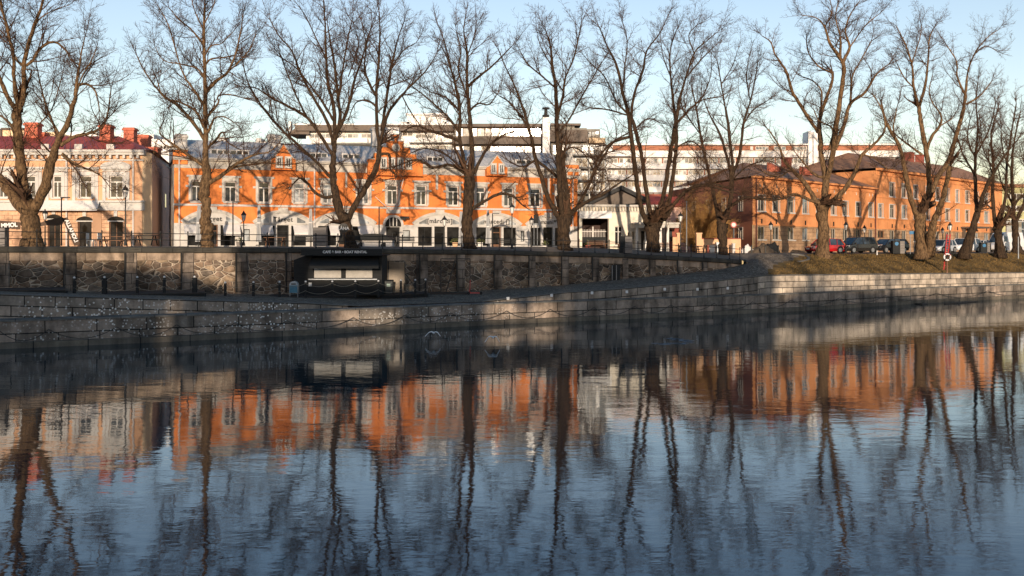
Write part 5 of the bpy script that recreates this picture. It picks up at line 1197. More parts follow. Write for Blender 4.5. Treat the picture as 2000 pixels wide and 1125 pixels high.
TREES = [
 ('massive forked old tree with thick brown trunk at the left edge of the wall', (61, 479), 68.0, [
  [(61, 482, 42), (62, 462, 37), (60, 440, 34), (57, 420, 33), (57, 405, 34)],
  [(52, 420, 22), (30, 388, 21), (2, 352, 19), (-35, 315, 16), (-75, 250, 11), (-85, 180, 7), (-80, 110, 4)],
  [(58, 408, 24), (46, 365, 20), (40, 315, 19), (34, 262, 18), (33, 225, 17), (36, 212, 17)],
  [(37, 215, 13), (46, 190, 11), (47, 150, 10), (46, 126, 10), (57, 82, 9), (68, 48, 8), (80, 15, 6), (92, -30, 4)],
  [(35, 216, 12), (18, 195, 10), (4, 165, 9), (-8, 130, 7), (-20, 80, 5)],
  [(35, 210, 9), (28, 165, 8), (26, 110, 7), (14, 55, 6), (2, 10, 5), (-5, -35, 3)],
  [(48, 128, 7), (62, 120, 7), (76, 98, 6), (96, 83, 6), (115, 86, 5), (130, 100, 4), (138, 118, 3)],
  [(44, 128, 7), (30, 112, 6), (18, 80, 5), (8, 30, 4), (0, -10, 3)],
  [(66, 408, 20), (90, 362, 20), (100, 315, 18), (114, 275, 14), (134, 236, 11), (147, 190, 9), (150, 165, 8), (156, 120, 5), (166, 72, 3)],
  [(118, 284, 9), (145, 267, 8), (175, 260, 7), (198, 250, 6), (208, 230, 5), (213, 205, 4), (217, 170, 3)],
  [(120, 268, 8), (102, 238, 6), (84, 185, 5), (72, 130, 3), (66, 100, 2)],
  [(149, 168, 7), (168, 164, 6), (184, 175, 5), (191, 195, 4), (194, 215, 3)],
  [(121, 300, 9), (142, 318, 7), (170, 330, 5), (195, 342, 4), (212, 362, 2)],
  [(36, 262, 7), (18, 240, 6), (0, 225, 5), (-20, 215, 4)],
  [(147, 192, 5), (160, 150, 4), (178, 120, 3), (190, 90, 2)],
  [(57, 82, 5), (75, 40, 4), (105, 20, 3), (135, 10, 2)],
  [(68, 250, 4), (100, 215, 4), (118, 160, 3), (125, 130, 2)]], 11, 1.0, 1.0, False),
 ('tall straight knobbly tree in front of the left end of the orange building', (406, 479), 74.0, [
  [(406, 482, 23), (403, 462, 22), (404, 445, 27), (401, 430, 21), (403, 400, 18), (398, 380, 21), (403, 345, 19), (401, 310, 14), (402, 260, 11), (401, 200, 10), (400, 140, 8), (398, 70, 7), (400, 5, 5), (402, -30, 3)],
  [(401, 360, 11), (428, 346, 9), (455, 326, 8), (480, 310, 6), (505, 300, 5), (525, 297, 4), (545, 280, 3)],
  [(452, 328, 6), (485, 322, 5), (520, 318, 4), (545, 322, 3)],
  [(399, 325, 8), (372, 306, 7), (345, 287, 6), (322, 270, 5), (312, 258, 4), (318, 240, 3)],
  [(345, 287, 5), (325, 285, 4), (308, 272, 3), (300, 300, 2)],
  [(399, 272, 9), (372, 232, 8), (345, 205, 7), (320, 187, 6), (300, 165, 5), (280, 135, 4), (266, 105, 3)],
  [(400, 208, 7), (382, 180, 6), (362, 152, 5), (350, 122, 4), (337, 75, 4), (325, 40, 3), (306, 8, 2)],
  [(398, 248, 7), (382, 217, 6), (352, 200, 5), (320, 190, 4), (308, 160, 3)],
  [(399, 152, 7), (385, 134, 5), (352, 125, 4), (320, 118, 3), (302, 90, 2)],
  [(402, 182, 9), (420, 160, 8), (445, 140, 6), (460, 105, 5), (470, 62, 4), (475, 28, 2)],
  [(445, 140, 5), (468, 120, 4), (488, 95, 3), (500, 65, 2)],
  [(400, 128, 6), (413, 115, 5), (440, 112, 4), (462, 106, 3)],
  [(402, 268, 7), (412, 245, 6), (421, 230, 5), (440, 229, 4), (458, 240, 3)],
  [(402, 292, 7), (420, 275, 6), (435, 258, 5), (445, 278, 4), (468, 292, 3)],
  [(402, 232, 7), (416, 215, 6), (427, 200, 5), (426, 188, 4), (450, 185, 4), (490, 196, 2)],
  [(398, 88, 6), (376, 60, 5), (350, 38, 4), (330, 15, 2)],
  [(398, 112, 5), (412, 90, 4), (432, 85, 3), (455, 62, 2)],
  [(400, 45, 4), (415, 15, 3), (425, -15, 2)],
  [(398, 60, 4), (380, 20, 3), (372, -15, 2)]], 12, .95, 1.0, False),
 ('broad two stemmed tree with a huge fan of branches beside the round black sign', (684, 479), 79.5, [
  [(686, 484, 28), (681, 460, 22), (676, 440, 20), (673, 425, 24)],
  [(669, 428, 17), (658, 392, 17), (652, 360, 16), (650, 330, 15), (652, 300, 12), (654, 275, 10)],
  [(680, 428, 14), (700, 390, 14), (722, 355, 14), (736, 325, 13), (741, 295, 12), (741, 280, 11)],
  [(651, 352, 8), (622, 321, 7), (590, 290, 7), (555, 258, 6), (525, 225, 6), (500, 190, 5), (482, 155, 4), (472, 110, 3)],
  [(651, 305, 9), (627, 266, 8), (600, 230, 7), (560, 206, 6), (528, 190, 5), (500, 172, 4), (480, 170, 3)],
  [(652, 285, 9), (640, 240, 8), (615, 195, 7), (590, 150, 6), (570, 100, 5), (545, 70, 4), (528, 40, 3)],
  [(654, 278, 10), (652, 210, 9), (641, 165, 8), (637, 110, 6), (635, 50, 5), (632, 5, 4), (630, -30, 3)],
  [(655, 272, 9), (664, 230, 8), (660, 190, 7), (655, 140, 6), (646, 85, 5), (640, 50, 3)],
  [(656, 262, 8), (670, 235, 8), (684, 195, 7), (691, 160, 6), (704, 125, 5), (715, 85, 4), (726, 50, 3)],
  [(651, 235, 7), (630, 200, 6), (603, 163, 5), (575, 130, 4), (545, 110, 3)],
  [(600, 230, 6), (580, 190, 5), (560, 140, 4), (545, 100, 3)],
  [(637, 115, 5), (616, 72, 4), (596, 30, 3), (578, 5, 2)],
  [(661, 192, 6), (671, 125, 5), (681, 70, 4), (690, 30, 2)],
  [(741, 285, 9), (736, 240, 8), (735, 180, 7), (740, 110, 6), (742, 60, 4), (740, 22, 3)],
  [(742, 282, 9), (752, 240, 8), (762, 214, 7), (785, 186, 6), (808, 162, 5), (832, 138, 4), (850, 110, 3)],
  [(746, 255, 8), (755, 190, 7), (765, 130, 6), (776, 80, 4), (790, 40, 3)],
  [(735, 188, 7), (720, 160, 6), (712, 130, 5), (715, 88, 4), (708, 50, 3)],
  [(735, 208, 6), (717, 196, 5), (696, 200, 4), (684, 222, 3)],
  [(658, 380, 9), (637, 386, 8), (616, 376, 7), (600, 357, 6), (586, 348, 5), (574, 358, 4)],
  [(738, 302, 7), (760, 302, 6), (762, 330, 5), (775, 345, 4), (760, 350, 3)],
  [(765, 132, 5), (787, 100, 4), (812, 84, 2)],
  [(785, 186, 4), (800, 215, 4), (830, 260, 3), (850, 300, 2)],
  [(680, 150, 4), (700, 90, 3), (690, 45, 2)]], 13, 1.0, .9, True),
 ('slender dark tree with one low bent limb, in the middle of the orange building', (918, 484), 84.0, [
  [(918, 488, 26), (914, 460, 21), (912, 438, 22), (913, 410, 19), (916, 375, 22), (917, 345, 20)],
  [(912, 348, 9), (905, 310, 9), (898, 270, 8), (898, 215, 8), (890, 170, 6), (880, 130, 5), (870, 88, 4), (856, 50, 3)],
  [(920, 345, 13), (922, 295, 12), (918, 240, 10), (914, 190, 8), (912, 150, 7), (912, 100, 6), (906, 60, 4), (910, 28, 3)],
  [(926, 338, 9), (945, 300, 7), (965, 276, 6), (987, 262, 5), (1008, 256, 3)],
  [(915, 168, 7), (935, 150, 6), (960, 130, 5), (985, 105, 4), (1002, 88, 2)],
  [(899, 276, 8), (870, 265, 7), (840, 255, 6), (812, 246, 5), (788, 256, 3)],
  [(899, 262, 6), (880, 235, 6), (850, 205, 5), (820, 180, 4), (800, 165, 3)],
  [(912, 342, 8), (880, 322, 7), (845, 327, 6), (815, 312, 5), (780, 322, 4)],
  [(908, 336, 6), (870, 302, 5), (832, 290, 4), (800, 300, 3)],
  [(922, 408, 9), (948, 392, 7), (975, 379, 7), (1000, 382, 6), (1020, 400, 4), (1035, 410, 2)],
  [(917, 216, 6), (935, 202, 5), (955, 204, 4), (972, 182, 3)],
  [(898, 192, 5), (885, 150, 4), (872, 110, 4), (860, 88, 2)],
  [(914, 192, 5), (896, 140, 5), (900, 100, 4), (891, 60, 3)],
  [(898, 217, 6), (870, 190, 5), (840, 180, 3)],
  [(912, 110, 4), (925, 75, 3), (930, 45, 2)]], 14, .95, 1.0, True),
 ('dark tree splitting low into many upright stems at the right end of the orange house', (1103, 488), 87.5, [
  [(1103, 493, 27), (1100, 465, 24), (1101, 440, 26), (1103, 425, 32)],
  [(1093, 428, 12), (1072, 390, 11), (1057, 345, 10), (1046, 310, 10), (1036, 262, 8), (1023, 216, 7), (1006, 170, 5), (987, 130, 4), (975, 100, 3)],
  [(1100, 425, 13), (1093, 372, 11), (1091, 312, 11), (1088, 250, 10), (1087, 215, 9), (1085, 170, 8), (1079, 130, 7), (1075, 90, 5), (1066, 60, 3)],
  [(1105, 422, 9), (1100, 372, 8), (1097, 320, 7), (1096, 280, 6)],
  [(1111, 420, 13), (1107, 372, 11), (1101, 322, 8), (1104, 290, 6)],
  [(1116, 420, 12), (1137, 388, 8), (1154, 352, 6), (1175, 312, 6), (1200, 276, 5), (1235, 256, 4)],
  [(1118, 412, 10), (1150, 392, 8), (1180, 378, 7), (1206, 360, 5), (1232, 344, 3)],
  [(1088, 228, 7), (1099, 190, 6), (1105, 150, 5), (1120, 115, 5), (1130, 72, 4), (1136, 42, 2)],
  [(1046, 312, 7), (1066, 327, 7), (1088, 345, 6)],
  [(1090, 262, 6), (1110, 236, 5), (1130, 200, 5), (1150, 165, 4), (1176, 120, 3)],
  [(1085, 172, 5), (1060, 150, 5), (1031, 125, 4), (1015, 98, 2)],
  [(1036, 256, 6), (1000, 205, 5), (975, 187, 3)],
  [(1094, 300, 6), (1118, 288, 5), (1140, 300, 4), (1158, 330, 3)],
  [(1046, 312, 6), (1020, 326, 5), (990, 312, 3)],
  [(1079, 132, 4), (1058, 95, 3), (1050, 70, 2)]], 15, 1.0, .95, True),
 ('dark tree with four long straight stems in front of the white pavilion', (1276, 493), 92.0, [
  [(1276, 500, 29), (1275, 470, 26), (1274, 450, 28), (1276, 432, 38)],
  [(1263, 436, 13), (1250, 395, 11), (1241, 335, 11), (1234, 275, 10), (1227, 222, 9), (1216, 180, 7), (1205, 130, 6), (1186, 90, 4), (1170, 52, 3)],
  [(1272, 430, 12), (1262, 372, 10), (1254, 312, 9), (1241, 252, 9), (1233, 226, 8), (1240, 180, 6), (1255, 140, 6), (1263, 100, 5), (1285, 70, 4), (1300, 42, 2)],
  [(1284, 430, 12), (1298, 372, 10), (1309, 302, 10), (1319, 242, 9), (1326, 200, 7), (1340, 150, 5), (1356, 104, 4), (1380, 80, 3), (1402, 62, 2)],
  [(1292, 432, 12), (1308, 388, 10), (1318, 312, 9), (1321, 262, 8), (1315, 200, 6), (1310, 150, 5), (1309, 100, 4), (1320, 62, 3)],
  [(1298, 430, 9), (1318, 397, 8), (1343, 371, 7), (1378, 362, 6), (1410, 371, 5), (1440, 378, 3)],
  [(1233, 228, 6), (1205, 200, 5), (1181, 150, 4), (1155, 125, 3), (1140, 108, 2)],
  [(1227, 226, 5), (1190, 215, 5), (1150, 210, 3)],
  [(1228, 268, 7), (1192, 281, 6), (1168, 312, 5), (1155, 352, 5), (1138, 392, 3)],
  [(1216, 182, 5), (1220, 130, 4), (1225, 80, 3), (1215, 42, 2)],
  [(1321, 242, 7), (1345, 215, 5), (1370, 196, 4), (1402, 190, 3)],
  [(1241, 252, 5), (1265, 232, 4), (1290, 240, 3)],
  [(1340, 152, 4), (1366, 120, 4), (1396, 90, 2)],
  [(1314, 292, 5), (1350, 276, 4), (1380, 300, 3), (1400, 322, 2)],
  [(1310, 150, 4), (1295, 110, 3), (1290, 75, 2)],
  [(1356, 104, 4), (1345, 70, 3), (1360, 50, 2)]], 16, 1.0, .95, True),
 ('slim dark tree before the golden bush with long curved stems', (1414, 497), 94.0, [
  [(1414, 503, 22), (1412, 475, 17), (1410, 455, 19), (1412, 436, 24)],
  [(1406, 436, 11), (1395, 385, 8), (1381, 322, 7), (1368, 262, 6), (1360, 212, 5), (1351, 170, 3)],
  [(1415, 432, 12), (1425, 402, 10), (1429, 352, 10), (1421, 312, 7), (1406, 262, 6), (1385, 222, 4), (1375, 195, 3)],
  [(1429, 352, 8), (1431, 330, 7), (1422, 242, 7), (1415, 202, 5), (1408, 160, 4), (1401, 120, 3)],
  [(1428, 348, 8), (1445, 302, 7), (1452, 242, 6), (1464, 202, 5), (1474, 160, 4), (1481, 112, 2)],
  [(1452, 244, 4), (1470, 216, 4), (1500, 196, 2)],
  [(1428, 402, 8), (1455, 386, 7), (1485, 388, 5), (1518, 386, 3)],
  [(1426, 368, 6), (1400, 361, 6), (1370, 360, 5), (1342, 370, 5), (1316, 400, 4)],
  [(1464, 192, 4), (1458, 152, 4), (1462, 118, 2)],
  [(1431, 350, 5), (1460, 325, 4), (1500, 314, 3), (1530, 330, 2)],
  [(1368, 262, 4), (1345, 230, 4), (1330, 200, 3), (1335, 160, 2)],
  [(1360, 212, 4), (1385, 160, 3), (1390, 120, 2)],
  [(1408, 165, 3), (1430, 130, 3), (1440, 100, 2)]], 17, 1.0, .9, True),
 ('very tall grey trunked tree on the lawn in front of the ochre building', (1606, 497), 97.0, [
  [(1606, 502, 30), (1608, 475, 23), (1608, 445, 20), (1606, 415, 23), (1607, 398, 27)],
  [(1598, 404, 12), (1582, 372, 11), (1562, 346, 10), (1545, 330, 8), (1530, 311, 6), (1520, 282, 5), (1500, 252, 4)],
  [(1608, 402, 14), (1613, 352, 16), (1606, 312, 12), (1601, 262, 11), (1601, 232, 9), (1615, 190, 8), (1625, 160, 7), (1626, 140, 6)],
  [(1598, 258, 9), (1570, 216, 8), (1547, 177, 7), (1536, 140, 6), (1515, 108, 5), (1505, 82, 4), (1488, 70, 2)],
  [(1614, 354, 12), (1627, 302, 12), (1635, 232, 11), (1644, 172, 10), (1648, 132, 9), (1640, 113, 8), (1621, 85, 6), (1610, 52, 5), (1594, 35, 3), (1568, 30, 2)],
  [(1646, 122, 8), (1659, 92, 6), (1651, 62, 5), (1660, 30, 4), (1680, 0, 2)],
  [(1631, 292, 10), (1649, 242, 9), (1661, 202, 8), (1690, 180, 6), (1711, 146, 5), (1736, 125, 3)],
  [(1616, 402, 13), (1644, 376, 12), (1668, 340, 9), (1684, 302, 8), (1709, 280, 6), (1729, 250, 5), (1721, 212, 4), (1705, 185, 3)],
  [(1625, 142, 6), (1600, 130, 5), (1580, 105, 4), (1575, 78, 3)],
  [(1601, 232, 6), (1605, 182, 5), (1590, 160, 4), (1568, 150, 3)],
  [(1600, 398, 8), (1576, 388, 7), (1550, 380, 6), (1520, 390, 5), (1482, 390, 3)],
  [(1609, 347, 7), (1590, 340, 6), (1571, 320, 5), (1555, 300, 3)],
  [(1661, 204, 6), (1665, 150, 5), (1680, 120, 4), (1702, 80, 3)],
  [(1641, 112, 7), (1641, 72, 5), (1632, 32, 3), (1640, -5, 2)],
  [(1620, 292, 6), (1626, 252, 5), (1600, 236, 4), (1590, 215, 3)],
  [(1545, 330, 5), (1520, 345, 4), (1490, 335, 3)],
  [(1660, 92, 4), (1690, 50, 3), (1720, 25, 2)],
  [(1684, 302, 5), (1710, 310, 4), (1735, 330, 3), (1755, 320, 2)],
  [(1611, 52, 4), (1625, 20, 3), (1615, -15, 2)]], 18, 1.0, 1.25, False),
 ('broad twin trunked tree on the lawn left of the red ladder', (1806, 491), 103.0, [
  [(1801, 497, 24), (1799, 470, 22), (1797, 445, 22), (1797, 420, 24)],
  [(1816, 497, 22), (1818, 465, 18), (1824, 435, 14), (1835, 405, 12), (1845, 372, 11), (1856, 325, 10)],
  [(1791, 424, 13), (1777, 382, 11), (1767, 330, 10), (1756, 284, 8), (1732, 242, 6), (1721, 200, 4)],
  [(1799, 420, 14), (1813, 378, 12), (1814, 335, 11), (1808, 292, 11), (1799, 242, 10), (1794, 208, 9)],
  [(1794, 208, 7), (1785, 170, 6), (1780, 122, 5), (1766, 82, 4), (1750, 50, 2)],
  [(1796, 206, 8), (1808, 162, 6), (1813, 112, 5), (1816, 72, 4), (1830, 45, 2)],
  [(1806, 404, 12), (1832, 346, 12), (1853, 313, 11), (1865, 272, 10), (1880, 222, 9), (1886, 182, 7), (1890, 142, 5), (1905, 102, 4), (1930, 72, 3), (1950, 58, 2)],
  [(1885, 184, 6), (1870, 152, 5), (1868, 120, 4), (1850, 90, 3)],
  [(1887, 204, 6), (1915, 186, 4), (1936, 160, 3)],
  [(1809, 298, 7), (1820, 266, 7), (1835, 246, 6), (1838, 226, 5), (1821, 200, 4), (1815, 176, 3), (1822, 145, 2)],
  [(1801, 302, 6), (1765, 276, 5), (1743, 256, 3)],
  [(1785, 172, 4), (1765, 150, 4), (1750, 120, 2)],
  [(1756, 286, 5), (1745, 252, 4), (1752, 210, 3)],
  [(1835, 246, 4), (1858, 232, 3), (1870, 215, 2)],
  [(1905, 104, 4), (1925, 90, 3), (1948, 100, 2)],
  [(1780, 125, 4), (1795, 80, 3), (1800, 50, 2)]], 19, 1.0, 1.2, False),
 ('leaning tree right of the red ladder, trunk tilted over the white car', (1886, 491), 108.0, [
  [(1884, 497, 22), (1893, 468, 18), (1902, 440, 15), (1909, 415, 15)],
  [(1911, 412, 11), (1921, 378, 9), (1938, 342, 7), (1964, 302, 5), (1990, 270, 3)],
  [(1909, 414, 10), (1905, 372, 8), (1905, 312, 7), (1910, 252, 5), (1906, 202, 4), (1910, 160, 3)],
  [(1905, 342, 6), (1881, 302, 5), (1870, 270, 4), (1850, 240, 3)],
  [(1908, 300, 5), (1932, 252, 4), (1945, 200, 3)],
  [(1906, 312, 4), (1890, 270, 4), (1895, 230, 3)],
  [(1938, 342, 4), (1930, 300, 3), (1940, 260, 2)]], 20, 1.0, 1.1, True),
 ('dark tree beside the white van near the right edge', (1953, 490), 113.0, [
  [(1953, 496, 20), (1950, 465, 16), (1948, 445, 18)],
  [(1945, 446, 9), (1939, 385, 8), (1940, 322, 6), (1936, 262, 5), (1950, 212, 3)],
  [(1951, 446, 9), (1964, 385, 7), (1966, 322, 6), (1975, 262, 5), (1985, 202, 3)],
  [(1953, 448, 8), (1984, 396, 6), (2010, 372, 4)],
  [(1942, 412, 5), (1915, 388, 4), (1900, 370, 2)],
  [(1940, 330, 4), (1920, 290, 3), (1915, 240, 2)]], 21, 1.05, 1.0, True),
 ('bushy dark tree right at the edge of the picture', (1987, 489), 118.0, [
  [(1987, 494, 19), (1984, 460, 15), (1982, 430, 14)],
  [(1981, 434, 10), (1978, 385, 8), (1976, 332, 7), (1980, 282, 5), (1992, 222, 3)],
  [(1985, 432, 9), (2002, 392, 7), (2012, 350, 5), (2030, 300, 3)],
  [(1979, 400, 6), (1958, 362, 4), (1950, 330, 3)],
  [(1977, 335, 5), (1960, 300, 4), (1955, 255, 3)],
  [(2012, 352, 5), (2000, 310, 4), (2010, 262, 3)]], 22, 1.1, 1.0, True),
]
NT = 0; ROOTS = []

for lab, base, Y, limbs, seed, dens, wav, dark in TREES:
    r0_, n = tree(lab, base, Y, limbs, seed, dens, wav, dark); NT += n; ROOTS.append(r0_)

# golden leafless bush, a thicket of stems
def bush(label, px0, px1, py0, py1, Y, n, seed, mt='twiggold', cat='bush'):
    rnd = random.Random(seed); root = thing('leafless_bush', label, cat, P((px0 + px1) / 2, py1, Y)); segs = []
    x0, x1 = XW(px0, Y), XW(px1, Y); z0, z1 = ZW(py1, Y), ZW(py0, Y); cx = (x0 + x1) / 2
    for _ in range(n):
        x = rnd.uniform(x0 * .6 + cx * .4, x1 * .6 + cx * .4); y = Y + rnd.uniform(0, 5); h = (z1 - z0) * rnd.uniform(.45, 1.0) * (1 - .5 * abs(x - cx) / (x1 - cx) * .7)
        dx = (x - cx) / (x1 - cx) * .5 + rnd.gauss(0, .12); grow(segs, rnd, x, y, z0 - .2, dx, rnd.gauss(0, .15), 1.0, h, .055, 0, 1.05, .75)
    twig_mesh('stems', segs, M[mt], root); return root
bush('large golden leafless bush behind the peach garden wall', 1342, 1432, 362, 488, 104, 60, 31)
bush('small dark leafless bush at the right end of the peach wall', 1442, 1462, 450, 490, 106, 8, 33, 'twig')

# leafless trees on the near bank behind the camera: their limbs throw the soft shadows on the far quay and lawn
for i, (src, x, y, lab) in enumerate(((7, 27, -14, 'bare tree on the near bank, first to the right of the viewer'), (8, 38, -16, 'bare tree on the near bank, second to the right of the viewer'), (2, 50, -13, 'bare tree on the near bank, third to the right of the viewer'), (1, 58, -18, 'bare tree on the near bank, farthest right of the viewer'), (0, -28, -14, 'bare tree on the near bank, to the left of the viewer'), (5, -42, -16, 'bare tree on the near bank, far left of the viewer'))):
    c = ROOTS[src].copy(); put(c); c.location = (x, y, 3.5); c.rotation_euler = (0, 0, 1.3 * i); c['label'] = lab; c['group'] = 'bare trees on the near bank'
    for ch in ROOTS[src].children:
        if ch.name.startswith('trunk'): k = ch.copy(); put(k, c)
# ------------------------------------------------------------------ things on the banks
def text_mesh(name, body, size, m, parent, loc, ang=0.0, extrude=.01, tilt=0.0, bold=.01):
    cu = bpy.data.curves.new('t', 'FONT'); cu.body = body; cu.size = size; cu.extrude = extrude; cu.align_x = 'CENTER'; cu.align_y = 'CENTER'; cu.offset = bold
    to = bpy.data.objects.new('t', cu); SC.collection.objects.link(to); bpy.context.view_layer.update()
    me = bpy.data.meshes.new_from_object(to); bpy.data.objects.remove(to); me.materials.clear(); me.materials.append(m)
    o = bpy.data.objects.new(name, me); put(o, parent); o.location = Vector(loc) - base_of(parent); o.rotation_euler = (R(90), -tilt, ang); return o
def deckz(px): return interp([(-60, 2.80), (128, 2.72), (130, 2.42), (398, 2.38), (402, 1.92), (1000, 1.92)], px)
# wooden decks along the foot of the wall
for a, b, ya, yb, lab in ((-120, 128, 59.5, 61.0, 'dark timber deck at the foot of the wall, at the left edge'), (130, 400, 61.5, 65.5, 'long low dark timber deck between the left deck and the kiosk deck'), (402, 835, 67.0, 74.5, 'dark timber deck carrying the black kiosk')):
    z = deckz((a + b) / 2); d = thing('timber_deck', lab, 'deck', G(max(a, 0) / 2 + b / 2, (ya + yb) / 2, z), group='timber decks at the foot of the wall')
    pa, pb = G(a, ya, z), G(b, yb, z); qa, qb = G(a, WY(a) - .4, z), G(b, WY(b) - .4, z); m = MB(); dn = Vector((0, 0, .07))
    m.hexa([pa - dn, pb - dn, qb - dn, qa - dn, pa, pb, qb, qa]); m.build('deck_boards', M['deck'], d)
    m = MB(); m.hexa([pa - Vector((0, 0, .75)) + Vector((0, .1, 0)), pb - Vector((0, 0, .75)) + Vector((0, .1, 0)), pb - dn + Vector((0, .3, 0)), pa - dn + Vector((0, .3, 0)), pa - dn + Vector((0, .02, -.002)), pb - dn + Vector((0, .02, -.002)), pb - dn + Vector((0, .3, -.002)), pa - dn + Vector((0, .3, -.002))]); m.build('front_beam', M['charcoal'], d)
# rope barrier on the decks
rb_ = thing('rope_barrier', 'rope barrier of dark posts with white caps and two sagging ropes on the decks', 'rope barrier', G(500, 69, 1.9))
bp_ = [(145, 62.2), (204, 63.2), (268, 64.0), (321, 64.7), (380, 65.4), (440, 67.6), (495, 68.4), (546, 69.1), (597, 69.6), (649, 70.0), (694, 70.5), (739, 71.2), (783, 72.4), (811, 73.2), (831, 74.0)]
tops = []
for px, Y in bp_:
    z = deckz(px); p = G(px, Y, z); m = MB(); big = px in (204, 380); w = .075 if not big else .13; h = 1.0
    m.box(p.x - w, p.x + w, p.y - w, p.y + w, p.z - .1, p.z + h); o = m.build('post', M['charcoal'], rb_)
    m = MB(); m.lathe([(.05, h), (.075, h + .02), (.07, h + .09), (.02, h + .12)], p, 8); m.build('post_cap', M['lettering'], o); tops.append(p)
for a, b in zip(tops[:-1], tops[1:]):
    if abs(a.z - b.z) > .3: continue
    for h in (.93, .42):
        m = MB(); m.tube([a.lerp(b, t) + Vector((0, -.09, h - .24 * 4 * t * (1 - t))) for t in [k / 8 for k in range(9)]], .013, 5); m.build('rope', M['rope'], rb_)
# kiosk
Yk = 71.8; zk = 1.92; x0, x1 = XW(601, Yk), XW(746, Yk)
k = thing('kiosk', 'black wooden kiosk with closed white shutters and a cafe and boat rental sign board', 'kiosk', ((x0 + x1) / 2, Yk, zk))
zt = ZW(499, Yk); sh0, sh1 = ZW(544, Yk), ZW(505, Yk)
xa0, xa1, xb0, xb1 = XW(612, Yk), XW(667, Yk), XW(674, Yk), XW(728, Yk)
m = MB(); m.box(x0, x1, Yk, Yk + 3.0, zk, sh0 - .002); m.box(x0, xa0, Yk, Yk + 3, sh0, zt); m.box(xa1, xb0, Yk, Yk + .3, sh0, zt); m.box(xb1, x1, Yk, Yk + 3, sh0, zt); m.box(xa0, xb1, Yk + .3, Yk + 3, sh0, zt)
m.build('body', M['charcoal'], k)
m = MB(); z = zk + .12
while z < sh0 - .1: m.box(x0 + .01, x1 - .01, Yk - .018, Yk - .001, z, z + .105); z += .125
m.build('cladding', M['charcoal'], k)
for a, b in ((xa0, xa1), (xb0, xb1)):
    m = MB(); z = sh0 + .05
    while z < sh1 - .05: m.hexa([(a + .04, Yk + .06, z), (b - .04, Yk + .06, z), (b - .04, Yk + .1, z), (a + .04, Yk + .1, z), (a + .04, Yk + .085, z + .085), (b - .04, Yk + .085, z + .085), (b - .04, Yk + .1, z + .085), (a + .04, Yk + .1, z + .085)]); z += .088
    m.build('shutter', mat('pale_roller_shutter', (.46, .44, .40), None, 4, .5) if 'pale_roller_shutter' not in bpy.data.materials else bpy.data.materials['pale_roller_shutter'], k)
m = MB(); m.box(xa0 - .3, xb1 + .35, Yk - .35, Yk - .019, sh0 - .09, sh0 - .01); m.build('counter', M['greymetal'], k)
m = MB(); za1, za0 = ZW(503, Yk), ZW(519, Yk - 1.2); m.hexa([(XW(611, Yk), Yk - 1.25, za0), (XW(744, Yk), Yk - 1.25, za0), (XW(744, Yk), Yk - 1.2, za0 - .03), (XW(611, Yk), Yk - 1.2, za0 - .03), (XW(608, Yk), Yk - .02, za1), (XW(738, Yk), Yk - .02, za1), (XW(738, Yk), Yk - .01, za1 - .05), (XW(608, Yk), Yk - .01, za1 - .05)])
m.box(XW(611, Yk), XW(744, Yk), Yk - 1.27, Yk - 1.24, za0 - .2, za0 - .001); m.build('awning', M['charcoal'], k)
m = MB(); m.box(x0 - .35, x1 + .2, Yk - .9, Yk + 3.2, zt + .002, zt + .07); m.build('roof', M['charcoal'], k)
m = MB(); m.box(x0 - .30, x1 + .12, Yk - .88, Yk - .80, zt + .072, ZW(486.5, Yk - .85)); sgn = m.build('sign_board', M['charcoal'], k)
text_mesh('sign_lettering', 'CAFÉ & BAR • BOAT RENTAL', .245, M['lettering'], sgn, (XW(673.5, Yk - .9), Yk - .892, ZW(492.3, Yk - .9)), bold=.006)
m = MB(); xw = XW(576, Yk + 1); m.hexa([(xw, Yk + .6, zk), (x0 - .002, Yk + .6, zk), (x0 - .002, Yk + 3, zk), (xw, Yk + 3, zk), (xw, Yk + .6, ZW(508, Yk)), (x0 - .002, Yk + .6, ZW(496, Yk)), (x0 - .002, Yk + 3, ZW(496, Yk)), (xw, Yk + 3, ZW(508, Yk))]); m.build('side_wing', M['charcoal'], k)
m = MB(); m.box(XW(603, Yk), XW(609, Yk), Yk - .045, Yk - .02, ZW(559, Yk), ZW(552, Yk)); m.build('notice', M['lettering'], k)
# tripod struts and round hanging sign
sg = thing('round_sign', 'round black sign with white letters on thin struts above the kiosk roof', 'sign', P(671, 484, 75.5))
m = MB(); c = P(671, 445.5, 75.2); r_ = 9.4 / FPX * 75.2; ring = [c + Vector((math.cos(a) * r_, 0, math.sin(a) * r_)) for a in [k_ * math.pi / 14 for k_ in range(28)]]; m.prism(ring, (0, .08, 0)); m.build('disc', M['blackmetal'], sg)
text_mesh('sign_lettering', 'LÅNA', .33, M['lettering'], sg, c + Vector((0, -.012, -.03)), bold=.004)
m = MB()
for a, b in (((669, 454), (655, 487)), ((672, 454), (677, 487)), ((666, 452), (662, 470))): m.bar(P(*a, 75.28), P(*b, 74.6), .045)
m.build('struts', M['blackmetal'], sg)
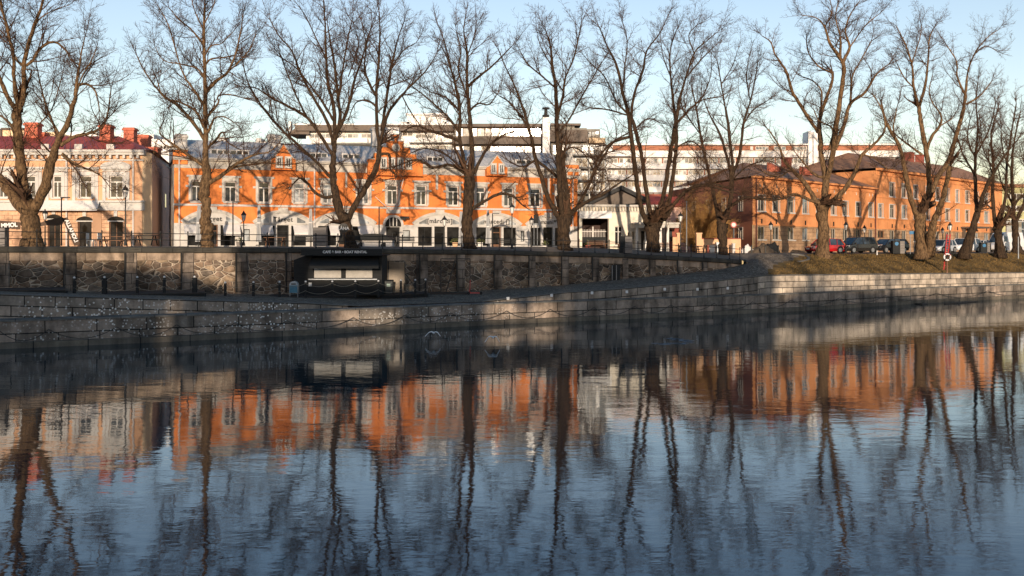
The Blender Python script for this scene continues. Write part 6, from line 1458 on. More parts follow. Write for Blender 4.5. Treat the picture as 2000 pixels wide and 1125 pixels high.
# board beside the kiosk, bins
bd = thing('panel_screen', 'brownish translucent wind screen panel in a dark frame right of the kiosk', 'screen', G(767, 75.2, 1.8)); Y = 75.2
m = MB(); m.box(XW(745, Y), XW(790, Y), Y, Y + .03, 1.95, ZW(512, Y)); m.build('panel', mat('smoky_brown_panel', (.27, .20, .12), (.13, .10, .07), .8, .35), bd)
m = MB()
for px in (744, 758, 790): m.box(XW(px, Y), XW(px, Y) + .07, Y - .03, Y + .06, 1.8, ZW(511, Y))
m.box(XW(744, Y), XW(790, Y), Y - .02, Y + .05, ZW(511, Y) + .001, ZW(511, Y) + .06); m.build('frame', M['blackmetal'], bd)
def wheelie(px, Y, z, label, w=.29):
    b = thing('wheeled_bin', label, 'bin', G(px, Y, z), group='bins beside the kiosk'); c = G(px, Y, z)
    m = MB(); m.hexa([c + Vector(v) for v in ((-w * .78, -.22, .06), (w * .78, -.22, .06), (w * .78, .22, .06), (-w * .78, .22, .06), (-w, -.28, .95), (w, -.28, .95), (w, .3, .95), (-w, .3, .95))]); m.build('body', M['greymetal'] if 0 else mat('dark_bin_plastic', (.05, .06, .06), None, 4, .5) if 'dark_bin_plastic' not in bpy.data.materials else bpy.data.materials['dark_bin_plastic'], b)
    m = MB(); m.hexa([c + Vector(v) for v in ((-w - .02, -.31, .952), (w + .02, -.31, .952), (w + .02, .33, .952), (-w - .02, .33, .952), (-w, -.26, 1.01), (w, -.26, 1.01), (w, .3, 1.06), (-w, .3, 1.06))]); m.build('lid', M['charcoal'], b)
    m = MB(); m.box(c.x - .15, c.x + .13, c.y - .285, c.y - .262, z + .58, z + .78); m.build('sticker', mat('pale_green_sticker', (.5, .65, .55), None, 4, .5) if 'pale_green_sticker' not in bpy.data.materials else bpy.data.materials['pale_green_sticker'], b)
    for s_ in (-1, 1):
        m = MB(); m.tube([c + Vector((s_ * w * .8, .22, .09)), c + Vector((s_ * (w * .8 + .05), .22, .09))], .09, 10); m.build('wheel', M['rubber'], b)
wheelie(744, 73.2, 1.92, 'dark wheeled bin close against the right side of the kiosk', .24); wheelie(760, 73.4, 1.92, 'wider dark wheeled bin with a bright sticker, second right of the kiosk')
bb = thing('blue_bin', 'rounded blue and grey litter bin at the left side of the kiosk', 'bin', G(574.5, 69.9, 1.92)); c = G(574.5, 69.9, 1.92)
prof = lambda w, z0, z1: [Vector((c.x - w, c.y - .22, c.z + z0))] + [Vector((c.x - w * math.cos(a), c.y - .22, c.z + z1 + w * .9 * math.sin(a))) for a in [k_ * math.pi / 8 for k_ in range(9)]] + [Vector((c.x + w, c.y - .22, c.z + z0))]
m = MB(); m.prism(prof(.29, .25, .82), (0, .44, 0)); m.build('shell', mat('pale_grey_bin_paint', (.42, .46, .48), None, 4, .4), bb)
m = MB(); m.box(c.x - .27, c.x + .27, c.y - .24, c.y - .221, c.z + .27, c.z + .78); m.build('front_panel', M['bluebin'], bb)
m = MB(); m.box(c.x - .16, c.x + .16, c.y - .245, c.y - .222, c.z + .84, c.z + .92); m.build('slot', M['rubber'], bb)
m = MB(); m.bar(c + Vector((-.27, -.1, -.05)), c + Vector((-.27, -.1, .5)), .05); m.bar(c + Vector((.27, -.1, -.05)), c + Vector((.27, -.1, .5)), .05); m.build('legs', M['greymetal'], bb)
# steel swing-like frame on a platform, doors leaning on the wall, scooter
fr_ = thing('steel_frame', 'tall dark steel frame with a slanting bar on a low platform by the wall', 'frame', G(880, 77.6, 1.85)); Y = 77.6
m = MB(); m.box(XW(841, Y), XW(913, Y), Y - .7, Y + .5, 1.60, 1.88); m.build('platform', M['deck'], fr_)
m = MB()
for a, b in (((861, 573), (861, 505)), ((918, 573), (918, 505)), ((861, 505.5), (918, 505.5)), ((871, 572), (889, 507)), ((895, 570), (893, 506)), ((792, 535), (809, 558))): m.bar(P(*a, Y), P(*b, Y), .075)
m.build('bars', M['blackmetal'], fr_)
dp = thing('leaning_doors', 'pair of dark panels with pale frames leaning upright against the wall', 'doors', G(1200, 85.4, 2.3)); Y = 85.3
for px in (1194.5, 1203):
    m = MB(); m.box(XW(px, Y), XW(px + 8, Y), Y, Y + .12, 2.35, ZW(517, Y)); o = m.build('panel', M['charcoal'], dp); m = MB(); m.box(XW(px + .6, Y), XW(px + 1.6, Y), Y - .02, Y - .001, 2.4, ZW(518, Y)); m.build('edge_strip', M['greymetal'], o)
s_ = thing('electric_scooter', 'coral red electric kick scooter parked on the cobbles by the wall', 'scooter', G(920, 76.6, 1.78)); c = G(921, 76.4, 1.74)
m = MB(); m.hexa([c + Vector(v) for v in ((-.1, -.08, .10), (.62, -.08, .10), (.62, .08, .10), (-.1, .08, .10), (-.12, -.08, .17), (.62, -.08, .17), (.62, .08, .17), (-.12, .08, .17))]); m.build('deck', M['pinkred'], s_)
m = MB(); m.tube([c + Vector((-.22, 0, .14)), c + Vector((-.12, 0, .45)), c + Vector((-.10, 0, 1.12))], .03, 8); m.tube([c + Vector((-.12, 0, .2)), c + Vector((0, 0, .13))], .035, 6); m.build('stem', M['pinkred'], s_)
m = MB(); m.tube([c + Vector((-.10, -.22, 1.14)), c + Vector((-.10, .22, 1.14))], .022, 6); m.build('handlebar', M['rubber'], s_)
for dx in (-.22, .72): m = MB(); m.tube([c + Vector((dx, -.035, .11)), c + Vector((dx, .035, .11))], .11, 14); m.build('wheel', M['rubber'], s_)

# ------------------------------------------------------------------ lamps
def lantern_lamp(px, pyt, pyb, Y, label, group='old lantern street lamps', arms=False):
    zb = min(ZW(pyb, Y), ZW(pyb, Y)); zt = ZW(pyt, Y); b = G(px, Y, zb); H = zt - zb; s = thing('street_lamp', label, 'street lamp', b, group=group); k_ = .24
    m = MB(); m.lathe([(.13, 0), (.13, .12), (.09, .3), (.055, .5), (.045, H - 1.0), (.07, H - .98), (.035, H - .9)], b, 10); m.build('pole', M['blackmetal'], s, smooth=False)
    if arms: m = MB(); m.bar(b + Vector((-.25, 0, H - 1.3)), b + Vector((.25, 0, H - 1.3)), .03); m.build('ladder_bar', M['blackmetal'], s)
    L_ = MB(); L_.lathe([(.10, H - .88), (.21, H - .40)], b, 6); o = L_.build('lamp_glass', M['lampglass'], s)
    m = MB()
    for j in range(6):
        a = 2 * math.pi * j / 6; m.bar(b + Vector((.105 * math.cos(a), .105 * math.sin(a), H - .9)), b + Vector((.215 * math.cos(a), .215 * math.sin(a), H - .39)), .022)
    m.lathe([(.26, H - .40), (.24, H - .34), (.10, H - .16), (.06, H - .13), (.07, H - .08), (.015, H)], b, 6); m.build('lamp_cap', M['blackmetal'], s)
LAMPS = [(88, 408, 480, 84, 'short lantern street lamp just right of the massive left tree, white panes'), (245, 361, 480, 71, 'tall black lantern street lamp in front of the cream building'),
 (476, 411, 480, 86, 'lantern street lamp between the knobbly tree and the first shop arch'), (868, 421, 484, 88, 'lantern street lamp left of the middle dark tree before the shops'),
 (1000, 396, 486, 83.5, 'tall dark lantern street lamp between the two dark trees, above the railing'), (1038, 422, 488, 95, 'lantern street lamp beside the dark road sign before the last shop'),
 (1329, 414, 492, 93, 'lantern street lamp right of the white porch'), (1505.5, 432, 493, 102.5, 'lantern street lamp in front of the left corner of the ochre building'),
 (1652, 432, 494, 100.5, 'lantern street lamp with pale pole before the dark grey minivan'), (1688.5, 439, 492, 116, 'dark lantern street lamp against the ochre wall behind the minivan'),
 (1855.5, 433, 493, 101.5, 'lantern street lamp directly behind the red ladder'), (1841, 443, 491, 128, 'small dark lantern street lamp left of the one behind the red ladder')]
for px, a, b_, Y, lab in LAMPS: lantern_lamp(px, a, b_, Y, lab, arms=px in (476, 245))
MODERN = [(120, 387, 480, 74, 1, 'thin black lamp post with flat head left of the leaning banner'), (455, 395, 480, 80, 1, 'thin black lamp post with flat head right of the knobbly tree'), (740.5, 405, 483, 84, 1, 'thin black lamp post with flat head before the central gable'),
 (962, 418, 486, 90, 1, 'short thin lamp post with flat head right of the middle dark tree'), (1301, 433, 492, 95, 1, 'thin black lamp post with flat head before the white porch'), (1432, 441, 494, 103, 1, 'thin dark post with flat head at the right end of the peach wall')]
for px, a, b_, Y, sd_, lab in MODERN:
    zb, zt = ZW(b_, Y), ZW(a, Y); p = G(px, Y, zb); s = thing('lamp_post', lab, 'lamp post', p, group='thin lamp posts with flat heads')
    m = MB(); m.tube([p, p + Vector((0, 0, zt - zb))], [.06, .045], 8); m.build('pole', M['blackmetal'], s)
    m = MB(); m.box(p.x - .05, p.x + .62 * sd_, p.y - .09, p.y + .09, zt, zt + .08); m.build('lamp_head', M['blackmetal'], s)

# ------------------------------------------------------------------ closed parasols, street furniture
def parasol(px0, px1, pyt, pyb, Y, label, lean=0.0):
    c = G((px0 + px1) / 2, Y, ZW(pyb, Y)); H = ZW(pyt, Y) - c.z; w = (px1 - px0) / 2 / FPX * Y; s = thing('closed_parasol', label, 'parasol', c, group='closed parasols on the shop terrace')
    m = MB(); rnd = random.Random(int(px0)); N = 12; rings = 9; base = len(m.v)
    for k_ in range(rings):
        t = k_ / (rings - 1)
        for j in range(N):
            a = 2 * math.pi * j / N; r__ = w * (1.12 - .5 * t) * (1 + .22 * (1 if j % 2 else -1) * (1 - t * .5)) * (1 + .05 * math.sin(k_ * 2.1 + j))
            m.v.append((c.x + lean * t * H + r__ * math.cos(a), c.y + r__ * math.sin(a), c.z + .35 + (H - .35) * t))
    for k_ in range(rings - 1):
        for j in range(N): a = k_ * N + j; b_ = k_ * N + (j + 1) % N; m.f.append((a, b_, b_ + N, a + N)); m.uv.append(None)
    m.f.append(tuple((rings - 1) * N + j for j in range(N))); m.uv.append(None); m.build('folded_cloth', M['greycanvas'], s, smooth=False)
    m = MB(); m.tube([c - Vector((0, 0, .1)), c + Vector((0, 0, .5))], .04, 6); m.lathe([(.3, 0), (.3, .08), (.05, .1)], c, 10); m.build('foot', M['blackmetal'], s)
    m = MB(); m.tube([c + Vector((lean * .5 * H, 0, H * .55)), c + Vector((lean * .5 * H, 0, H * .58))], w * 1.02, 12); m.build('strap', M['canvas'], s)
for a in ((383, 393, 401, 480, 84, 'closed grey parasol just left of the knobbly tree', .015), (502, 510, 401, 480, 88, 'slim closed parasol tied in bulges before the first gable', 0), (603, 611, 408, 470, 87, 'blue grey closed parasol left of the grey utility cabinet', 0),
          (896, 905, 413, 484, 92, 'closed grey parasol just left of the middle dark tree', 0), (949, 957, 411, 484, 92, 'closed grey parasol right of the middle dark tree', 0)): parasol(*a[:5], a[5], a[6])
def cabinet(px0, px1, pyt, pyb, Y, label, m1='greymetal', m2='charcoal', side=.4):
    x0, x1 = XW(px0, Y), XW(px1, Y); z0, z1 = ZW(pyb, Y), ZW(pyt, Y); s = thing('utility_cabinet', label, 'cabinet', ((x0 + x1) / 2, Y, z0), group='utility cabinets and advertising pillars'); xm = lerp(x0, x1, side)
    m = MB(); m.box(xm, x1, Y, Y + .6, z0, z1 - .05); m.build('body', M[m1], s)
    if side > 0: m = MB(); m.box(x0, xm - .003, Y - .02, Y + .62, z0, z1 - .05); m.build('side_panel', M[m2], s)
    m = MB(); m.box(x0 - .04, x1 + .04, Y - .05, Y + .66, z1 - .048, z1); m.build('lid', M[m2], s)
    m = MB()
    for k_ in range(1, 5): m.box(xm + .04, x1 - .04, Y - .012, Y - .001, lerp(z0, z1, k_ / 5), lerp(z0, z1, k_ / 5) + .02)
    m.build('door_ribs', M['charcoal'], s); return s, xm, x0, z1
M['cab'] = mat('grey_brown_cabinet', (.20, .18, .165), (.14, .125, .115), 3, .5)
cabinet(611, 637, 444, 481, 77.5, 'grey brown utility cabinet with rounded top left of the round sign', 'cab', 'cab', 0)
s, xm, x0, z1 = cabinet(1211, 1235, 461, 494, 88, 'dark green and grey utility cabinet before the white pavilion', 'cab', 'charcoal', .42)
cabinet(-12, 9, 444, 481, 66.2, 'dark grey cabinet cut by the left edge of the picture', 'cab', 'charcoal', 0)
for a, Y, lab in ((1744, 104.5, 'black and tan advertising pillar with blue disc before the dark sedan'), (1916, 114, 'black and tan advertising pillar right of the leaning tree')):
    s, xm, x0, z1 = cabinet(a, a + 23 - (3 if a > 1900 else 0), 470 if a < 1900 else 474, 495 if a < 1900 else 492, Y, lab, 'cab', 'charcoal', .62)
    m = MB(); c = Vector(((x0 + xm) / 2, Y - .03, z1 - .32)); m.tube([c, c + Vector((0, -.02, 0))], .2, 14); m.build('blue_disc', M['blue'], s)
# banners on the cream house terrace
bn = thing('sagging_banner', 'brown banner with bold white letters hung at the left edge beside the massive tree', 'banner', P(15, 436, 70)); Y = 70
m = MB()
for j in range(8):
    xa, xb = lerp(-30, 40, j / 8), lerp(-30, 40, (j + 1) / 8); ya, yb = 428 + 6 * j / 8, 428 + 6 * (j + 1) / 8; m.face([P(xa, ya + 15, Y), P(xb, yb + 14, Y), P(xb, yb, Y + .05), P(xa, ya, Y + .05)])
m.build('cloth', M['brownbanner'], bn); text_mesh('banner_lettering', 'MMOL', .40, M['lettering'], bn, P(18, 440, Y - .06), tilt=R(4), bold=.02)
bn = thing('leaning_banner', 'brown cloth banner with white letters sloping down to the ground right of the lamp post', 'banner', P(140, 478, 72)); Y = 72
m = MB(); m.face([P(121, 427, Y), P(132, 424, Y), P(158, 478, Y), P(145, 480, Y)]); m.face([P(75, 436, Y), P(100, 428, Y), P(121, 424, Y), P(128, 428, Y), P(122, 438, Y), P(112, 441, Y), P(90, 440, Y), P(76, 443, Y)]); m.build('cloth', M['brownbanner'], bn)
text_mesh('banner_lettering', 'ALLAMOL!', .38, M['lettering'], bn, P(139.5, 451, Y - .05), tilt=R(-65), bold=.015)
# road signs
def sign_pole(px, Y, zb, H, s): m = MB(); p = G(px, Y, zb); m.tube([p, p + Vector((0, 0, H))], .035, 8); m.build('pole', M['greymetal'], s)
s = thing('direction_sign', 'small blue direction sign on two grey poles before the ochre building', 'road sign', G(1782, 103.5, 4.85)); Y = 103.5
for px in (1778, 1786.5): sign_pole(px, Y, 4.7, ZW(452, Y) - 4.7, s)
m = MB(); m.box(XW(1775.5, Y), XW(1787.5, Y), Y - .08, Y - .04, ZW(457.5, Y), ZW(451.5, Y)); m.build('panel', M['blue'], s)
s = thing('round_road_sign', 'round red edged road sign on a pole right of the golden bush', 'road sign', G(1433, 103, 4.7)); Y = 102
sign_pole(1433.5, Y, 4.6, ZW(440, Y) - 4.6, s); m = MB(); c = P(1433, 439, Y - .06); m.tube([c, c + Vector((0, .03, 0))], .3, 20); o = m.build('red_disc', M['red'], s); m = MB(); m.tube([c + Vector((0, -.012, 0)), c + Vector((0, .0, 0))], .2, 20); m.build('pale_centre', M['frame'], o)
s = thing('dark_square_sign', 'dark square sign box on twin poles in front of the last shop', 'road sign', P(1046, 486, 90)); Y = 90
for px in (1043, 1049.5): sign_pole(px, Y, 5.0, ZW(420, Y) - 5.0, s)
m = MB(); m.box(XW(1042, Y), XW(1051, Y), Y - .15, Y - .04, ZW(436, Y), ZW(419, Y)); m.build('panel', M['charcoal'], s)
# life-saving post: red ladder and ring
s = thing('rescue_ladder', 'red wooden rescue ladder standing upright on the lawn edge', 'ladder', G(1848, 98.6, 2.9)); Y = 99.0
m = MB(); a0, a1 = P(1843, 527, Y), P(1849.5, 457, Y + .6); b0, b1 = P(1848, 527, Y), P(1856, 457, Y + .6); m.bar(a0, a1, .09); m.bar(b0, b1, .09); m.build('rails', M['red'], s)
for k_ in range(12): m = MB(); t = .12 + k_ * .075; m.bar(a0.lerp(a1, t), b0.lerp(b1, t), .06); m.build('rung', M['red'], s)
m = MB(); m.box(XW(1847.5, Y), XW(1850, Y), Y - .15, Y - .04, 2.85, ZW(500, Y)); m.build('post', M['wood'], s)
s = thing('life_ring', 'white life ring with dark bands hung at the foot of the red ladder', 'life ring', P(1850, 502, 98.6)); c = P(1850.3, 502, 98.55); m = MB(); N = 28
for j in range(N):
    for i in range(8):
        a = 2 * math.pi * j / N; b_ = 2 * math.pi * i / 8; r__ = .31 + .085 * math.cos(b_); m.v.append((c.x + r__ * math.cos(a), c.y + .075 * math.sin(b_), c.z + r__ * math.sin(a)))
for j in range(N):
    for i in range(8): m.f.append((j * 8 + i, j * 8 + (i + 1) % 8, ((j + 1) % N) * 8 + (i + 1) % 8, ((j + 1) % N) * 8 + i)); m.uv.append(None)
m.build('ring', M['lettering'], s, smooth=True)
for a in (.7, 2.3, 3.9, 5.4):
    m = MB(); p = c + Vector((math.cos(a) * .31, 0, math.sin(a) * .31)); d = Vector((-math.sin(a), 0, math.cos(a))) * .045; m.tube([p - d, p + d], .092, 10); m.build('band', M['red'] if a < 3 else M['charcoal'], s)
m = MB(); m.bar(c + Vector((-.28, .1, -.28)), c + Vector((.28, .1, .28)), .13); m.build('diagonal_board', M['charcoal'], s)
# white stakes, bollards
for px, Y, py0, py1, lab, mm in ((1713, 99.5, 489, 498, 'short white stake in the lawn before the minivan', 'frame'), (1989, 108, 462, 505, 'thin pale post at the right edge of the lawn', 'greymetal')):
    p0, p1 = P(px, py1, Y), P(px, py0, Y); m = MB(); m.lathe([(.07, 0), (.06, p1.z - p0.z - .06), (.02, p1.z - p0.z)], p0, 8); tag(m.build('marker_post', M[mm], origin=p0), lab, 'post')
blab = ['black bollard left of the soil heap', 'black bollard in front of the soil heap', 'black bollard right of the soil heap', 'black bollard nearest the end of the retaining wall']
for k_, (px, Y) in enumerate(((1468, 97), (1495, 98), (1520, 99), (1453, 95))):
    p0 = G(px, Y, ZW(497 if px > 1460 else 500, Y)); m = MB(); m.lathe([(.12, 0), (.12, .1), (.08, .14), (.075, .75), (.1, .78), (.1, .84), (.04, .92)], p0, 10); tag(m.build('bollard', M['blackmetal'], origin=p0), blab[k_], 'bollard', 'black bollards by the soil heap')
# heap of soil and rubble under a tarpaulin
def heap(label, px, Y, w, h, d, mt, seed, name='soil_heap', cat='heap'):
    rnd = random.Random(seed); c = G(px, Y, ZW(494, Y) - .1); m = MB(); nx, ny = 26, 12
    for j in range(ny + 1):
        for i in range(nx + 1):
            u, v = i / nx * 2 - 1, j / ny * 2 - 1; r2 = min(1, u * u + v * v); hh = h * (1 - r2) ** .8 * (1 + .35 * math.sin(u * 5 + seed) * math.cos(v * 4)) + rnd.uniform(-.06, .09) * (1 - r2)
            m.v.append((c.x + u * w, c.y + v * d, c.z + hh))
    for j in range(ny):
        for i in range(nx): a = j * (nx + 1) + i; m.f.append((a, a + 1, a + nx + 2, a + nx + 1)); m.uv.append(None)
    return tag(m.build(name, mt, origin=c), label, cat)
heap('low heap of brown soil and rubble at the street before the ochre building', 1489, 101, 1.6, .8, 1.2, M['soil'], 1)
heap('crumpled dark tarpaulin lying over the back of the soil heap', 1502, 102.3, 1.2, 1.15, .8, M['charcoal'], 5, 'tarpaulin', 'tarpaulin')
heap('pale crumpled plastic sheet left of the soil heap', 1460, 101.5, 1.1, .7, .7, M['canvas'], 8, 'plastic_sheet', 'plastic sheet')
# curved kerb between cobbles and lawn
m = MB(); pts = [lowpt(x, t) for x, t in ((1545, .99), (1560, .95), (1573, .88), (1580, .79), (1579, .70), (1570, .62), (1558, .55))]
for a, b_ in zip(pts[:-1], pts[1:]): m.bar(a + Vector((0, 0, .03)), b_ + Vector((0, 0, .03)), .22, .12)
o = m.build('kerb', M['ledgeplain']); o['kind'] = 'structure'
# market trailer with a dark rounded canopy
Y = 84.5; s = thing('market_trailer', 'white food trailer under a dark rounded canopy beside the round sign tree', 'food trailer', G(728, Y, 5.3))
m = MB(); m.box(XW(692, Y), XW(766, Y), Y, Y + 1.8, 5.35, ZW(469, Y)); m.build('body', M['canvas'], s)
m = MB(); pts = [P(692, 469, Y - .3)] + [P(lerp(692, 768, t), 469 - 13 * math.sin(math.pi * (.12 + .80 * t)) ** .8 + (3 if t > .8 else 0), Y - .3) for t in [k_ / 10 for k_ in range(11)]] + [P(768, 469, Y - .3)]; m.prism(pts, (0, 2.3, 0)); m.build('canopy', M['charcoal'], s)
for px in (705, 750): m = MB(); m.tube([P(px, 480, Y - .02), P(px, 480, Y + .15)], .28, 14); m.build('wheel', M['rubber'], s)
# benches, tables, chairs
def picnic(px, Y, zg, label, rz=0.0, mw='wood', W=1.8):
    s = thing('picnic_table', label, 'picnic table', G(px, Y, zg), rz, group='picnic tables on the promenade'); c = G(px, Y, zg); w = W / 2
    m = MB(); 
    for k_ in range(4): m.box(c.x - w, c.x + w, c.y - .36 + k_ * .19, c.y - .20 + k_ * .19, c.z + .72, c.z + .76)
    m.build('tabletop', M[mw], s)
    for sg_ in (-1, 1):
        m = MB(); m.box(c.x - w, c.x + w, c.y + sg_ * .72 - .13, c.y + sg_ * .72 + .13, c.z + .43, c.z + .47); m.build('seat', M[mw], s)
        m = MB(); xx = c.x + sg_ * w * .72; m.bar((xx, c.y - .65, c.z), (xx, c.y - .2, c.z + .72), .07); m.bar((xx, c.y + .65, c.z), (xx, c.y + .2, c.z + .72), .07); m.bar((xx, c.y - .8, c.z + .40), (xx, c.y + .8, c.z + .40), .06); m.build('leg_frame', M[mw], s)
def bench(px, Y, zg, label, mw='wood', W=1.7):
    s = thing('park_bench', label, 'bench', G(px, Y, zg), 0, group='benches on the promenade'); c = G(px, Y, zg); w = W / 2
    m = MB()
    for k_ in range(4): m.box(c.x - w, c.x + w, c.y - .2 + k_ * .12, c.y - .1 + k_ * .12, c.z + .43, c.z + .465)
    m.build('seat', M[mw], s); m = MB()
    for k_ in range(3): m.box(c.x - w, c.x + w, c.y + .27, c.y + .30, c.z + .56 + k_ * .14, c.z + .66 + k_ * .14)
    m.build('backrest', M[mw], s)
    for sg_ in (-1, 1): m = MB(); xx = c.x + sg_ * w * .85; m.bar((xx, c.y - .18, c.z), (xx, c.y - .18, c.z + .44), .05); m.bar((xx, c.y + .2, c.z), (xx, c.y + .3, c.z + 1.0), .05); m.bar((xx, c.y - .2, c.z + .41), (xx, c.y + .25, c.z + .41), .04); m.build('leg', M['blackmetal'], s)
def patio_chair(px, Y, zg, label, mw='frame', flip=1):
    s = thing('garden_chair', label, 'chair', G(px, Y, zg), 0, group='garden chairs before the cream house'); c = G(px, Y, zg)
    m = MB(); m.box(c.x - .25, c.x + .25, c.y - .25, c.y + .25, c.z + .42, c.z + .47); m.build('seat', M[mw], s)
    m = MB()
    for k_ in range(4): m.box(c.x - flip * .27 - .02, c.x - flip * .27 + .02, c.y - .24 + k_ * .14, c.y - .16 + k_ * .14, c.z + .471, c.z + 1.0)
    m.box(c.x - flip * .27 - .02, c.x - flip * .27 + .02, c.y - .25, c.y + .25, c.z + 1.001, c.z + 1.06); m.build('backrest', M[mw], s)
    for a in (-.22, .22):
        for b_ in (-.22, .22): m = MB(); m.bar((c.x + a, c.y + b_, c.z), (c.x + a, c.y + b_, c.z + .42), .05); m.build('leg', M[mw], s)
zz = 5.45
picnic(222, 76, zz, 'reddish wooden picnic table in front of the wooden door of the cream house', mw='wood', W=2.2)
picnic(285, 77, zz + .1, 'dark wooden picnic table before the shaded gap between the two houses', mw='charcoal')
picnic(538, 82, zz, 'brown wooden picnic table in front of the first named shop'); picnic(1195, 96, 5.0, 'pale wooden picnic table before the wide opening of the pavilion', mw='wood'); picnic(1345, 94, 4.78, 'brown wooden picnic table with white legs near the gate pillar', W=2.4)
bench(990, 90, 5.25, 'dark slatted bench under the tall lantern between the dark trees', 'charcoal'); bench(1165, 92, 5.05, 'brown bench left before the pavilion opening'); bench(1290, 96, 4.9, 'brown bench before the white porch'); bench(790, 86, 5.35, 'dark bench right of the round headed main door', 'charcoal'); bench(590, 83, 5.4, 'dark bench between parasol and cabinet near the shop window', 'charcoal')
for px, Y, lab, f_ in ((178, 75, 'white garden chair facing right, near the leaning banner', 1), (186, 76.5, 'white garden chair second from the leaning banner', -1), (203, 77, 'white garden chair beside the reddish picnic table', 1)): patio_chair(px, Y, zz, lab, flip=f_)
def planter(px, Y, zg, label, mw, h=.5, w=.35, plant=True, seed=1):
    s = thing('planter', label, 'planter', G(px, Y, zg), group='planters before the shops'); c = G(px, Y, zg)
    m = MB(); m.lathe([(w * .75, 0), (w, h), (w * .9, h), (w * .85, h - .06)], c, 4, sq=True); m.build('pot', M[mw], s)
    rnd = random.Random(seed); m = MB()
    for _ in range(90):
        a = rnd.uniform(0, 6.28); r__ = rnd.uniform(0, w * 1.1); z = c.z + h + rnd.uniform(0, .45) * (1 - r__ / w * .5); p = Vector((c.x + r__ * math.cos(a), c.y + r__ * math.sin(a), z)); q = Vector((rnd.gauss(0, .06), rnd.gauss(0, .06), rnd.gauss(.03, .05))); r2 = Vector((rnd.gauss(0, .05), rnd.gauss(0, .05), rnd.gauss(0, .05))); m.face([p, p + q, p + q + r2, p + r2])
    m.build('foliage', mat('dull_green_leaves', (.09, .10, .03), (.05, .06, .02), 3, .8) if 'dull_green_leaves' not in bpy.data.materials else bpy.data.materials['dull_green_leaves'], s)
for k_, (px, Y, lab, mm) in enumerate(((468, 86, 'planter with low greenery at the foot of the lantern lamp before the first arch', 'cab'), (889, 93, 'yellowish planter just left of the middle dark tree', 'peach'), (938, 94, 'white planter right of the middle dark tree', 'frame'), (1064, 95, 'white planter near the twin sign poles', 'frame'), (1148, 97, 'terracotta planter left in the pavilion opening', 'rust'))): planter(px, Y, 5.35 if px < 1000 else 5.1, lab, mm, seed=k_)
# boxes at the peach wall
for px0, px1, py0, py1, Y, mm, lab in ((1386, 1396, 480, 495, 98, 'frame', 'white low cabinet at the foot of the peach wall'), (1399, 1408, 474, 494, 98.5, 'greymetal', 'pale green upright cabinet against the peach wall'), (1381.5, 1385, 480, 495, 97.8, 'rust', 'narrow red brown post box left of the white low cabinet'), (1431, 1436, 476, 494, 98.5, 'frame', 'slim white cabinet at the right end of the peach wall')):
    p = G((px0 + px1) / 2, Y, ZW(py1, Y)); m = MB(); m.box(XW(px0, Y), XW(px1, Y), Y, Y + .5, p.z, ZW(py0, Y)); m.box(XW(px0, Y) - .03, XW(px1, Y) + .03, Y - .03, Y + .53, ZW(py0, Y) + .002, ZW(py0, Y) + .05); m.box((XW(px0, Y) + XW(px1, Y)) / 2 - .01, (XW(px0, Y) + XW(px1, Y)) / 2 + .01, Y - .01, Y - .001, p.z + .1, ZW(py0, Y) - .05); tag(m.build('street_cabinet', M[mm], origin=p), lab, 'cabinet')
s = thing('flag_mast', 'slim grey mast standing left of the golden bush', 'mast', G(1341, 101, 4.8)); m = MB(); p = G(1341, 101, 4.8); m.tube([p, p + Vector((0, 0, ZW(395, 101) - 4.8))], [.07, .04], 8); m.build('pole', M['greymetal'], s); m = MB(); m.lathe([(.08, 0), (.08, .08), (.02, .12)], p + Vector((0, 0, ZW(395, 101) - 4.8)), 8); m.build('finial', M['greymetal'], s)

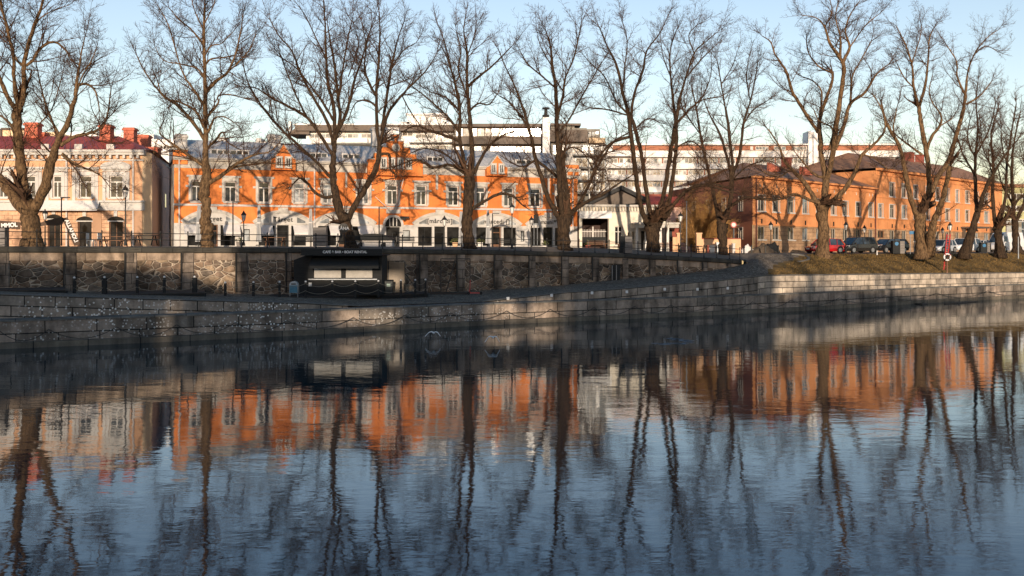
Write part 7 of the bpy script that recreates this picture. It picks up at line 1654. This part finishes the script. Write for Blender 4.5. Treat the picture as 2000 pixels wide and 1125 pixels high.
# ------------------------------------------------------------------ cars
def car(label, px, Y, zg, heading, L, W, H, body, kind='hatch', group='cars parked before the ochre building'):
    """stations along the length: x, sill z, belt z, roof z, half width at belt, half width at roof"""
    s = thing('parked_car' if kind != 'van' else 'parked_van', label, 'car' if kind != 'van' else 'van', (0, 0, 0), 0, group)
    h = H; hw = W / 2
    if kind == 'hatch': prof = [(0, .35, .50, .62), (.03, .24, .66, .8), (.10, .20, .74, .92), (.27, .20, .84, 1), (.93, .20, .86, 1), (.98, .26, .80, .96), (1.0, .34, .62, .85)]; cab = [(.22, .84), (.38, h - .04), (.60, h), (.86, h - .06), (.97, .86)]
    elif kind == 'suv': prof = [(0, .42, .66, .7), (.03, .30, .84, .88), (.10, .26, .92, .97), (.25, .26, .99, 1), (.95, .26, 1.0, 1), (.99, .32, .94, .96), (1.0, .4, .7, .88)]; cab = [(.20, .98), (.34, h - .03), (.60, h), (.90, h - .04), (.985, 1.0)]
    elif kind == 'mpv': prof = [(0, .38, .60, .66), (.03, .26, .76, .84), (.10, .22, .86, .94), (.20, .22, .94, 1), (.95, .22, .98, 1), (.99, .28, .9, .95), (1.0, .38, .66, .88)]; cab = [(.13, .92), (.34, h - .05), (.60, h), (.92, h - .05), (.99, .98)]
    elif kind == 'van': prof = [(0, .45, .75, .75), (.02, .32, .95, .9), (.10, .28, 1.15, .98), (.18, .28, 1.25, 1), (.96, .28, 1.3, 1), (1.0, .34, 1.25, .97)]; cab = [(.10, 1.14), (.24, h - .15), (.34, h), (.97, h), (1.0, 1.3)]
    else: prof = [(0, .35, .5, .66), (.03, .24, .64, .82), (.10, .2, .72, .93), (.28, .2, .82, 1), (.85, .2, .86, 1), (.97, .24, .82, .93), (1.0, .34, .6, .8)]; cab = [(.26, .82), (.42, h - .03), (.58, h), (.78, h - .06), (.93, .86)]
    m = MB(); N = len(prof); rows_ = []
    for x, z0, z1, k_ in prof:
        X = x * L; ww = hw * k_; rows_.append([(X, -ww * .92, z0), (X, -ww, z0 + (z1 - z0) * .45), (X, -ww * .97, z1 - .03), (X, -ww * .86, z1), (X, ww * .86, z1), (X, ww * .97, z1 - .03), (X, ww, z0 + (z1 - z0) * .45), (X, ww * .92, z0)])
    for r_ in rows_: m.v.extend(r_)
    for i in range(N - 1):
        for j in range(8): a = i * 8 + j; b_ = i * 8 + (j + 1) % 8; m.f.append((a, b_, b_ + 8, a + 8)); m.uv.append(None)
    m.f.append(tuple(reversed(range(8)))); m.f.append(tuple((N - 1) * 8 + j for j in range(8))); m.uv += [None, None]
    m.build('body', M[body], s, smooth=False)
    def cabin(inset, top, mt, nm, par, cut=None):
        m = MB(); base = []
        for i, (x, z) in enumerate(cab):
            X = x * L; end = i in (0, len(cab) - 1); wb = hw * .87; wt = hw * (.87 if end else .72); zb = (.84 if kind in ('hatch', 'sedan') else .96 if kind != 'van' else 1.26) - .04
            base.append(((X, -wb, min(z, zb) - .02), (X, -wt, z), (X, wt, z), (X, wb, min(z, zb) - .02)))
        for r_ in base: m.v.extend([(p[0], p[1], p[2]) for p in r_])
        n_ = len(base)
        for i in range(n_ - 1):
            for j in range(3): a = i * 4 + j; m.f.append((a, a + 1, a + 5, a + 4)); m.uv.append(None)
            a = i * 4; m.f.append((a + 3, a, a + 4, a + 7)); m.uv.append(None)
        return m.build(nm, M[mt], par)
    gl_ = cabin(0, 0, 'carglass' if kind != 'van' else body, 'windows' if kind != 'van' else 'cargo_body', s)
    # roof skin and pillars in body colour
    m = MB(); t_ = .025
    if kind != 'van':
        for i in range(1, len(cab) - 2):
            (xa, za), (xb, zb) = cab[i], cab[i + 1]; w1 = hw * .74; m.hexa([(xa * L, -w1, za - .01), (xb * L, -w1, zb - .01), (xb * L, w1, zb - .01), (xa * L, w1, za - .01), (xa * L, -w1 * .97, za + t_), (xb * L, -w1 * .97, zb + t_), (xb * L, w1 * .97, zb + t_), (xa * L, w1 * .97, za + t_)])
        zb_ = .80 if kind in ('hatch', 'sedan') else .93
        for sd_ in (-1, 1):
            m.bar((cab[0][0] * L, sd_ * hw * .875, cab[0][1]), (cab[1][0] * L, sd_ * hw * .73, cab[1][1]), .06)
            m.bar((cab[-1][0] * L, sd_ * hw * .87, cab[-1][1] - .02), (cab[-2][0] * L, sd_ * hw * .73, cab[-2][1]), .12)
            for fx in (.52, .74): m.bar((fx * L, sd_ * hw * .885, zb_), (fx * L, sd_ * hw * .735, h - .03), .06)
        m.build('roof', M[body], s)
    else:
        m = MB(); m.face([(.105 * L, -hw * .8, 1.2), (.105 * L, hw * .8, 1.2), (.235 * L, hw * .66, h - .2), (.235 * L, -hw * .66, h - .2)])
        for v in range(4): m.v[v] = (m.v[v][0] - .03, m.v[v][1], m.v[v][2] + .01)
        m.build('windscreen', M['carglass'], s)
        for sd_ in (-1, 1): m = MB(); yy = sd_ * hw * .89; m.face([(.17 * L, yy, 1.3), (.33 * L, yy, 1.3), (.33 * L, sd_ * hw * .81, h - .5), (.24 * L, sd_ * hw * .81, h - .5)]); m.build('side_window', M['carglass'], s)
    for fx in (.18, .81):
        for sd_ in (-1, 1):
            R_ = .33 if kind != 'van' else .36; m = MB(); yy = sd_ * (hw - .11); m.tube([(fx * L, yy - .1, R_), (fx * L, yy + .115, R_)], R_, 18); w_ = m.build('wheel', M['rubber'], s)
            m = MB(); yo = yy + sd_ * .118; m.tube([(fx * L, yo - sd_ * .02, R_), (fx * L, yo + sd_ * .008, R_)], R_ * .66, 12); m.build('rim', M['rim'], w_)
            m = MB(); ar = [(fx * L + math.cos(a) * (R_ + .07), sd_ * (hw * 1.004 - .004), R_ + math.sin(a) * (R_ + .07)) for a in [math.pi * q / 8 for q in range(9)]]; m.prism([Vector(v) for v in ar], (0, -sd_ * .02, 0)); m.build('wheel_arch', M['rubber'], s)
    zb0 = prof[1][2]
    for sd_ in (-1, 1):
        m = MB(); m.hexa([(.012 * L, sd_ * hw * .50, zb0 - .14), (.05 * L, sd_ * hw * .86, zb0 - .10), (.09 * L, sd_ * hw * .86, zb0 - .10), (.05 * L, sd_ * hw * .5, zb0 - .14), (.012 * L, sd_ * hw * .5, zb0 - .01), (.045 * L, sd_ * hw * .86, zb0 + .03), (.09 * L, sd_ * hw * .86, zb0 + .05), (.05 * L, sd_ * hw * .5, zb0)]); m.build('headlight', M['lampglass'], s)
        m = MB(); m.box(.985 * L, 1.003 * L, min(sd_ * hw * .6, sd_ * hw * .85), max(sd_ * hw * .6, sd_ * hw * .85), .7, .9); m.build('tail_light', M['red'], s)
        m = MB(); xm_ = (cab[0][0] + .06) * L; m.box(xm_, xm_ + .1, min(sd_ * hw, sd_ * (hw + .17)), max(sd_ * hw, sd_ * (hw + .17)), cab[0][1] + .02, cab[0][1] + .16); m.build('wing_mirror', M[body], s)
    m = MB(); m.box(-.008, .03, -hw * .5, hw * .5, .36, .52); m.build('grille', M['rubber'], s)
    m = MB(); m.box(-.022, -.009, -.26, .26, .40, .50); m.build('number_plate', M['lettering'], s)
    s.rotation_euler = (0, 0, heading)
    s.location = G(px, Y, zg); return s
# heading: the nose is at the local origin and the body runs along +x of the rotated frame
car('bright red hatchback half hidden behind the tall lawn tree', 1578, 101.5, 4.80, R(20), 4.1, 1.75, 1.48, 'c_red')
car('dark grey minivan with light wheels right of the red hatchback', 1645, 102.2, 4.80, R(27), 4.2, 1.75, 1.66, 'c_dkgrey', 'mpv')
car('black estate car behind the white stake and left of the blue disc pillar', 1708, 106.0, 4.80, R(28), 4.4, 1.78, 1.50, 'c_black', 'suv')
car('silver hatchback between the twin trunked tree and the red ladder', 1823, 113, 4.80, R(38), 3.9, 1.7, 1.50, 'c_silver')
car('white sport utility car between the red ladder and the leaning tree', 1861, 115, 4.80, R(32), 4.4, 1.85, 1.66, 'c_white', 'suv')
car('white hatchback just right of the leaning tree', 1901, 121, 4.80, R(42), 4.0, 1.75, 1.50, 'c_white')
car('large white delivery van near the right edge behind the dark trees', 1938, 120, 4.80, R(36), 5.9, 2.0, 2.45, 'c_white', 'van')
car('dark car partly cut by the right edge of the picture', 1986, 128, 4.80, R(36), 4.4, 1.8, 1.48, 'c_dkgrey', 'sedan')

# ------------------------------------------------------------------ gulls, driftwood
def gull(px, py, Y, span, label, flip):
    c = P(px, py, Y); s = thing('gull', label, 'gull', c, group='gulls flying over the river'); m = MB(); w = span / 2
    m.tube([c + Vector((0, -.26, 0)), c + Vector((0, -.2, .02)), c + Vector((0, -.05, 0)), c + Vector((0, .12, -.01)), c + Vector((0, .24, 0)), c + Vector((0, .31, .0))], [.01, .045, .07, .06, .025, .01], 8)
    body = m
    up_ = [(.0, .0), (.28, .10), (.52, .06), (1.0, -.62)] if flip else [(.0, .0), (.28, .10), (.55, .02), (1.0, -.45)]
    for sd_ in (-1, 1):
        prev = None
        for t, z in up_:
            k_ = 1 if sd_ < 0 else (.85 if t < .9 else .8); zz_ = z * w * (1.0 if sd_ < 0 else .95); ch = .17 * (1 - .7 * t); x = sd_ * t * w * k_
            cur = (c + Vector((x, -ch, zz_)), c + Vector((x, ch, zz_ - .01)), c + Vector((x, ch, zz_ + .035)), c + Vector((x, -ch, zz_ + .05)))
            if prev: body.hexa([prev[0], cur[0], cur[1], prev[1], prev[3], cur[3], cur[2], prev[2]])
            prev = cur
    o = body.build('body', M['gull'], s)
    m = MB(); m.face([c + Vector((0, .24, 0)), c + Vector((-.07, .40, .0)), c + Vector((.07, .40, 0))]); m.build('tail', M['gullgrey'], s)
    m = MB(); m.tube([c + Vector((0, -.26, 0)), c + Vector((0, -.33, -.02))], [.012, .004], 6); m.build('beak', M['peach'], s)
gull(847, 650, 56.0, .95, 'white gull in flight over the water, the left one of two', False)
gull(963, 659, 54.0, .9, 'white gull in flight over the water, the right one of two', True)
for pts, r_, lab in (([(1787, 594), (1800, 595), (1812, 594)], .10, 'short dark driftwood log floating by the quay under the ladder'), ([(1845, 594), (1870, 592.5), (1890, 590.5), (1910, 589.5)], .08, 'long thin branch floating by the quay at the right')):
    m = MB(); q = []
    for x, y in pts: Yy = CZ * FPX / (y - HOR); q.append(G(x, Yy, .04))
    m.tube(q, [r_ * .6] + [r_] * (len(q) - 2) + [r_ * .5], 7); m.bar(q[1], q[1] + Vector((.3, .2, .22)), .05); tag(m.build('driftwood', M['dirt'], origin=q[1]), lab, 'driftwood')
m = MB(); rnd = random.Random(9)
for cx_, cy_ in ((1318, 662), (1335, 665), (1300, 672), (1330, 671)):
    for _ in range(24):
        x = cx_ + rnd.gauss(0, 9); y = cy_ + rnd.gauss(0, .8); Yy = CZ * FPX / (y - HOR); p = G(x, Yy, .012); w = rnd.uniform(.05, .25); d = rnd.uniform(.03, .1); m.face([p + Vector((-w, -d * .4, 0)), p + Vector((0, -d, 0)), p + Vector((w, -d * .2, 0)), p + Vector((w * .6, d, 0)), p + Vector((-w * .7, d, 0))])
o = m.build('foam', M['gullgrey']); o['kind'] = 'stuff'; o['label'] = 'thin streaks of pale foam drifting on the river'; o['category'] = 'foam'
